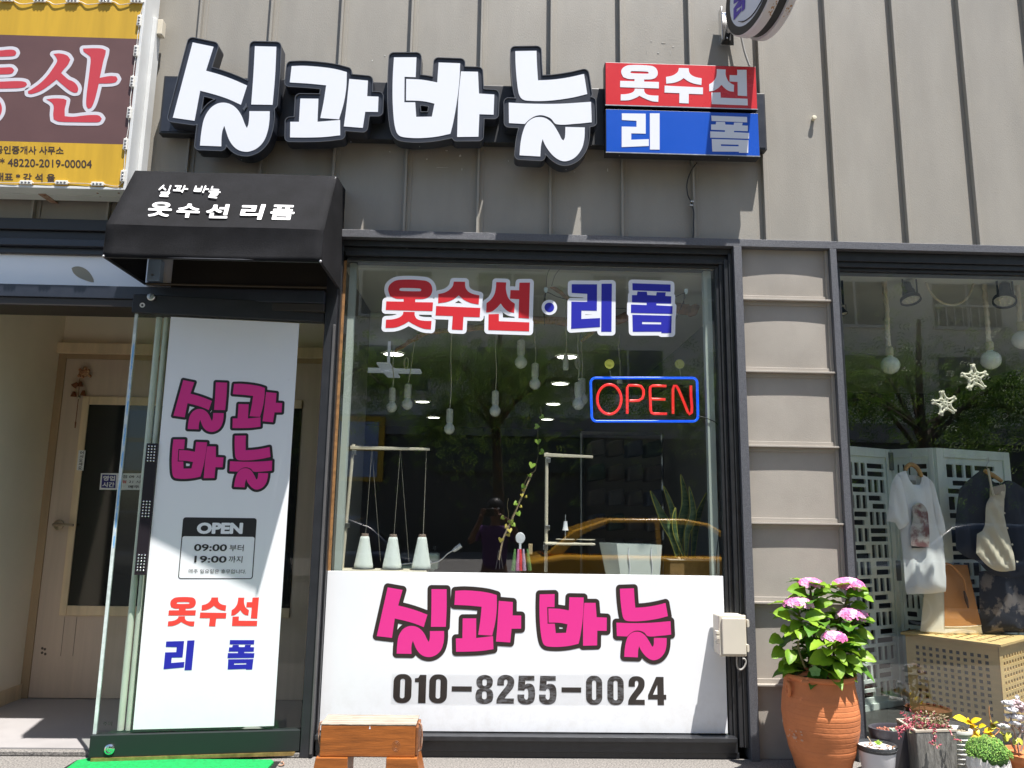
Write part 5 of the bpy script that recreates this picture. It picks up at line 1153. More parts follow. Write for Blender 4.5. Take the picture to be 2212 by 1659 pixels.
garm('cloth', dr, [(1380,455),(1440,450),(1500,425),(1506,480),(1490,600),(1500,720),(1545,900),(1580,1040),(1588,1130),(1500,1142),(1420,1130),(1340,1075),(1268,992),(1275,835),(1312,822),(1340,760),(1350,600),(1388,520)], .40, M_bei, th=.012, edge=.035, step=.014, fold=lambda x, z: .009*math.sin(x*70+z*38)+.004*math.sin(x*150-z*60), ang=32)
garm('top_band', dr, [(1380,455),(1440,450),(1500,425),(1506,480),(1450,512),(1395,520)], .385, mat('taupe_band', (.36, .31, .25), .9), th=.005, edge=.02, step=.02, ang=35)
b = MB(); b.tube(spline([W(*zs2(*p), .372) for p in ((1365,300),(1380,380),(1395,460),(1412,520))]), .006, 6); b.build('strap', M_bei, dr, smooth=True)
sk_ = thing('floral_skirt', 'dark blue skirt with faded beige flowers hanging under the navy jacket', 'skirt', W(*zs2(1460, 1400), .5))
garm('cloth', sk_, [(1290,1140),(1660,1140),(1760,1300),(1800,1640),(1300,1640)], .5, mat('floral_cloth', (.16, .14, .14), .9, col2=(.02, .024, .04), ns=11, lo=.5, hi=.56), th=.04, fold=lambda x, z: .014*math.sin(x*30))
# lattice box
M_box = mat('pale_acacia', (.76, .53, .23), .55, n=.08, ns=12, stretch=(.4, .4, 3))
c0 = W(*zbx(1655, 310), .16); tz = c0.z; bl_ = G(*zbx(640, 182), tz); BZ0 = .101
lb = thing('lattice_box', 'pale wooden storage box with square lattice sides under the tote bag', 'box', (c0.x, c0.y, BZ0))
dl_ = Vector((bl_.x-c0.x, bl_.y-c0.y, 0)); Ld = dl_.length; dl_ /= Ld; dr_ = Vector((-dl_.y, dl_.x, 0)); dr_ = dr_ if dr_.x > 0 else -dr_
hb_ = tz-.012-BZ0; Lr = .46
def lattice(o, e, L, nx, nz, nm):
    nn = Vector((e.y, -e.x, 0)); nn = nn if nn.y < 0 else -nn; fr = .045
    hw, hh = (L-2*fr)/nx, (hb_-2*fr)/nz
    cs = [[(0, 0), (L, 0), (L, hb_), (0, hb_)]]
    for i in range(nx):
        for j in range(nz): cs.append([(fr+hw*(i+.23), fr+hh*(j+.22)), (fr+hw*(i+.77), fr+hh*(j+.22)), (fr+hw*(i+.77), fr+hh*(j+.78)), (fr+hw*(i+.23), fr+hh*(j+.78))])
    return shape(nm, cs, lambda a, b_, c: tuple(Vector((c0.x, c0.y, BZ0))+o+e*a+nn*(c-.006)+Vector((0, 0, b_))), .006, M_box, lb)
lattice(Vector((0, 0, 0)), dl_, Ld, 11, 10, 'lattice_side'); lattice(Vector((0, 0, 0)), dr_, Lr, 9, 10, 'lattice_side')
b = MB(); b.prism([tuple(Vector((c0.x, c0.y, BZ0))+dl_*.012+dr_*.012), tuple(Vector((c0.x, c0.y, BZ0))+dl_*(Ld-.01)+dr_*.012), tuple(Vector((c0.x, c0.y, BZ0))+dl_*(Ld-.01)+dr_*(Lr-.01)), tuple(Vector((c0.x, c0.y, BZ0))+dl_*.012+dr_*(Lr-.01))], (0, 0, hb_*.98)); b.build('dark_core', mat('box_inner_shade', (.016, .011, .008), .9), lb)  # solid black core paints the shade behind the lattice holes
ov = .018; base = Vector((c0.x, c0.y, tz-.0115)); cs = [[(-ov, -ov), (Ld+ov, -ov), (Ld+ov, Lr+ov), (-ov, Lr+ov)]]
for i in range(9):
    for j in range(7): cs.append([(Ld*.10+i*.055+.001, .05+j*.055), (Ld*.10+i*.055+.026, .05+j*.055), (Ld*.10+i*.055+.026, .075+j*.055), (Ld*.10+i*.055+.001, .075+j*.055)])
shape('lid', cs, lambda a, b_, c: tuple(base+dl_*a+dr_*b_+Vector((0, 0, c))), .0115, M_box, lb)
# tote bag
tg = thing('tote_bag', 'tall two tone tote bag, off-white with a tan panel, on the lattice box', 'bag', (c0.x, c0.y, tz))
M_off = mat('off_white_leather', (.92, .88, .76), .5, bump=.1, bs=90); M_tan = mat('tan_leather', (.48, .22, .07), .5, bump=.1, bs=90, n=.08, ns=5)
B0 = G(*zs2(1010, 1656), tz); yb0 = B0.y
dF = Vector((1, .0, 0)); 
fl = Vector((B0.x, yb0, tz)); fr2 = W(*zs2(1335, 1640), yb0+.01); lf = W(*zs2(805, 1634), yb0+.07)
topC = W(*zs2(1005, 1100), yb0+.06); topR = W(*zs2(1195, 1088), yb0+.08); topL = W(*zs2(862, 1092), yb0+.10); seamC = W(*zs2(1010, 1592), yb0+.004); seamR = W(*zs2(1310, 1580), yb0+.012)
zt = topR.z
vs = [Vector((lf.x, lf.y, tz+.004)), fl+Vector((0, 0, .002)), Vector((fr2.x, yb0+.02, tz+.002)), Vector((topL.x, topL.y, zt)), Vector((topC.x, topC.y, zt)), Vector((topR.x, topR.y, zt)), seamC, seamR, Vector((fr2.x-.03, yb0+.16, tz+.002)), Vector((topR.x-.01, yb0+.16, zt))]
b = MB(); b.add(vs, [(0,1,6,4,3), (1,2,7,6), (8,0,3,9), (2,8,9,5,7), (0,8,2,1)]); o = b.build('body', M_off, tg); m2 = o.modifiers.new('sub', 'BEVEL'); m2.width = .006; m2.segments = 2
b = MB(); n_ = Vector((0, -.002, 0)); b.hexa([vs[6]+n_, vs[7]+n_, vs[5]+n_, vs[4]+n_], [vs[6]-n_*.5, vs[7]-n_*.5, vs[5]-n_*.5, vs[4]-n_*.5]); b.build('tan_panel', M_tan, tg)
b = MB(); b.tube(spline([vs[6]+n_*1.5, (vs[6]+vs[7])/2+n_*1.5+Vector((0, 0, -.004)), vs[7]+n_*1.5]), .0018, 6); b.build('seam', M_off, tg)
b = MB(); b.tube(spline([W(*zs2(*p), yb0+.03) for p in ((985,1105),(1010,1078),(1060,1085),(1120,1140),(1165,1200),(1180,1260),(1190,1340),(1195,1370))]), [.0055]*43, 8) if False else b.tube(spline([W(*zs2(*p), yb0+.02) for p in ((985,1105),(1010,1078),(1060,1085),(1120,1140),(1165,1200),(1180,1260),(1190,1340),(1195,1370))]), .0058, 8); b.build('handle', M_tan, tg, smooth=True)
b = MB(); b.tube(spline([W(*zs2(*p), yb0+.10) for p in ((890,1085),(920,1066),(990,1070),(1080,1110),(1150,1230),(1200,1400))]), .0052, 8); b.build('handle', mat('dark_leather', (.06, .035, .025), .5), tg, smooth=True)
b = MB(); p0_, p1_ = W(*zs2(1170, 1300), yb0+.012), W(*zs2(1205, 1440), yb0+.008); b.tube([p0_, (p0_+p1_)/2, p1_], [.005, .010, .004], 8); b.build('strap_tab', mat('dark_leather', (.06, .035, .025), .5), tg, smooth=True)
# spotlights
M_spot = mat('black_spotlight', (.016, .022, .022), .4); M_led2 = mat('spot_face', (.62, .62, .52), .35)
def spot(u, v, w_, tilt, y, lab):
    p = W(*zs1(u, v), y); t = thing('spotlight', lab, 'spotlight', p, 'black track spotlights in the display window'); s = w_*.4822/1.8228*(y+4)/1646/2
    ax = Vector((math.sin(tilt), -.35, -math.cos(tilt))).normalized(); q = ax.to_track_quat('Z', 'Y')
    b = MB(); b.lathe([(s*.46, -s*2.0), (s*.5, -s*1.15), (s*.62, -s*1.1), (s*.66, -s*.5), (s*.98, -s*.25), (s, s*.1), (s*.9, s*.1), (s*.86, -s*.1)], p, 20, ax); b.build('head', M_spot, t, smooth=True)
    b = MB(); b.lathe([(.0001, -s*.05), (s*.85, -s*.06)], p, 20, ax); b.build('lens', M_led2, t)
    b = MB()
    for k in range(7): a = 2*math.pi*k/7; b.ball(p+q @ Vector((s*.48*math.cos(a), s*.48*math.sin(a), -s*.02)), s*.13, 6)
    b.build('diode', mat('spot_diode', (.75, .75, .6), .2), t)
    up = Vector((p.x-.03*math.sin(tilt), p.y, p.z)); h = s*2.6
    b = MB(); b.tube([up+Vector((-s*.72, 0, s*.5)), up+Vector((-s*.72, 0, h)), up+Vector((s*.72, 0, h)), up+Vector((s*.72, 0, s*.5))], s*.09, 6); b.tube([up+Vector((0, 0, h)), (up.x, up.y, C2)], s*.32, 10); b.build('yoke', M_spot, t)
spot(735, 480, 168, 0, .34, 'black spotlight with a cream face left of the rope swag, pointing straight down'); spot(1500, 490, 185, -.35, .34, 'black spotlight tilted towards the left above the knotted stars'); spot(192, 590, 60, .1, .4, 'black spotlight half hidden by the left edge of the display window')
# rope pendant lamps
M_rope = mat('cream_macrame', (.78, .74, .60), .9); M_cap = mat('cream_lamp_cap', (.60, .55, .34), .5); M_globe = mat('white_globe', (.80, .84, .78), .2, spec=.6)
def twist(P, r, t, nm='rope'):
    n = len(P); b = MB(); L = 0; acc = [0]
    for a, c in zip(P, P[1:]): L += (c-a).length; acc.append(L)
    rs = [r*(.62+.38*abs(math.sin(acc[i]*math.pi/.055))) for i in range(n)]; b.tube(P, rs, 8)
    for ph in (0, math.pi):
        Q_ = []
        for i in range(n):
            a = acc[i]*math.pi/.055+ph; tg_ = (P[min(i+1, n-1)]-P[max(i-1, 0)]).normalized(); u_ = tg_.cross(Vector((0, 1, 0))).normalized(); Q_.append(P[i]+u_*r*.8*math.cos(a)+Vector((0, 1, 0))*r*.8*math.sin(a))
        b.tube(Q_, r*.33, 5)
    return b.build(nm, M_rope, t, smooth=True)
def pendant(cap0, cap1, globe_c, gr, rope, y, lab):
    c = W(*zs1(*globe_c), y); t = thing('rope_lamp', lab, 'pendant lamp', c, 'rope pendant lamps in the display window'); s = (y+4)/1646*.4822/1.8228; R_ = gr*s
    a0, a1 = W(*zs1(*cap0), y), W(*zs1(*cap1), y); zt_, zb2 = a0.z, a1.z; rc = 32*s
    b = MB(); b.lathe([(.004, zt_+.004), (rc*.8, zt_), (rc, zt_-.006), (rc, zb2)], (c.x, y, 0), 16); b.build('cap', M_cap, t, smooth=True)
    pr = [(rc*.72, zb2), (rc*.75, c.z+R_*.93)]+[(R_*math.sin(rad(q)), c.z+R_*math.cos(rad(q))) for q in (34, 50, 70, 90, 110, 130, 150, 168)]+[(.0001, c.z-R_)]
    b = MB(); b.lathe(pr, (c.x, y, 0), 24); b.build('globe', M_globe, t, smooth=True)
    P = spline([W(*zs1(*p), y) for p in rope], 14); twist(P, 20*s, t)
pendant((555,865),(558,935),(567,1012),77,[(516,290),(522,400),(534,520),(540,620),(545,740),(553,862)], .40, 'rope lamp hanging furthest left in the display window')
pendant((1375,822),(1378,890),(1388,970),80,[(1300,268),(1330,290),(1336,380),(1350,560),(1362,700),(1372,818)], .40, 'rope lamp in the middle, its rope fed from the swag, above the knotted stars')
pendant((1632,660),(1634,735),(1645,805),82,[(1660,310),(1620,305),(1605,350),(1612,480),(1625,660)], .42, 'rope lamp furthest right, highest of the three, cut off by the frame')
rs_ = thing('rope_swag', 'cream twisted rope drooping between two white ceiling caps', 'rope', W(*zs1(850, 300), .40))
twist(spline([W(*zs1(*p), .40) for p in ((855,330),(880,390),(930,460),(990,500),(1070,520),(1150,500),(1210,440),(1250,340),(1300,268))], 14), .0066, rs_)
for u in (516, 852):
    p = W(*zs1(u, 270), .40); b = MB(); b.lathe([(.018, -.03), (.018, .08)], p, 14); o = b.build('ceiling_cap', M_wface, rs_)
rl = thing('track_rail', 'dark sloping lamp rail in the top left corner of the display window', 'rail', W(*zs1(280, 320), .9))
b = MB(); b.tube([W(*zs1(170, 395), .7), W(*zs1(400, 235), 1.2)], .022, 4); b.build('rail', M_spot, rl)
# knotted stars
def star(u, v, r, rot, lab):
    p = W(*zs1(u, v), .10); s = 4.1/1646*.4822/1.8228; R_ = r*s; t = thing('knotted_star', lab, 'star ornament', p, 'knotted cord stars in the display window'); b = MB(); rg = random.Random(u)
    def pt(a, k): return p+Vector((R_*k*math.cos(a), rg.uniform(-.002, .002), R_*k*math.sin(a)))
    for k in range(5):
        a = rot+2*math.pi*k/5; a2 = a+2*math.pi/5; am = (a+a2)/2
        for off in (-.10, .10): b.tube(spline([pt(a-.0+off, .86), pt(a+off*2.2, .62), pt(a+(.36 if off > 0 else -.36), .50), pt(am if off > 0 else am-2*math.pi/5, .46)]), R_*.095, 6)
        for off in (-.055, .055): b.tube([pt(a+off, .90), pt(a+off*2.4+rg.uniform(-.05, .05), 1.06)], R_*.11, 6)
        b.ball(pt(a, .86), R_*.19, 8, sy=.6)
        for off in (-.09, .09): b.tube(spline([pt(a, .12), pt(a+off*3, .30), pt(am-.25 if off > 0 else am-2*math.pi/5+.25, .40), pt(am if off > 0 else am-2*math.pi/5, .46)]), R_*.085, 6)
        b.ball(pt(am, .46), R_*.14, 8, sy=.6)
    b.tube([pt(2*math.pi*i/16, .13) for i in range(16)], R_*.10, 6, closed=True); b.build('cord', M_rope, t, smooth=True)
star(1012, 1325, 102, 1.75, 'knotted cord star, the lower left one of the two'); star(1255, 1115, 110, 1.65, 'knotted cord star, the upper one under the middle rope lamp')
# ---------------------------------------------------------------- out on the pavement
# wooden block stool
M_orw = mat('orange_stained_wood', (.29, .088, .014), .4, n=.28, ns=9, stretch=(.6, 3, 6), bump=.12, bs=40); M_grain = mat('weathered_top_wood', (.31, .27, .215), .8, n=.3, ns=12, stretch=(.6, 5, 5), bump=.4, bs=40); M_dkw2 = mat('brown_end_wood', (.20, .075, .025), .6, n=.3, ns=20)
zq = Z(300, 2500, .678); SYF = -.42
st_ = thing('wooden_stool', 'low orange stained wooden block stool with a bleached top by the window', 'stool', (-.5, -.34, 0))
A = W(*zq(1422, 515), SYF); B = W(*zq(1972, 517), SYF); Cc = W(*zq(1972, 712), SYF)
x0, x1, zt_, zbm = A.x, B.x, A.z, Cc.z; yb = SYF+.155
b = MB(); b.box(x0, x1, SYF, yb, zbm, zt_-.0062); b.build('block', M_orw, st_, bevel=.004)
b = MB(); b.box(x0-.002, x1+.002, SYF-.001, yb+.002, zt_-.006, zt_); b.build('top', M_grain, st_, bevel=.002)
b = MB(); b.box(x1+.0002, x1+.012, SYF+.01, yb-.01, zbm+.004, zt_-.014); b.build('end_panel', M_dkw2, st_, bevel=.003)
for xa, xb in ((x0-.032, W(*zq(1578, 715), SYF).x), (W(*zq(1802, 715), SYF).x, x1+.04)):
    b = MB(); b.prism([(xa if xa < x0 else xa, SYF-.012, .001), (xb, SYF-.012, .001), (xb-(.030 if xb > x1 else 0), SYF-.012, zbm-.0005), (xa+(.018 if xa < x0 else 0), SYF-.012, zbm-.0005)], (0, .175, 0)); b.build('foot', M_orw, st_, bevel=.003)
b = MB(); P = [(x1+.010, SYF+.05, zt_-.006), (x1+.022, SYF+.045, zt_-.02), (x1+.026, SYF+.045, zt_-.07), (x1+.022, SYF+.045, zt_-.115), (x1+.012, SYF+.05, zt_-.125)]; b.tube(spline(P), .0042, 6); b.build('handle', M_rust, st_, smooth=True)
b = MB(); P = [(x0-.002, SYF+.05, zt_-.004), (x0-.014, SYF+.045, zt_-.014), (x0-.016, SYF+.045, zt_-.07), (x0-.004, SYF+.05, zt_-.12)]; b.tube(spline(P), .004, 6); b.build('handle', M_rust, st_, smooth=True)
cs = [[(-.003,-.006),(.004,-.006),(.0005,.008)]]; p = W(*zq(1705, 538), SYF); shape('paint_chip', [[(p.x+x, p.z+z) for x, z in cs[0]]], flatfn(SYF-.0003), .0004, M_wface, st_)
b = MB()
for yy, a, c in ((SYF+.05, x0+.02, x1-.1), (SYF+.10, x0+.12, x1-.02)): b.box(a, c, yy, yy+.0022, zt_-.0005, zt_+.0004)
b.build('crack', mat('dark_crack', (.09, .06, .04), .9), st_)
for r in (.008, .013, .018):
    q = W(*zq(1858, 645), SYF); b = MB(); b.tube([(q.x+r*math.cos(a), SYF-.0002, q.z+r*1.15*math.sin(a)) for a in np.linspace(0, 6.28, 18)], .0007, 4); b.build('knot_ring', M_dkw2, st_)
# green mat
m0, m1, m2_ = G(*zq(0, 725), .012), G(*zq(1165, 717), .012), G(*zq(1120, 773), .012)
mt = thing('door_mat', 'bright green rubber-edged door mat in front of the glass door', 'mat', (-1.3, -.4, 0))
xl, xr, ym = G(*zl_(610, 1600), .012).x, m1.x, (m0.y+m1.y)/2
M_gm = mat('green_mat', (.0, .36, .075), .9, n=.2, ns=60, bump=.8, bs=400)
b = MB(); b.prism([(xl+.05, ym-.55, .003), (xr-.015, ym-.55, .003), (xr-.0, ym-.03, .003), (xr-.02, ym, .003), (xl+.03, ym, .003), (xl, ym-.03, .003)], (0, 0, .010)); b.build('pile', M_gm, mt)
b = MB(); b.prism([(xl-.02, ym-.6, .0005), (xr+.03, ym-.6, .0005), (xr+.022, ym+.008, .0005), (xl-.02, ym+.008, .0005)], (0, 0, .0024)); b.build('backing', M_black_p, mt)
hk_ = thing('bent_hook', 'small rusty bent hook lying by the corner of the green mat', 'hook', G(*zq(1190, 748), .005))
b = MB(); b.tube(spline([G(*zq(*p), .006) for p in ((1175,755),(1190,758),(1205,750),(1200,738),(1188,740))]), .0035, 6); b.build('hook', M_rust, hk_, smooth=True)
# electric box
ze_ = Z(2700, 2400, .3762); EY = -.118
a, c = W(*ze_(352, 60), EY), W(*ze_(655, 500), EY)
eb = thing('electric_box', 'cream plastic outdoor electric box clipped shut on the window frame', 'electric box', ((a.x+c.x)/2, -.02, c.z))
M_ivory = mat('ivory_plastic', (.62, .57, .475), .45, n=.03, ns=6)
b = MB(); b.box(a.x+.003, c.x-.003, EY+.03, .012, c.z+.003, a.z-.003); b.build('case', M_ivory, eb, bevel=.008)
b = MB(); b.box(a.x, c.x, EY+.012, EY+.0295, c.z, a.z); b.build('lid_rim', M_ivory, eb, bevel=.006)
a2, c2_ = W(*ze_(378, 88), EY), W(*ze_(640, 478), EY); b = MB(); b.box(a2.x, c2_.x, EY, EY+.0118, c2_.z, a2.z); b.build('lid', M_ivory, eb, bevel=.005)
for v in (150, 410):
    p = W(*ze_(655, v), EY); b = MB(); b.box(p.x-.003, p.x+.006, EY+.007, EY+.03, p.z-.018, p.z+.018); b.box(p.x+.0063, p.x+.009, EY+.009, EY+.028, p.z-.014, p.z+.014); b.build('hinge', M_ivory, eb, bevel=.0015)
p = W(*ze_(345, 270), EY); b = MB(); b.box(p.x-.010, p.x+.006, EY+.005, EY+.035, p.z+.003, p.z+.020); b.box(p.x-.010, p.x+.006, EY+.005, EY+.035, p.z-.020, p.z-.003); b.box(p.x-.008, p.x+.002, EY+.009, EY+.031, p.z-.002, p.z+.002); b.build('latch', M_ivory, eb, bevel=.002)
p = W(*ze_(341, 350), EY); b = MB(); b.tube([(p.x+.006*math.cos(t), EY+.02, p.z+.006*math.sin(t)) for t in np.linspace(0, 6.0, 14)], .0022, 6); b.build('padlock_ring', M_ivory, eb)
b = MB(); b.tube(spline([W(*ze_(*p), -.03) for p in ((535,498),(535,560),(545,610),(575,630),(610,605),(630,555),(620,520),(595,515))]), .0045, 8); b.build('cable', mat('grey_cable', (.36, .35, .33), .5), eb, smooth=True)
# round projecting sign
RR = .25; RC = Vector((1.337, -.373, 2.797+H)); AX = Vector((.9735, .229, 0)).normalized()
rs = thing('round_sign', 'round white projecting sign with a black ring, cut off by the top of the frame', 'shop sign', RC)
M_rw = mat('rusting_white_paint', (.66, .64, .66), .4, n=.03, ns=4)
M_rface = mat('pale_sign_face', (.68, .71, .78), .35)
b = MB(); b.lathe([(RR*.975, -.002), (RR, .004), (RR, .055), (RR*.965, .060)], RC, 72, AX); b.build('front_drum', M_rw, rs, smooth=True)
b = MB(); b.lathe([(RR*.95, .0605), (RR*.95, .1045)], RC, 72, AX); b.build('dark_band', M_black_p, rs, smooth=True)
b = MB(); b.lathe([(RR*.965, .105), (RR, .110), (RR, .146), (RR*.97, .152)], RC, 72, AX); b.build('rear_drum', M_rw, rs, smooth=True)
b = MB(); b.lathe([(RR*.972, -.004), (RR*.80, -.004), (RR*.80, -.0025), (RR*.972, -.0025)], RC, 72, AX, cap=False); b.build('black_ring', M_black_p, rs)
b = MB(); b.lathe([(.0001, -.003), (RR*.80, -.003)], RC, 72, AX); b.build('face', M_rface, rs)
def rp(u, v, off=-.0055):
    return WP(u, v, RC+AX*off, AX)
zf5 = Z(2750, 0, .226)
M_vio = mat('violet_print', (.06, .03, .38), .4)
for poly in ([(612,150),(755,-60),(755,60),(748,105),(660,160),(662,215),(750,125),(750,190),(612,355)], [(762,-80),(812,-80),(808,150),(760,205)], [(615,-60),(740,-60),(738,25),(690,20),(614,72)]):
    vs = [rp(*zf5(*p)) for p in poly]; b = MB(); b.prism(vs, AX*-.0006); b.build('lettering', M_vio, rs)
P = [rp(*zf5(*p), -.006) for p in ((690,370),(760,378),(830,350),(920,280),(1000,180),(1060,80),(1105,0),(1150,-100))]; P = spline(P)
b = MB(); b.tube(P, [.001+.0022*min(1, i/6) for i in range(len(P))], 6); b.build('swoosh', M_black_p, rs)
# rust spots on the drums
EY_ = Vector((0, 0, 1)).cross(AX)
for k in range(34):
    a = rad(random.gauss(-58, 5)); h = random.choice((random.uniform(.030, .053), random.uniform(.115, .142))); nrm = EY_*math.cos(a)*(-1 if EY_.y > 0 else 1)+Vector((0, 0, math.sin(a))); p = RC+AX*h+nrm*(RR+.0002)
    b = MB(); b.lathe([(.0001, .0005), (random.uniform(.0015, .0055), .0002)], p, 8, nrm, sx=random.uniform(.5, 1)); b.build('rust_spot', mat('light_rust', (.42, .24, .11), .8, n=.3, ns=80), rs)
# bracket on the wall and arm
pt_, pb_ = W(*zf5(345, 215), -.035), W(*zf5(550, 790), -.035)
b = MB(); b.box(pt_.x, pt_.x+.085, -.036, -.0315, pb_.z, pt_.z); b.box(pt_.x, pt_.x+.006, -.09, -.0362, pb_.z, pt_.z); b.build('wall_plate', M_chrome, rs, bevel=.001)
b = MB(); b.box(pt_.x+.018, pt_.x+.06, -.06, -.0363, pb_.z+.015, pt_.z-.12); b.build('plate_inner', M_black_p, rs)
b = MB(); b.tube([(pt_.x+.045, -.035, pb_.z+.06), (pt_.x+.05, -.08, pb_.z+.09), RC+AX*.08], .016, 8); b.build('arm', M_steel, rs)
for u, v in ((410, 320), (412, 660), (500, 665)):
    b = MB(); b.ball(W(*zf5(u, v), -.062), .006, 8); b.build('bolt', M_steel, rs)
p0_, p1_ = W(*zf5(765, 730), -.05), W(*zf5(890, 1150), -.05); b = MB(); b.tube(spline([p0_+Vector((-.03, 0, .2)), p0_, (p0_+p1_)/2+Vector((-.004, 0, 0)), p1_]), .006, 8); b.build('cable', mat('grey_cable', (.36, .35, .33), .5), rs, smooth=True)
# ------------------------------------------------------------- pots and plants
M_terra = mat('terracotta', (.53, .175, .06), .75, n=.12, ns=7, bump=.15, bs=60); M_soil = mat('dark_soil', (.05, .035, .025), .95, n=.3, ns=60, bump=.8, bs=80)
zh = Z(2900, 2200, .4967); HY = -.235
L_, R_ = W(*zh(372, 890), HY), W(*zh(925, 935), HY); cx = (L_.x+R_.x)/2; rr = (R_.x-L_.x)/2; zr_ = (L_.z+R_.z)/2+.008
pc = Vector((cx, HY, 0))
hy = thing('hydrangea_pot', 'pink hydrangea growing in a tall ribbed terracotta pot', 'potted plant', pc)
prof_ = [(rr*.62, 0.001), (rr*.70, .03)]
body = [(.72,.03),(.80,.09),(.90,.17),(.985,.25),(1.03,.32),(1.035,.37),(1.0,.43),(.95,.465)]
hgt = zr_
k = 0; prof_ = []
def bodyr(t):
    pts = [(0,.66),(.12,.78),(.3,.92),(.5,1.03),(.65,1.06),(.8,1.03),(.9,.98),(1,.95)]
    for (a, ra), (c, rc) in zip(pts, pts[1:]):
        if a <= t <= c: f_ = (t-a)/(c-a); f_ = f_*f_*(3-2*f_)*.5+f_*.5; return ra+(rc-ra)*f_
    return .95
zb_top = hgt-.026
for i in range(260):
    t = i/259; z = .001+zb_top*t; groove = 0
    if t < .86:
        ph = (z/.0225) % 1; groove = -.0009 if ph < .16 else 0
    prof_.append((rr*bodyr(t)*.985+groove, z))
prof_ += [(rr*.965, hgt-.024), (rr*1.0, hgt-.017), (rr*1.01, hgt-.009), (rr*.985, hgt-.001), (rr*.955, hgt), (rr*.90, hgt-.004), (rr*.86, hgt-.03)]
b = MB(); b.lathe(prof_, pc, 56); b.build('pot', M_terra, hy, smooth=rad(35) if False else True)
b = MB(); b.lathe([(.0001, hgt-.028), (rr*.87, hgt-.032)], pc, 30); b.build('soil', M_soil, hy)
hp_ = W(*zh(398, 1020), HY-.03); b = MB(); b.tube([(hp_.x+.006+.004*math.cos(t), HY-.055, hp_.z+.030*math.sin(t)) if False else (cx-rr*.985-.004, HY-.055+.016*math.cos(t), hp_.z+.028*math.sin(t)) for t in np.linspace(0, 6.0, 18)], .0085, 8); b.build('handle', M_terra, hy, smooth=True)
b = MB(); p = W(*zh(545, 925), HY-rr); b.ball((p.x, HY-rr*.97, hgt-.012), .016, 10, sx=1.3, sy=.6, sz=.7); b.build('rim_knob', M_terra, hy, smooth=True)
for i in range(14):
    a = rad(random.uniform(188, 222)); z = random.uniform(.17, .22); b = MB(); r0 = rr*1.033; b.lathe([(.0001, .0012), (random.uniform(.004, .013), .0003)], pc+Vector((r0*math.cos(a), r0*math.sin(a), z)), 7, (math.cos(a), math.sin(a), 0), sx=random.uniform(.4, 1), sy=random.uniform(.3, .6)); b.build('lime_patch', mat('lime_stain', (.50, .28, .18), .9), hy)
# leaves
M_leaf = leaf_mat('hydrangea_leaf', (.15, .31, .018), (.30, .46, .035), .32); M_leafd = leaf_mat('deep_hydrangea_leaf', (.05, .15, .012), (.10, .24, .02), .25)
def leafmesh(b, base, d, up, L, w, curl=.25, nseg=7):
    d = Vector(d).normalized(); up = Vector(up); s_ = d.cross(up).normalized(); n_ = s_.cross(d).normalized(); vs = []; fs = []
    for i in range(nseg+1):
        t = i/nseg; wd = w*(math.sin(math.pi*t**.85)**.75 if 0 < t < .999 else 0.0); wd = max(wd, .0005)
        c = base+d*L*t-n_*L*curl*t*t+n_*L*.06*math.sin(math.pi*t); rip = .07*w*(1 if i % 2 else -1)
        vs += [c-s_*wd+n_*(wd*.30+rip), c-s_*wd*.5+n_*wd*.10, c, c+s_*wd*.5+n_*wd*.10, c+s_*wd+n_*(wd*.30+rip)]
    for i in range(nseg):
        for j in range(4): fs.append((i*5+j, i*5+j+1, i*5+j+6, i*5+j+5))
    b.add(vs, fs)
heads = [((585,200),82,.030,-.02),((885,215),104,.036,.0),((490,360),94,.036,-.06),((918,455),100,.036,-.07),((775,622),78,.032,-.19)]
bl, bd = MB(), MB(); stems = MB()
rng = random.Random(11); hc_ = []
soilz = hgt-.03
for (u, v), wpx, _, dy in heads:
    y = HY+dy; p = W(*zh(u, v+14), y); hc_.append((p, 1.18*wpx*.4967/1.8228*(y+4)/1646))
    base_ = Vector((cx+(p.x-cx)*.35, HY+(y-HY)*.3, soilz)); P = spline([base_, base_+(p-base_)*.45+Vector((rng.uniform(-.01, .01), 0, .02)), p-Vector((0, 0, .035)), p-Vector((0, 0, .008))]); stems.tube(P, [.0065]*(len(P)-6)+[.0045]*6, 7)
    # pairs of leaves down each stem
    hgt_ = p.z-soilz; nn = max(4, int(hgt_/.040))
    for i in range(nn):
        t = 1-(i+.75)/(nn+.5)*.95; q = base_+(p-base_)*t; q = P[min(len(P)-1, int(t*(len(P)-1)))]
        a0 = rng.uniform(0, math.pi)+i*1.57
        for sgn in (0, math.pi):
            a = a0+sgn+rng.uniform(-.3, .3); el = .35-.35*i/nn+rng.uniform(-.12, .12); L = rng.uniform(.105, .15)*(.8 if i == 0 else 1); d = Vector((math.cos(a)*math.cos(el), math.sin(a)*math.cos(el)*.75-.22, math.sin(el)))
            leafmesh(bl if rng.random() < .7 else bd, q+d*.006, d, (0, 0, 1), L, L*.31, rng.uniform(.15, .45), 9)
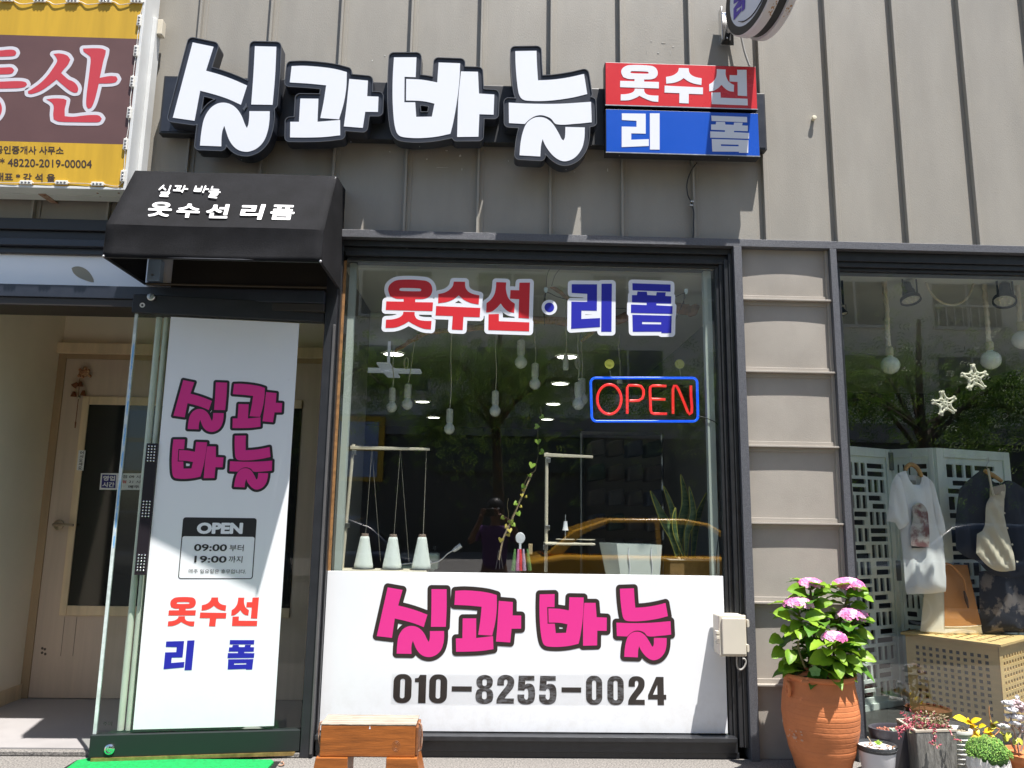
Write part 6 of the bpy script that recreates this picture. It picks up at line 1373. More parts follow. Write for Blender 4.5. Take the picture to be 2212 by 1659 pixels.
for (u, v), (u2, v2), dy, L in (((495,560),(490,650),-.1,.13),((430,470),(295,455),-.06,.13),((420,560),(345,600),-.05,.11),((360,630),(262,685),-.03,.12),((380,720),(285,800),-.02,.11),((400,830),(335,910),-.02,.10),((540,470),(690,480),-.1,.14),((600,380),(750,370),-.05,.13),((560,280),(410,270),-.02,.13),((610,285),(740,275),-.03,.13),((760,300),(830,320),0,.10),((870,280),(1030,290),-.03,.12),((900,380),(1010,420),-.05,.10),((820,530),(880,580),-.1,.10),((920,590),(1065,650),-.08,.13),((850,650),(1010,690),-.1,.13),((690,640),(620,625),-.13,.10),((790,720),(830,830),-.16,.12),((750,780),(590,840),-.15,.16),((860,780),(975,870),-.14,.13),((930,760),(1080,830),-.1,.14),((790,820),(810,950),-.17,.12),((880,870),(970,920),-.12,.11),((430,720),(410,840),-.1,.12),((540,600),(640,585),-.11,.10),((640,530),(660,610),-.08,.09)):
    p, q = W(*zh(u, v), HY+dy), W(*zh(u2, v2), HY+dy-.03); d = q-p; leafmesh(bl, p, d+Vector((0, -.02, .02)), (0, -.75, .6), max(.07, d.length*1.15), max(.07, d.length)*.37, .12, 9)
for i in range(70):                                    # inner leaves filling the bush
    a = rng.uniform(0, 6.28); q = Vector((cx+.005+.125*math.cos(a)*rng.uniform(.3, 1), HY-.03+.09*math.sin(a)*rng.uniform(.3, 1), hgt+rng.uniform(-.01, .25))); d = Vector((math.cos(a), math.sin(a)*.6-.35, rng.uniform(-.35, .35))); L = rng.uniform(.075, .125)
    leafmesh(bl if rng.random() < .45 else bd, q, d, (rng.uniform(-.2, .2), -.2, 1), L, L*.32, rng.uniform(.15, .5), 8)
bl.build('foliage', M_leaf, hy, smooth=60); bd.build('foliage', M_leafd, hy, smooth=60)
P = spline([W(*zh(*p), HY-.10) for p in ((490,650),(490,700),(505,760),(530,830),(545,860))]); stems.tube(P, .005, 7)
stems.build('stem', mat('green_brown_stem', (.16, .14, .05), .7, n=.3, ns=20), hy, smooth=True)
M_petals = [mat('pink_petal', (.66, .19, .40), .6, n=.1, ns=20), mat('pale_pink_petal', (.76, .38, .56), .6, n=.1, ns=20), mat('deep_pink_petal', (.58, .12, .30), .6, n=.1, ns=20)]
for hi_, (p, R0) in enumerate(hc_):
    bs = [MB(), MB(), MB()]; nfl = 46 if R0 > .02 else 36
    for i in range(nfl):
        f_ = i/nfl; ph = math.acos(1-f_*.95); a = i*2.399; dirn = Vector((math.sin(ph)*math.cos(a), math.sin(ph)*math.sin(a), math.cos(ph)))
        c = p+Vector((dirn.x*R0, dirn.y*R0*.9, dirn.z*R0*.55+.002)); n_ = (dirn+Vector((0, -.25, .25))).normalized(); q = n_.to_track_quat('Z', 'Y'); s = R0*rng.uniform(.19, .25); r0 = rng.uniform(0, 6); B_ = bs[rng.choice((0, 0, 1, 1, 2) if hi_ < 4 else (0, 1, 2, 2, 1))]
        for k in range(4):
            aa = r0+k*math.pi/2; e1 = Vector((math.cos(aa), math.sin(aa), 0)); e2 = Vector((-math.sin(aa), math.cos(aa), 0))
            pts = [Vector((0, 0, 0)), e1*s*.45+e2*s*.5+Vector((0, 0, s*.1)), e1*s*.95+e2*s*.42+Vector((0, 0, s*.05)), e1*s*1.12+Vector((0, 0, -s*.05)), e1*s*.95-e2*s*.42+Vector((0, 0, s*.05)), e1*s*.45-e2*s*.5+Vector((0, 0, s*.1))]
            B_.add([c+q @ x for x in pts], [(0, 1, 2, 3), (0, 3, 4, 5)])
    o = bs[0].build('flower_head', M_petals[0], hy)
    for k in (1, 2): bs[k].build('petals', M_petals[k], o)
    if hi_ == 4: o['label'] = 'lowest, opening flower head'
# small round leaf weed on the rim
b = MB(); p = W(*zh(620, 890), HY-rr*.9); vs = [p]+[p+Vector((.026*(1+.15*math.sin(5*a))*math.cos(a), -.004+.004*math.sin(a), .022*(1+.15*math.sin(5*a))*math.sin(a))) for a in np.linspace(0, 2*math.pi, 22)[:-1]]
b.add(vs, [(0, 1+i, 1+(i+1) % 21) for i in range(21)]); b.build('round_leaf', mat('round_leaf', (.16, .34, .10), .5), hy)
# --- the row of small pots; zbx maps their photo detail
def lp_(u, v, y): return W(*zbx(u, v), y)
def succ(b, c, r, n, rng, up=.4, wd=.35, th=.3):           # rosette of plump leaves
    for i in range(n):
        a = i*2.399; f_ = (i+.5)/n; el = 1.35-1.2*f_+rng.uniform(-.1, .1); d = Vector((math.cos(a)*math.cos(el), math.sin(a)*math.cos(el), math.sin(el))); L = r*(.45+.6*f_)
        b.tube([c+d*L*.08, c+d*L*.45, c+d*L*.8, c+d*L], [L*.08, L*wd*.5, L*wd*.45, L*.03], 6)
def pot_thing(nm, lab, c, cat='potted plant'): return thing(nm, lab, cat, c)
# white plastic pot
y = -.34; c = lp_(330, 1400, y); rr1 = (lp_(535, 1400, y).x-lp_(125, 1400, y).x)/2; zt_ = c.z
wpt = pot_thing('plastic_pot', 'small white plastic pot with a dark rim and a sprouting cutting, beside the terracotta pot', Vector((c.x, y, 0)))
b = MB(); b.lathe([(rr1*.66, .001), (rr1*.70, .006), (rr1*.93, zt_-.014), (rr1*.99, zt_-.013)], (c.x, y, 0), 40); b.build('pot', mat('white_plastic', (.58, .58, .60), .35, n=.03, ns=5), wpt, smooth=True)
b = MB(); b.lathe([(rr1*.985, zt_-.0128), (rr1*1.0, zt_-.006), (rr1*.99, zt_), (rr1*.955, zt_), (rr1*.95, zt_-.012), (rr1*.9, zt_-.03)], (c.x, y, 0), 40, cap=False); b.build('rim', mat('dark_grey_rim', (.05, .055, .06), .35), wpt, smooth=True)
b = MB(); b.lathe([(.0001, zt_-.022), (rr1*.93, zt_-.022)], (c.x, y, 0), 24); b.build('soil', M_soil, wpt)
b = MB(); b.tube([lp_(315, 1450, y-.01), lp_(235, 1320, y-.015)], .0022, 6); b.build('stick', mat('pale_stick', (.62, .5, .36), .7), wpt)
rng = random.Random(4); b = MB()
for i in range(26): p = Vector((c.x+rng.uniform(-.8, .8)*rr1*.9, y+rng.uniform(-.6, .6)*rr1, zt_-.018)); leafmesh(b, p, (rng.uniform(-1, 1), rng.uniform(-1, .5), rng.uniform(.2, .9)), (0, 0, 1), rng.uniform(.014, .03), .006, .2, 4)
b.build('dry_leaves', mat('dry_leaf', (.26, .13, .06), .8, n=.3, ns=30), wpt)
b = MB()
for d, L in (((.2,-.2,1), .022), ((.9,-.3,.7), .024), ((-.7,-.2,.8), .02), ((.5,-.6,.5), .02)): leafmesh(b, lp_(340, 1405, y), d, (0, -.5, .8), L, L*.42, .2, 5)
b.build('leaf', mat('fresh_leaf', (.30, .46, .07), .5), wpt, smooth=True)
# dark oval planter
y = -.22; a_, c_ = lp_(250, 1215, y), lp_(860, 1215, y); ox = (a_.x+c_.x)/2; orx = (c_.x-a_.x)/2; zt_ = a_.z; 
dp_ = pot_thing('oval_planter', 'dark charcoal oval planter with red gravel and one grey succulent', Vector((ox, y, 0)))
b = MB(); b.lathe([(orx*.8, .001), (orx*.9, zt_*.5), (orx, zt_-.012), (orx, zt_), (orx*.90, zt_+.001), (orx*.86, zt_-.006), (orx*.84, zt_-.03)], (ox, y, 0), 44, sy=.62); b.build('planter', mat('charcoal_ceramic', (.055, .052, .062), .35), dp_, smooth=True)
b = MB(); rng = random.Random(5)
for i in range(170):
    a = rng.uniform(0, 6.28); q = math.sqrt(rng.random())*.82; b.ball((ox+orx*q*math.cos(a), y+orx*.62*q*math.sin(a), zt_-.022+rng.uniform(0, .006)), rng.uniform(.004, .007), 5)
tag(b.build('gravel', mat('red_gravel', (.34, .13, .085), .85, n=.4, ns=50), dp_), kind='stuff')
b = MB(); succ(b, lp_(515, 1270, y-.02), .034, 9, rng, wd=.5); b.build('succulent', mat('grey_succulent', (.36, .42, .34), .6, n=.1, ns=20), dp_, smooth=True)
# grey square stone pot
y = -.40; fc = lp_(755, 1262, y); zt_ = fc.z; lc_ = G(*zbx(540, 1130), zt_); rc_ = G(*zbx(1212, 1250), zt_); e1 = Vector((lc_.x-fc.x, lc_.y-fc.y, 0)); e2 = Vector((rc_.x-fc.x, rc_.y-fc.y, 0))
gp = pot_thing('stone_pot', 'square grey weathered stone-look pot trailing red and green succulents', Vector((fc.x, fc.y, 0)))
f0 = Vector((fc.x, fc.y, 0)); 
if e2.y < .02: e2.y = .03
bk = f0+e1+e2
def sq(z, k): cc = f0+(e1+e2)/2; return [cc+(q-cc)*k+Vector((0, 0, z)) for q in (f0, f0+e2, bk, f0+e1)]
M_stone = mat('grey_weathered_stone', (.17, .165, .15), .85, n=.35, ns=22, stretch=(3, 3, .5), bump=.5, bs=60)
b = MB(); b.hexa(sq(.001, .88), sq(zt_-.005, .985)); o = b.build('pot', M_stone, gp, bevel=.006)
b = MB(); t0_, t1_ = sq(zt_-.0048, 1.0), sq(zt_+.004, 1.0); i0, i1 = sq(zt_-.0048, .86), sq(zt_+.004, .86)
for k in range(4):
    j = (k+1) % 4; b.hexa([t0_[k], t0_[j], i0[j], i0[k]], [t1_[k], t1_[j], i1[j], i1[k]])
b.build('rim', mat('pale_stone_rim', (.42, .37, .30), .8, n=.15, ns=20), gp)
b = MB(); q = sq(zt_-.003, .87); b.quad(*q); b.build('soil', M_soil, gp)
rng = random.Random(6); bR, bG, bS = MB(), MB(), MB(); cc = f0+(e1+e2)/2
def bean(b, p, d, L, r): d = Vector(d).normalized(); b.tube([p, p+d*L*.3, p+d*L*.7, p+d*L], [r*.4, r, r*.9, r*.15], 6)
for i in range(230):
    a, c = rng.random(), rng.random(); p = f0+e1*(a*.9+.05)+e2*(c*.9+.05)+Vector((0, 0, zt_+rng.uniform(-.002, .022)*(1+.8*a)))
    bean(bR if rng.random() < .45+.25*(c < .4) else bG, p, (rng.uniform(-1, 1), rng.uniform(-1, .4), rng.uniform(.0, 1.2)), rng.uniform(.010, .019), rng.uniform(.0028, .0042))
def trail(path, n, mix):
    P = spline(path, 8); bS.tube(P, .0012, 4)
    for i in range(n):
        p = P[int((i+.5)/n*(len(P)-1))]; bean(bR if rng.random() < mix else bG, p, (rng.uniform(-1, 1), rng.uniform(-1, .1), rng.uniform(-.9, .5)), rng.uniform(.010, .016), .0035)
tr = lambda pts, y: [lp_(*p, y) for p in pts]
trail(tr([(700,1200),(640,1215),(600,1260),(570,1320)], y-.012), 22, 1); trail(tr([(620,1190),(570,1220),(555,1245)], y), 10, 1)
trail(tr([(960,1240),(955,1290),(950,1340),(910,1390)], y-.02), 20, .85); trail(tr([(1120,1240),(1150,1290),(1200,1350),(1240,1360)], y-.012), 14, .5); trail(tr([(930,1370),(980,1420),(1010,1410)], y-.02), 8, .4); trail(tr([(870,1170),(830,1120),(740,1100)], y+.05), 14, .2)
for i in range(14): succ(bG, lp_(rng.uniform(940, 1080), rng.uniform(1080, 1180), y+.04), rng.uniform(.012, .02), 6, rng)
trail(tr([(685,1280),(700,1230),(735,1200)], y-.02), 3, .5)
bR.build('red_succulent', mat('red_bean_leaf', (.40, .085, .115), .4, n=.25, ns=40), gp, smooth=True); bG.build('green_succulent', mat('green_bean_leaf', (.23, .27, .10), .45, col2=(.30, .17, .13), ns=25), gp, smooth=True); bS.build('stem', mat('pale_root', (.55, .42, .32), .8), gp)
# ribbed white pot
y = -.25; a_, c_ = lp_(1070, 1235, y), lp_(1355, 1235, y); ox = (a_.x+c_.x)/2; rx = (c_.x-a_.x)/2; zt_ = lp_(1250, 1230, y).z
rp_ = pot_thing('ribbed_pot', 'white ribbed round pot of pale gravel behind the grey stone pot', Vector((ox, y, 0)))
pr = [(rx*.62, .001)]
for i in range(120):
    t = i/119; z = .004+(zt_-.03)*t; pr.append((rx*(.66+.24*t)+.0045*math.sin(z*2*math.pi/.0215), z))
pr += [(rx*.98, zt_-.02), (rx*1.0, zt_-.01), (rx*.98, zt_), (rx*.88, zt_), (rx*.84, zt_-.014)]
b = MB(); b.lathe(pr, (ox, y, 0), 40); b.build('pot', mat('white_ceramic', (.74, .73, .68), .3), rp_, smooth=80)
b = MB()
for i in range(70): a = rng.uniform(0, 6.28); q = math.sqrt(rng.random())*.8*rx; b.ball((ox+q*math.cos(a), y+q*math.sin(a), zt_-.010), rng.uniform(.003, .006), 5)
tag(b.build('gravel', mat('pale_gravel', (.42, .36, .24), .85, n=.3, ns=50), rp_), kind='stuff')
b = MB(); b.lathe([(.0001, zt_-.012), (rx*.85, zt_-.013)], (ox, y, 0), 20); b.build('soil', M_soil, rp_)
# yellow succulent in a low terracotta pot
y = -.20; c = lp_(1480, 1340, y); yp = pot_thing('yellow_succulent', 'bright yellow leafed succulent in a low clay pot behind the moss', Vector((c.x, y, 0)))
zt_ = c.z; b = MB(); b.lathe([(.05, .001), (.062, zt_-.02), (.068, zt_-.018), (.068, zt_), (.060, zt_), (.058, zt_-.012), (.0001, zt_-.012)], (c.x, y, 0), 28); b.build('pot', M_terra, yp, smooth=True)
M_yl = mat('yellow_leaf', (.72, .52, .02), .4, n=.12, ns=12); M_yg = mat('yellow_green_leaf', (.42, .42, .05), .4, n=.2, ns=12); by, byg, bst = MB(), MB(), MB()
for (u, v), (u2, v2), w, k in (((1340,1180),(1190,1105),.30,0),((1360,1170),(1460,1120),.32,0),((1400,1220),(1440,1290),.4,0),((1440,1220),(1515,1195),.45,0),((1500,1270),(1600,1240),.4,0),((1500,1270),(1610,1310),.36,0),((1380,1200),(1310,1150),.4,0),((1470,1300),(1390,1310),.4,0),((1340,1230),(1420,1200),.4,0),((1600,1190),(1650,1160),.45,1),((1600,1200),(1580,1150),.4,1),((1600,1190),(1590,1225),.5,1),((1450,1300),(1440,1360),.4,1),((1350,1180),(1330,1115),.3,0)):
    p, q = lp_(u, v, y-.02), lp_(u2, v2, y-.045); leafmesh(by if not k else byg, p, q-p, (0, -.6, .8), (q-p).length*1.1, (q-p).length*w*.9, .1, 5)
for path in ([(1420,1340),(1380,1260),(1350,1185)], [(1520,1340),(1510,1300),(1490,1260)], [(1620,1300),(1670,1240),(1600,1200),(1560,1080),(1555,985)], [(1440,1340),(1450,1260)]): bst.tube(spline([lp_(*p, y-.01) for p in path]), .0024, 6)
by.build('leaf', M_yl, yp, smooth=True); byg.build('leaf', M_yg, yp, smooth=True); bst.build('stem', mat('orange_stem', (.52, .27, .12), .6), yp, smooth=True)
# moss on a white shell pot
y = -.40; c = lp_(1540, 1540, y); rx = (lp_(1750, 1540, y).x-lp_(1310, 1540, y).x)/2
ms = pot_thing('moss_pot', 'low white shell shaped pot topped by a dome of bright green ground cover', Vector((c.x, y, 0)))
zt_ = c.z; pr = [(rx*.5, .001), (rx*.85, zt_*.35), (rx*.98, zt_*.75), (rx*.92, zt_), (rx*.84, zt_-.004)]
nseg = 60; vs = []; fs = []
for r, h in pr:
    for k in range(nseg):
        a = 2*math.pi*k/nseg; f_ = 1+.05*math.cos(k*math.pi*2/4)*(.3+.7*h/zt_); vs.append((c.x+r*f_*math.cos(a), y+r*f_*math.sin(a)*.85, h+.010*math.sin(a*2+.5)*(h/zt_)))
for i in range(len(pr)-1):
    for k in range(nseg): fs.append((i*nseg+k, i*nseg+(k+1) % nseg, (i+1)*nseg+(k+1) % nseg, (i+1)*nseg+k))
link_mesh('pot', vs, fs, mat('white_shell_ceramic', (.72, .70, .66), .35), ms, smooth=80)
mc = lp_(1540, 1520, y); R1, R2_ = (lp_(1760, 1500, y).x-lp_(1330, 1500, y).x)/2, lp_(1540, 1330, y).z-mc.z
b = MB(); b2 = MB()
for i in range(2600):
    a = rng.uniform(0, 6.28); ph = math.acos(rng.uniform(0, 1)); dn = Vector((math.sin(ph)*math.cos(a), math.sin(ph)*math.sin(a)*.9, math.cos(ph))); lump = 1+.10*math.sin(dn.x*9+1)*math.sin(dn.y*8)+rng.uniform(-.06, .05)
    p = mc+Vector((dn.x*R1, dn.y*R1, dn.z*R2_))*lump; q = (dn+Vector((rng.uniform(-.7, .7), rng.uniform(-.7, .7), rng.uniform(-.3, .7)))).normalized(); s = rng.uniform(.0035, .006); e1_ = q.orthogonal().normalized(); e2_ = q.cross(e1_)
    (b if rng.random() < .6 else b2).add([p-e1_*s*.6, p+e2_*s*.5, p+e1_*s*.6+q*s, p-e2_*s*.5+q*s*.4], [(0, 1, 2, 3)])
tag(b.build('ground_cover', mat('bright_moss', (.13, .30, .04), .7, n=.3, ns=60), ms), kind='stuff'); tag(b2.build('ground_cover', mat('pale_moss', (.25, .40, .08), .7, n=.3, ns=60), ms), kind='stuff')
b = MB(); b.ball(mc, R1*.9, 14, sz=R2_/R1); b.build('moss_core', mat('deep_moss', (.035, .09, .015), .9, n=.3, ns=50), ms)
# terracotta pot with silvery succulents at the edge
y = -.36; c = lp_(1990, 1500, y); rx = c.x-lp_(1715, 1480, y).x; tp2 = pot_thing('silver_succulent', 'silvery white succulents on woody stems in a terracotta pot, cut by the right edge', Vector((c.x, y, 0)))
zt_ = lp_(1850, 1490, y).z; b = MB(); b.lathe([(rx*.62, .001), (rx*.9, zt_-.03), (rx*1.0, zt_-.028), (rx*1.0, zt_), (rx*.92, zt_), (rx*.88, zt_-.015), (.0001, zt_-.016)], (c.x, y, 0), 40); b.build('pot', M_terra, tp2, smooth=True)
b = MB()
for path in ([(1840,1490),(1830,1400),(1840,1300),(1800,1180),(1790,1060)], [(1880,1490),(1870,1380),(1900,1260),(1880,1100)], [(1900,1480),(1930,1380),(1960,1200)], [(1850,1480),(1790,1380),(1740,1290)]): b.tube(spline([lp_(*p, y-.02) for p in path]), .0042, 7)
b.build('stem', mat('grey_woody_stem', (.36, .29, .24), .85, n=.2, ns=30), tp2, smooth=True)
bA, bB = MB(), MB()
for u, v, r, n in ((1770,970,.034,16),(1850,960,.032,14),(1800,1040,.034,16),(1880,1030,.034,16),(1930,1000,.032,14),(1780,1110,.03,13),(1860,1120,.036,16),(1930,1140,.034,14),(1720,1220,.030,12),(1760,1240,.028,12),(1880,1220,.034,14),(1930,1260,.034,14),(1740,1180,.02,8),(1840,1190,.03,12)): succ(bA if rng.random() < .7 else bB, lp_(u, v, y-.02+rng.uniform(-.03, .03)), r, n, rng, wd=.55)
bA.build('silver_leaf', mat('silver_leaf', (.56, .55, .57), .65, n=.12, ns=25), tp2, smooth=True); bB.build('pinkish_leaf', mat('pinkish_leaf', (.56, .44, .45), .65, n=.12, ns=25), tp2, smooth=True)
b = MB(); 
for (u, v), (u2, v2) in (((1720,1300),(1690,1280)),((1740,1300),(1735,1370)),((1780,1270),(1760,1330)),((1700,1290),(1740,1340)),((1860,1330),(1900,1380)),((1850,1340),(1830,1390))): p, q = lp_(u, v, y-.03), lp_(u2, v2, y-.04); leafmesh(b, p, q-p, (0, -.6, .8), .034, .012, .1, 5)
b.build('yellow_leaf', M_yg, tp2, smooth=True)
b = MB(); p = lp_(1855, 880, y-.02); b.tube(spline([lp_(*q, y-.02) for q in ((1870,1000),(1885,900),(1855,885))]), .0012, 5); 
for i in range(6): leafmesh(b, p, (math.cos(i), -.4, math.sin(i)), (0, -1, .1), .012, .003, .1, 3)
b.build('flower', M_wface, tp2)
# ---------------------------------------------------------------- the street behind the camera (seen mirrored in the glass)
random.seed(21)
ap = thing('apartment_building', 'tall pale apartment block across the street, mirrored in the shop glass', 'building', (0, -24, 0))
M_apw = mat('cream_apartment_wall', (.80, .77, .66), .85, n=.04, ns=.5); M_apw2 = mat('white_apartment_band', (.62, .62, .60), .8); M_apg = mat('dark_window_glass', (.05, .07, .08), .1); M_dks = mat('dark_shop_front', (.045, .048, .05), .4)
b = MB(); b.box(-10, 26, -36, -24, 4.6, 17.6); b.build('wall', M_apw, ap)
b = MB(); b.box(-10, 26, -36, -23.4, -.2, 3.9); b.build('shop_front', M_dks, ap)
b = MB(); b.box(-10, 26, -36, -23.2, 3.9, 4.6); b.build('canopy_band', mat('grey_band', (.22, .22, .22), .7), ap)
for f_ in range(4):
    for i in range(8):
        x = -9.4+i*4.4; z = 5.6+f_*2.9
        b = MB(); b.box(x, x+2.6, -23.995, -23.95, z, z+1.7); o = b.build('window', M_apg, ap)
        b = MB(); b.box(x-.08, x+2.68, -23.99, -23.9, z-.12, z-.001); b.box(x+1.25, x+1.33, -23.948, -23.91, z, z+1.7); b.build('frame', M_apw2, o)
        if i % 2 == 0:
            b = MB()
            for k in range(9): b.box(x+.02+k*.32, x+.05+k*.32, -23.8, -23.77, z-.1, z+.75)
            b.box(x-.05, x+2.7, -23.82, -23.76, z+.75, z+.82); b.build('railing', M_apw2, o)
sgn = thing('shop_fascia', 'dark shop fascia with pale lettering across the street, mirrored in the glass', 'shop sign', (2.2, -23.1, 3.2))
b = MB(); b.box(-2, 5.5, -23.19, -23.05, 2.6, 3.8); b.build('board', mat('dark_green_board', (.03, .045, .04), .5), sgn)
ysg = thing('yellow_fascia', 'yellow shop sign with blue tiles across the street, mirrored in the left of the glass', 'shop sign', (-5.2, -23.0, 3))
b = MB(); b.box(-6.6, -3.8, -23.19, -23.0, 2.2, 4.5); b.build('board', M_yellow, ysg)
for i in range(2):
    for j in range(2): b = MB(); b.box(-6.4+i*1.3, -5.3+i*1.3, -22.998, -22.97, 2.35+j*1.05, 3.25+j*1.05); b.build('tile', mat('pale_blue_tile', (.28, .36, .55), .5), ysg)
# street trees
M_bark = mat('bark', (.10, .075, .055), .9, n=.3, ns=12, bump=.5, bs=20); M_tl = [leaf_mat('tree_leaf', (.085, .18, .025), (.13, .25, .035), .4, 1), leaf_mat('light_tree_leaf', (.20, .34, .06), (.30, .45, .09), .45, 1), leaf_mat('dark_tree_leaf', (.04, .09, .015), (.06, .13, .02), .3, 1)]
def tree(x, y, h, R_, zc, n, seed, lab):
    rng = random.Random(seed); t = thing('street_tree', lab, 'tree', (x, y, -.34), 'street trees mirrored in the glass')
    b = MB(); b.tube(spline([(x, y, -.34), (x+.05, y, 1.2), (x-.04, y, zc), (x+.05, y, zc+R_*.6)]), [.14-.006*i for i in range(19)], 9)
    br = []
    for i in range(9):
        a = rng.uniform(0, 6.28); e = Vector((x+R_*.85*math.cos(a), y+R_*.8*math.sin(a), zc+rng.uniform(-.5, .8)*R_*.6)); P = spline([(x, y, zc-R_*.35+i*.08), Vector((x, y, zc))*.5+e*.5+Vector((0, 0, .25)), e]); b.tube(P, [.05-.0032*k for k in range(len(P))], 6); br += P[5:]
    b.build('trunk', M_bark, t, smooth=True)
    bs = [MB(), MB(), MB()]
    for i in range(n):
        q = rng.choice(br) if rng.random() < .75 else Vector((x, y, zc))+Vector((rng.gauss(0, .45), rng.gauss(0, .45), rng.gauss(0, .35)))*R_
        p = q+Vector((rng.gauss(0, .22), rng.gauss(0, .22), rng.gauss(-.05, .22))); d = Vector((rng.uniform(-1, 1), rng.uniform(-1, 1), rng.uniform(-1, .3))).normalized(); s_ = d.orthogonal().normalized(); L = rng.uniform(.06, .13); k = rng.choice((0, 0, 1, 2))
        for m_ in range(3):          # a small feathered spray of leaflets
            c = p+d*L*m_*.6
            for sg_ in (-1, 1): e = (d*.5+s_*sg_).normalized(); bs[k].add([c, c+e*L*.35+d*L*.12, c+e*L*.75, c+e*L*.35-d*L*.08], [(0, 1, 2, 3)])
    for k in range(3): bs[k].build('crown', M_tl[k], t)
tree(.1, -9.4, 6, 2.25, 3.25, 5200, 3, 'broad feathery street tree mirrored in the middle of the sewing shop glass')
tree(7.7, -9.2, 6, 2.7, 3.15, 6500, 5, 'broad feathery street tree mirrored in the clothes shop glass')
tree(-2.9, -10.2, 6, 1.5, 3.6, 2200, 7, 'slim street tree mirrored at the left of the sewing shop glass')
tree(4.1, -10.0, 6, 1.5, 3.3, 2400, 9, 'slim street tree mirrored beside the right board of the sewing shop glass')
# parked cars
def car(x, y, rz, col, nm, lab):
    t = thing('parked_car', lab, 'car', (x, y, -.34), rz=0); cr, sr_ = math.cos(rz), math.sin(rz)
    def tw(px, py, pz): return (x+px*cr-py*sr_, y+px*sr_+py*cr, pz-.34)
    low = [(-2.05,.35),(-2.1,.62),(-2.02,.88),(-1.1,.98),(1.55,.98),(2.0,.90),(2.1,.6),(2.05,.3)]
    m = mat(nm, col, .22, coat=.6)
    def loft(secs, mm, name, par=t, sm=35):
        vs = []; fs = []; n = len(secs[0])
        for s in secs: vs += [tw(*p) for p in s]
        for i in range(len(secs)-1):
            for k in range(n): fs.append((i*n+k, i*n+(k+1) % n, (i+1)*n+(k+1) % n, (i+1)*n+k))
        fs += [tuple(range(n))[::-1], tuple(range((len(secs)-1)*n, len(secs)*n))]
        return link_mesh(name, vs, fs, mm, par, smooth=sm, bevel=.03)
    loft([[(a*k, yy, z*(1 if z < .6 else kz)) for a, z in low] for yy, k, kz in ((-.86,.96,.96),(-.78,1,1),(.78,1,1),(.86,.96,.96))], m, 'body')
    gh = [(-1.25,.97),(-.55,1.42),(-.2,1.48),(.85,1.47),(1.35,1.3),(1.75,.97)]
    loft([[(a*k, yy*(1-.22*(z-.97)/.5), z) for a, z in gh] for yy, k in ((-.76,1),(.76,1))], m, 'cabin')
    gl = mat('car_glass', (.02, .025, .028), .05)
    for sd_ in (-1, 1):
        for pts in ([(-1.0,1.0),(-.48,1.38),(.15,1.42),(.15,1.0)], [(.22,1.0),(.22,1.42),(.85,1.41),(1.22,1.25),(1.5,1.0)]):
            P = [tw(a, sd_*(.775-.165*(z-.97)/.5+.004), z) for a, z in pts]; b = MB(); b.prism(P, Vector(tw(0, sd_*.006, 0))-Vector(tw(0, 0, 0))); b.build('side_window', gl, t)
    for a0, z0, a1, z1_, nm_ in ((-1.22,1.0,-.60,1.40,'windscreen'),(1.74,1.0,1.38,1.29,'rear_window')):
        sg_ = -1 if a0 < 0 else 1; b = MB(); b.add([tw(a0+.02*sg_, -.66, z0), tw(a0+.02*sg_, .66, z0), tw(a1+.02*sg_, .56, z1_), tw(a1+.02*sg_, -.56, z1_)], [(0, 1, 2, 3)]); b.build(nm_, gl, t)
    for a in (-1.3, 1.3):
        for sd_ in (-.80, .80):
            c = Vector(tw(a, sd_, .32)); ax = Vector((-sr_, cr, 0)); b = MB(); b.lathe([(.2, -.1), (.30, -.1), (.32, -.06), (.32, .06), (.30, .1), (.2, .1)], c, 24, ax); o = b.build('wheel', mat('tyre', (.02, .02, .02), .8), t, smooth=True)
            b = MB(); b.lathe([(.0001, -.09), (.2, -.102), (.2, .102), (.0001, .09)], c, 18, ax); b.build('rim', M_steel, o)
    for sd_ in (-.55, .55):
        b = MB(); b.ball(tw(-2.0, sd_, .72), .11, 10, sx=.6); b.build('headlight', M_lens, t, smooth=True); b = MB(); b.ball(tw(1.98, sd_, .76), .1, 10, sx=.6); b.build('tail_light', mat('red_lamp', (.4, .01, .01), .2), t, smooth=True)
car(2.5, -7.2, math.pi, (.95, .48, .04), 'orange_car_paint', 'orange hatchback parked across the pavement, mirrored in the sewing shop glass')
car(-3.0, -7.4, 0, (.02, .03, .055), 'navy_car_paint', 'dark blue car parked left of the orange one, mirrored in the glass')
car(7.1, -7.3, 0, (.05, .07, .10), 'slate_car_paint', 'slate blue car parked right of the orange one, mirrored in the clothes shop glass')
# ---------------------------------------------------------------- the photographer, mirrored faintly in the glass
M_skin = mat('brown_skin', (.26, .13, .08), .55); M_shirt = mat('purple_shirt', (.13, .05, .20), .9, n=.1, ns=12); M_trou = mat('dark_trousers', (.03, .033, .045), .9); M_hair = mat('black_hair', (.012, .010, .010), .5)
def skinned(name, pts, edges, m, parent, root=0, sub=2):
    me = bpy.data.meshes.new(name); off = WL[parent.name] if parent else Vector((0, 0, 0)); me.from_pydata([tuple(Vector(p[:3])+(Vector((0, 0, gz)) if name != 'hand' else Vector((0, 0, 0)))-off) for p in pts], edges, []); me.materials.append(m)
    o = bpy.data.objects.new(name, me); COL.objects.link(o); o.parent = parent; WL[o.name] = off
    k = o.modifiers.new('skin', 'SKIN'); k.use_smooth_shade = True
    for v, p in zip(me.skin_vertices[0].data, pts): v.radius = (p[3], p[4] if len(p) > 4 else p[3])
    me.skin_vertices[0].data[root].use_root = True
    s_ = o.modifiers.new('sub', 'SUBSURF'); s_.levels = sub; s_.render_levels = sub; return o
px, py, gz = .06, -4.46, -.34
per = thing('person', 'person in a purple top raising a phone with both hands, mirrored in the glass', 'person', (px, py, gz))
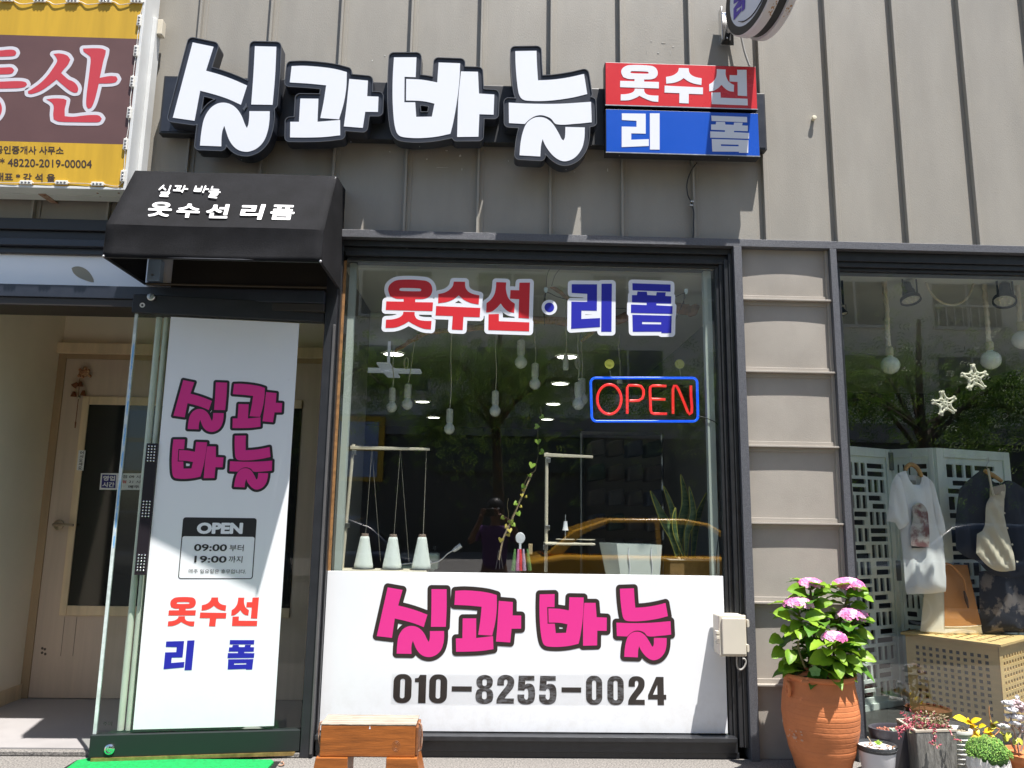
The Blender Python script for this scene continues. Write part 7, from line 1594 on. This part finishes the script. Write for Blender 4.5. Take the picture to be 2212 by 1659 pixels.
B = [(px,py,.90,.13,.10),(px,py,1.08,.115,.085),(px,py,1.24,.135,.09),(px,py+.01,1.36,.07,.06),(px,py+.02,1.43,.045),(px,py+.035,1.50,.062,.07),(px,py+.035,1.58,.07,.082),(px,py+.03,1.645,.045,.05)]
E2 = [(0,1),(1,2),(2,3),(3,4),(4,5),(5,6),(6,7)]
def limb_(pts, start):
    i = start
    for p in pts: B.append(p); E2.append((i, len(B)-1)); i = len(B)-1
    return i
for s in (-1, 1):
    limb_([(px+s*.16,py,1.34,.052),(px+s*.25,py+.05,1.24,.044),(px+s*.27,py+.13,1.21,.040),(px+s*.17,py+.30,1.42,.030),(px-.06+s*.082,py+.385,1.505,.026)], 2)
    limb_([(px+s*.095,py,.80,.085),(px+s*.10,py+.01,.48,.055),(px+s*.10,py-.02,.10,.036),(px+s*.10,py+.04,.035,.034),(px+s*.105,py+.14,.022,.026)], 0)
body = skinned('body', B, E2, M_skin, per)
skinned('shirt', [(px,py,.86,.155,.125),(px,py,1.08,.135,.105),(px,py,1.24,.152,.108),(px,py+.01,1.36,.085,.075)]+[(px+s*.165,py,1.34,.066) for s in (-1,1)]+[(px+s*.235,py+.035,1.22,.062) for s in (-1,1)], [(0,1),(1,2),(2,3),(2,4),(2,5),(4,6),(5,7)], M_shirt, per)
skinned('trousers', [(px,py,.90,.148,.118)]+[q for s in (-1,1) for q in ((px+s*.095,py,.78,.10),(px+s*.10,py+.01,.48,.072),(px+s*.10,py-.01,.12,.06))], [(0,1),(1,2),(2,3),(0,4),(4,5),(5,6)], M_trou, per)
b = MB(); b.ball((px, py+.005, 1.585+gz), .098, 16, sz=1.08); b.ball((px, py-.05, 1.50+gz), .07, 12, sz=1.3); b.build('hair', M_hair, per, smooth=True)
for s in (-1, 1):
    b = MB(); b.ball((px+s*.03, py+.108, 1.565+gz), .011, 8, sx=1.3); b.build('eye', mat('eye_white', (.5, .5, .5), .3), per, smooth=True)
    b = MB(); b.ball((px+s*.078, py+.03, 1.55+gz), .02, 8, sx=.4, sz=1.4); b.build('ear', M_skin, per, smooth=True)
b = MB(); b.ball((px, py+.122, 1.535+gz), .014, 8, sz=1.5); b.build('nose', M_skin, per, smooth=True); b = MB(); b.ball((px, py+.105, 1.49+gz), .02, 8, sz=.35, sy=.5); b.build('mouth', mat('lips', (.30, .09, .08), .5), per, smooth=True)
ph = thing('phone', 'dark phone held up in both hands by the person mirrored in the glass', 'phone', (0, -4.035, H))
b = MB(); b.box(-.078, .078, -4.039, -4.031, H-.037, H+.037); b.build('case', M_black_p, ph, bevel=.003)
b = MB(); b.box(-.074, .074, -4.0405, -4.0392, H-.034, H+.034); b.build('screen', mat('phone_screen', (.02, .02, .025), .1), ph)
for s in (-1, 1):                                  # fingers curled round the short ends of the phone
    F = [(px-.06+s*.082,py+.385,1.165,.022,.014)]; EE = []
    for k in range(4):
        z = H+.030-.017*k; L = (.9, 1, .95, .75)[k]; i = len(F)
        F += [(s*.083,-4.058,z,.0088),(s*.085,-4.030,z+.002,.0082),(s*.066,-4.024,z+.003,.0076),(s*.066-s*.026*L,-4.0225,z+.002,.0066)]; EE += [(0,i),(i,i+1),(i+1,i+2),(i+2,i+3)]
    i = len(F); F += [(s*.076,-4.062,H-.020,.0105),(s*.056,-4.053,H-.006,.0095),(s*.034,-4.049,H+.004,.008)]; EE += [(0,i),(i,i+1),(i+1,i+2)]
    skinned('hand', F, EE, M_skin, per)
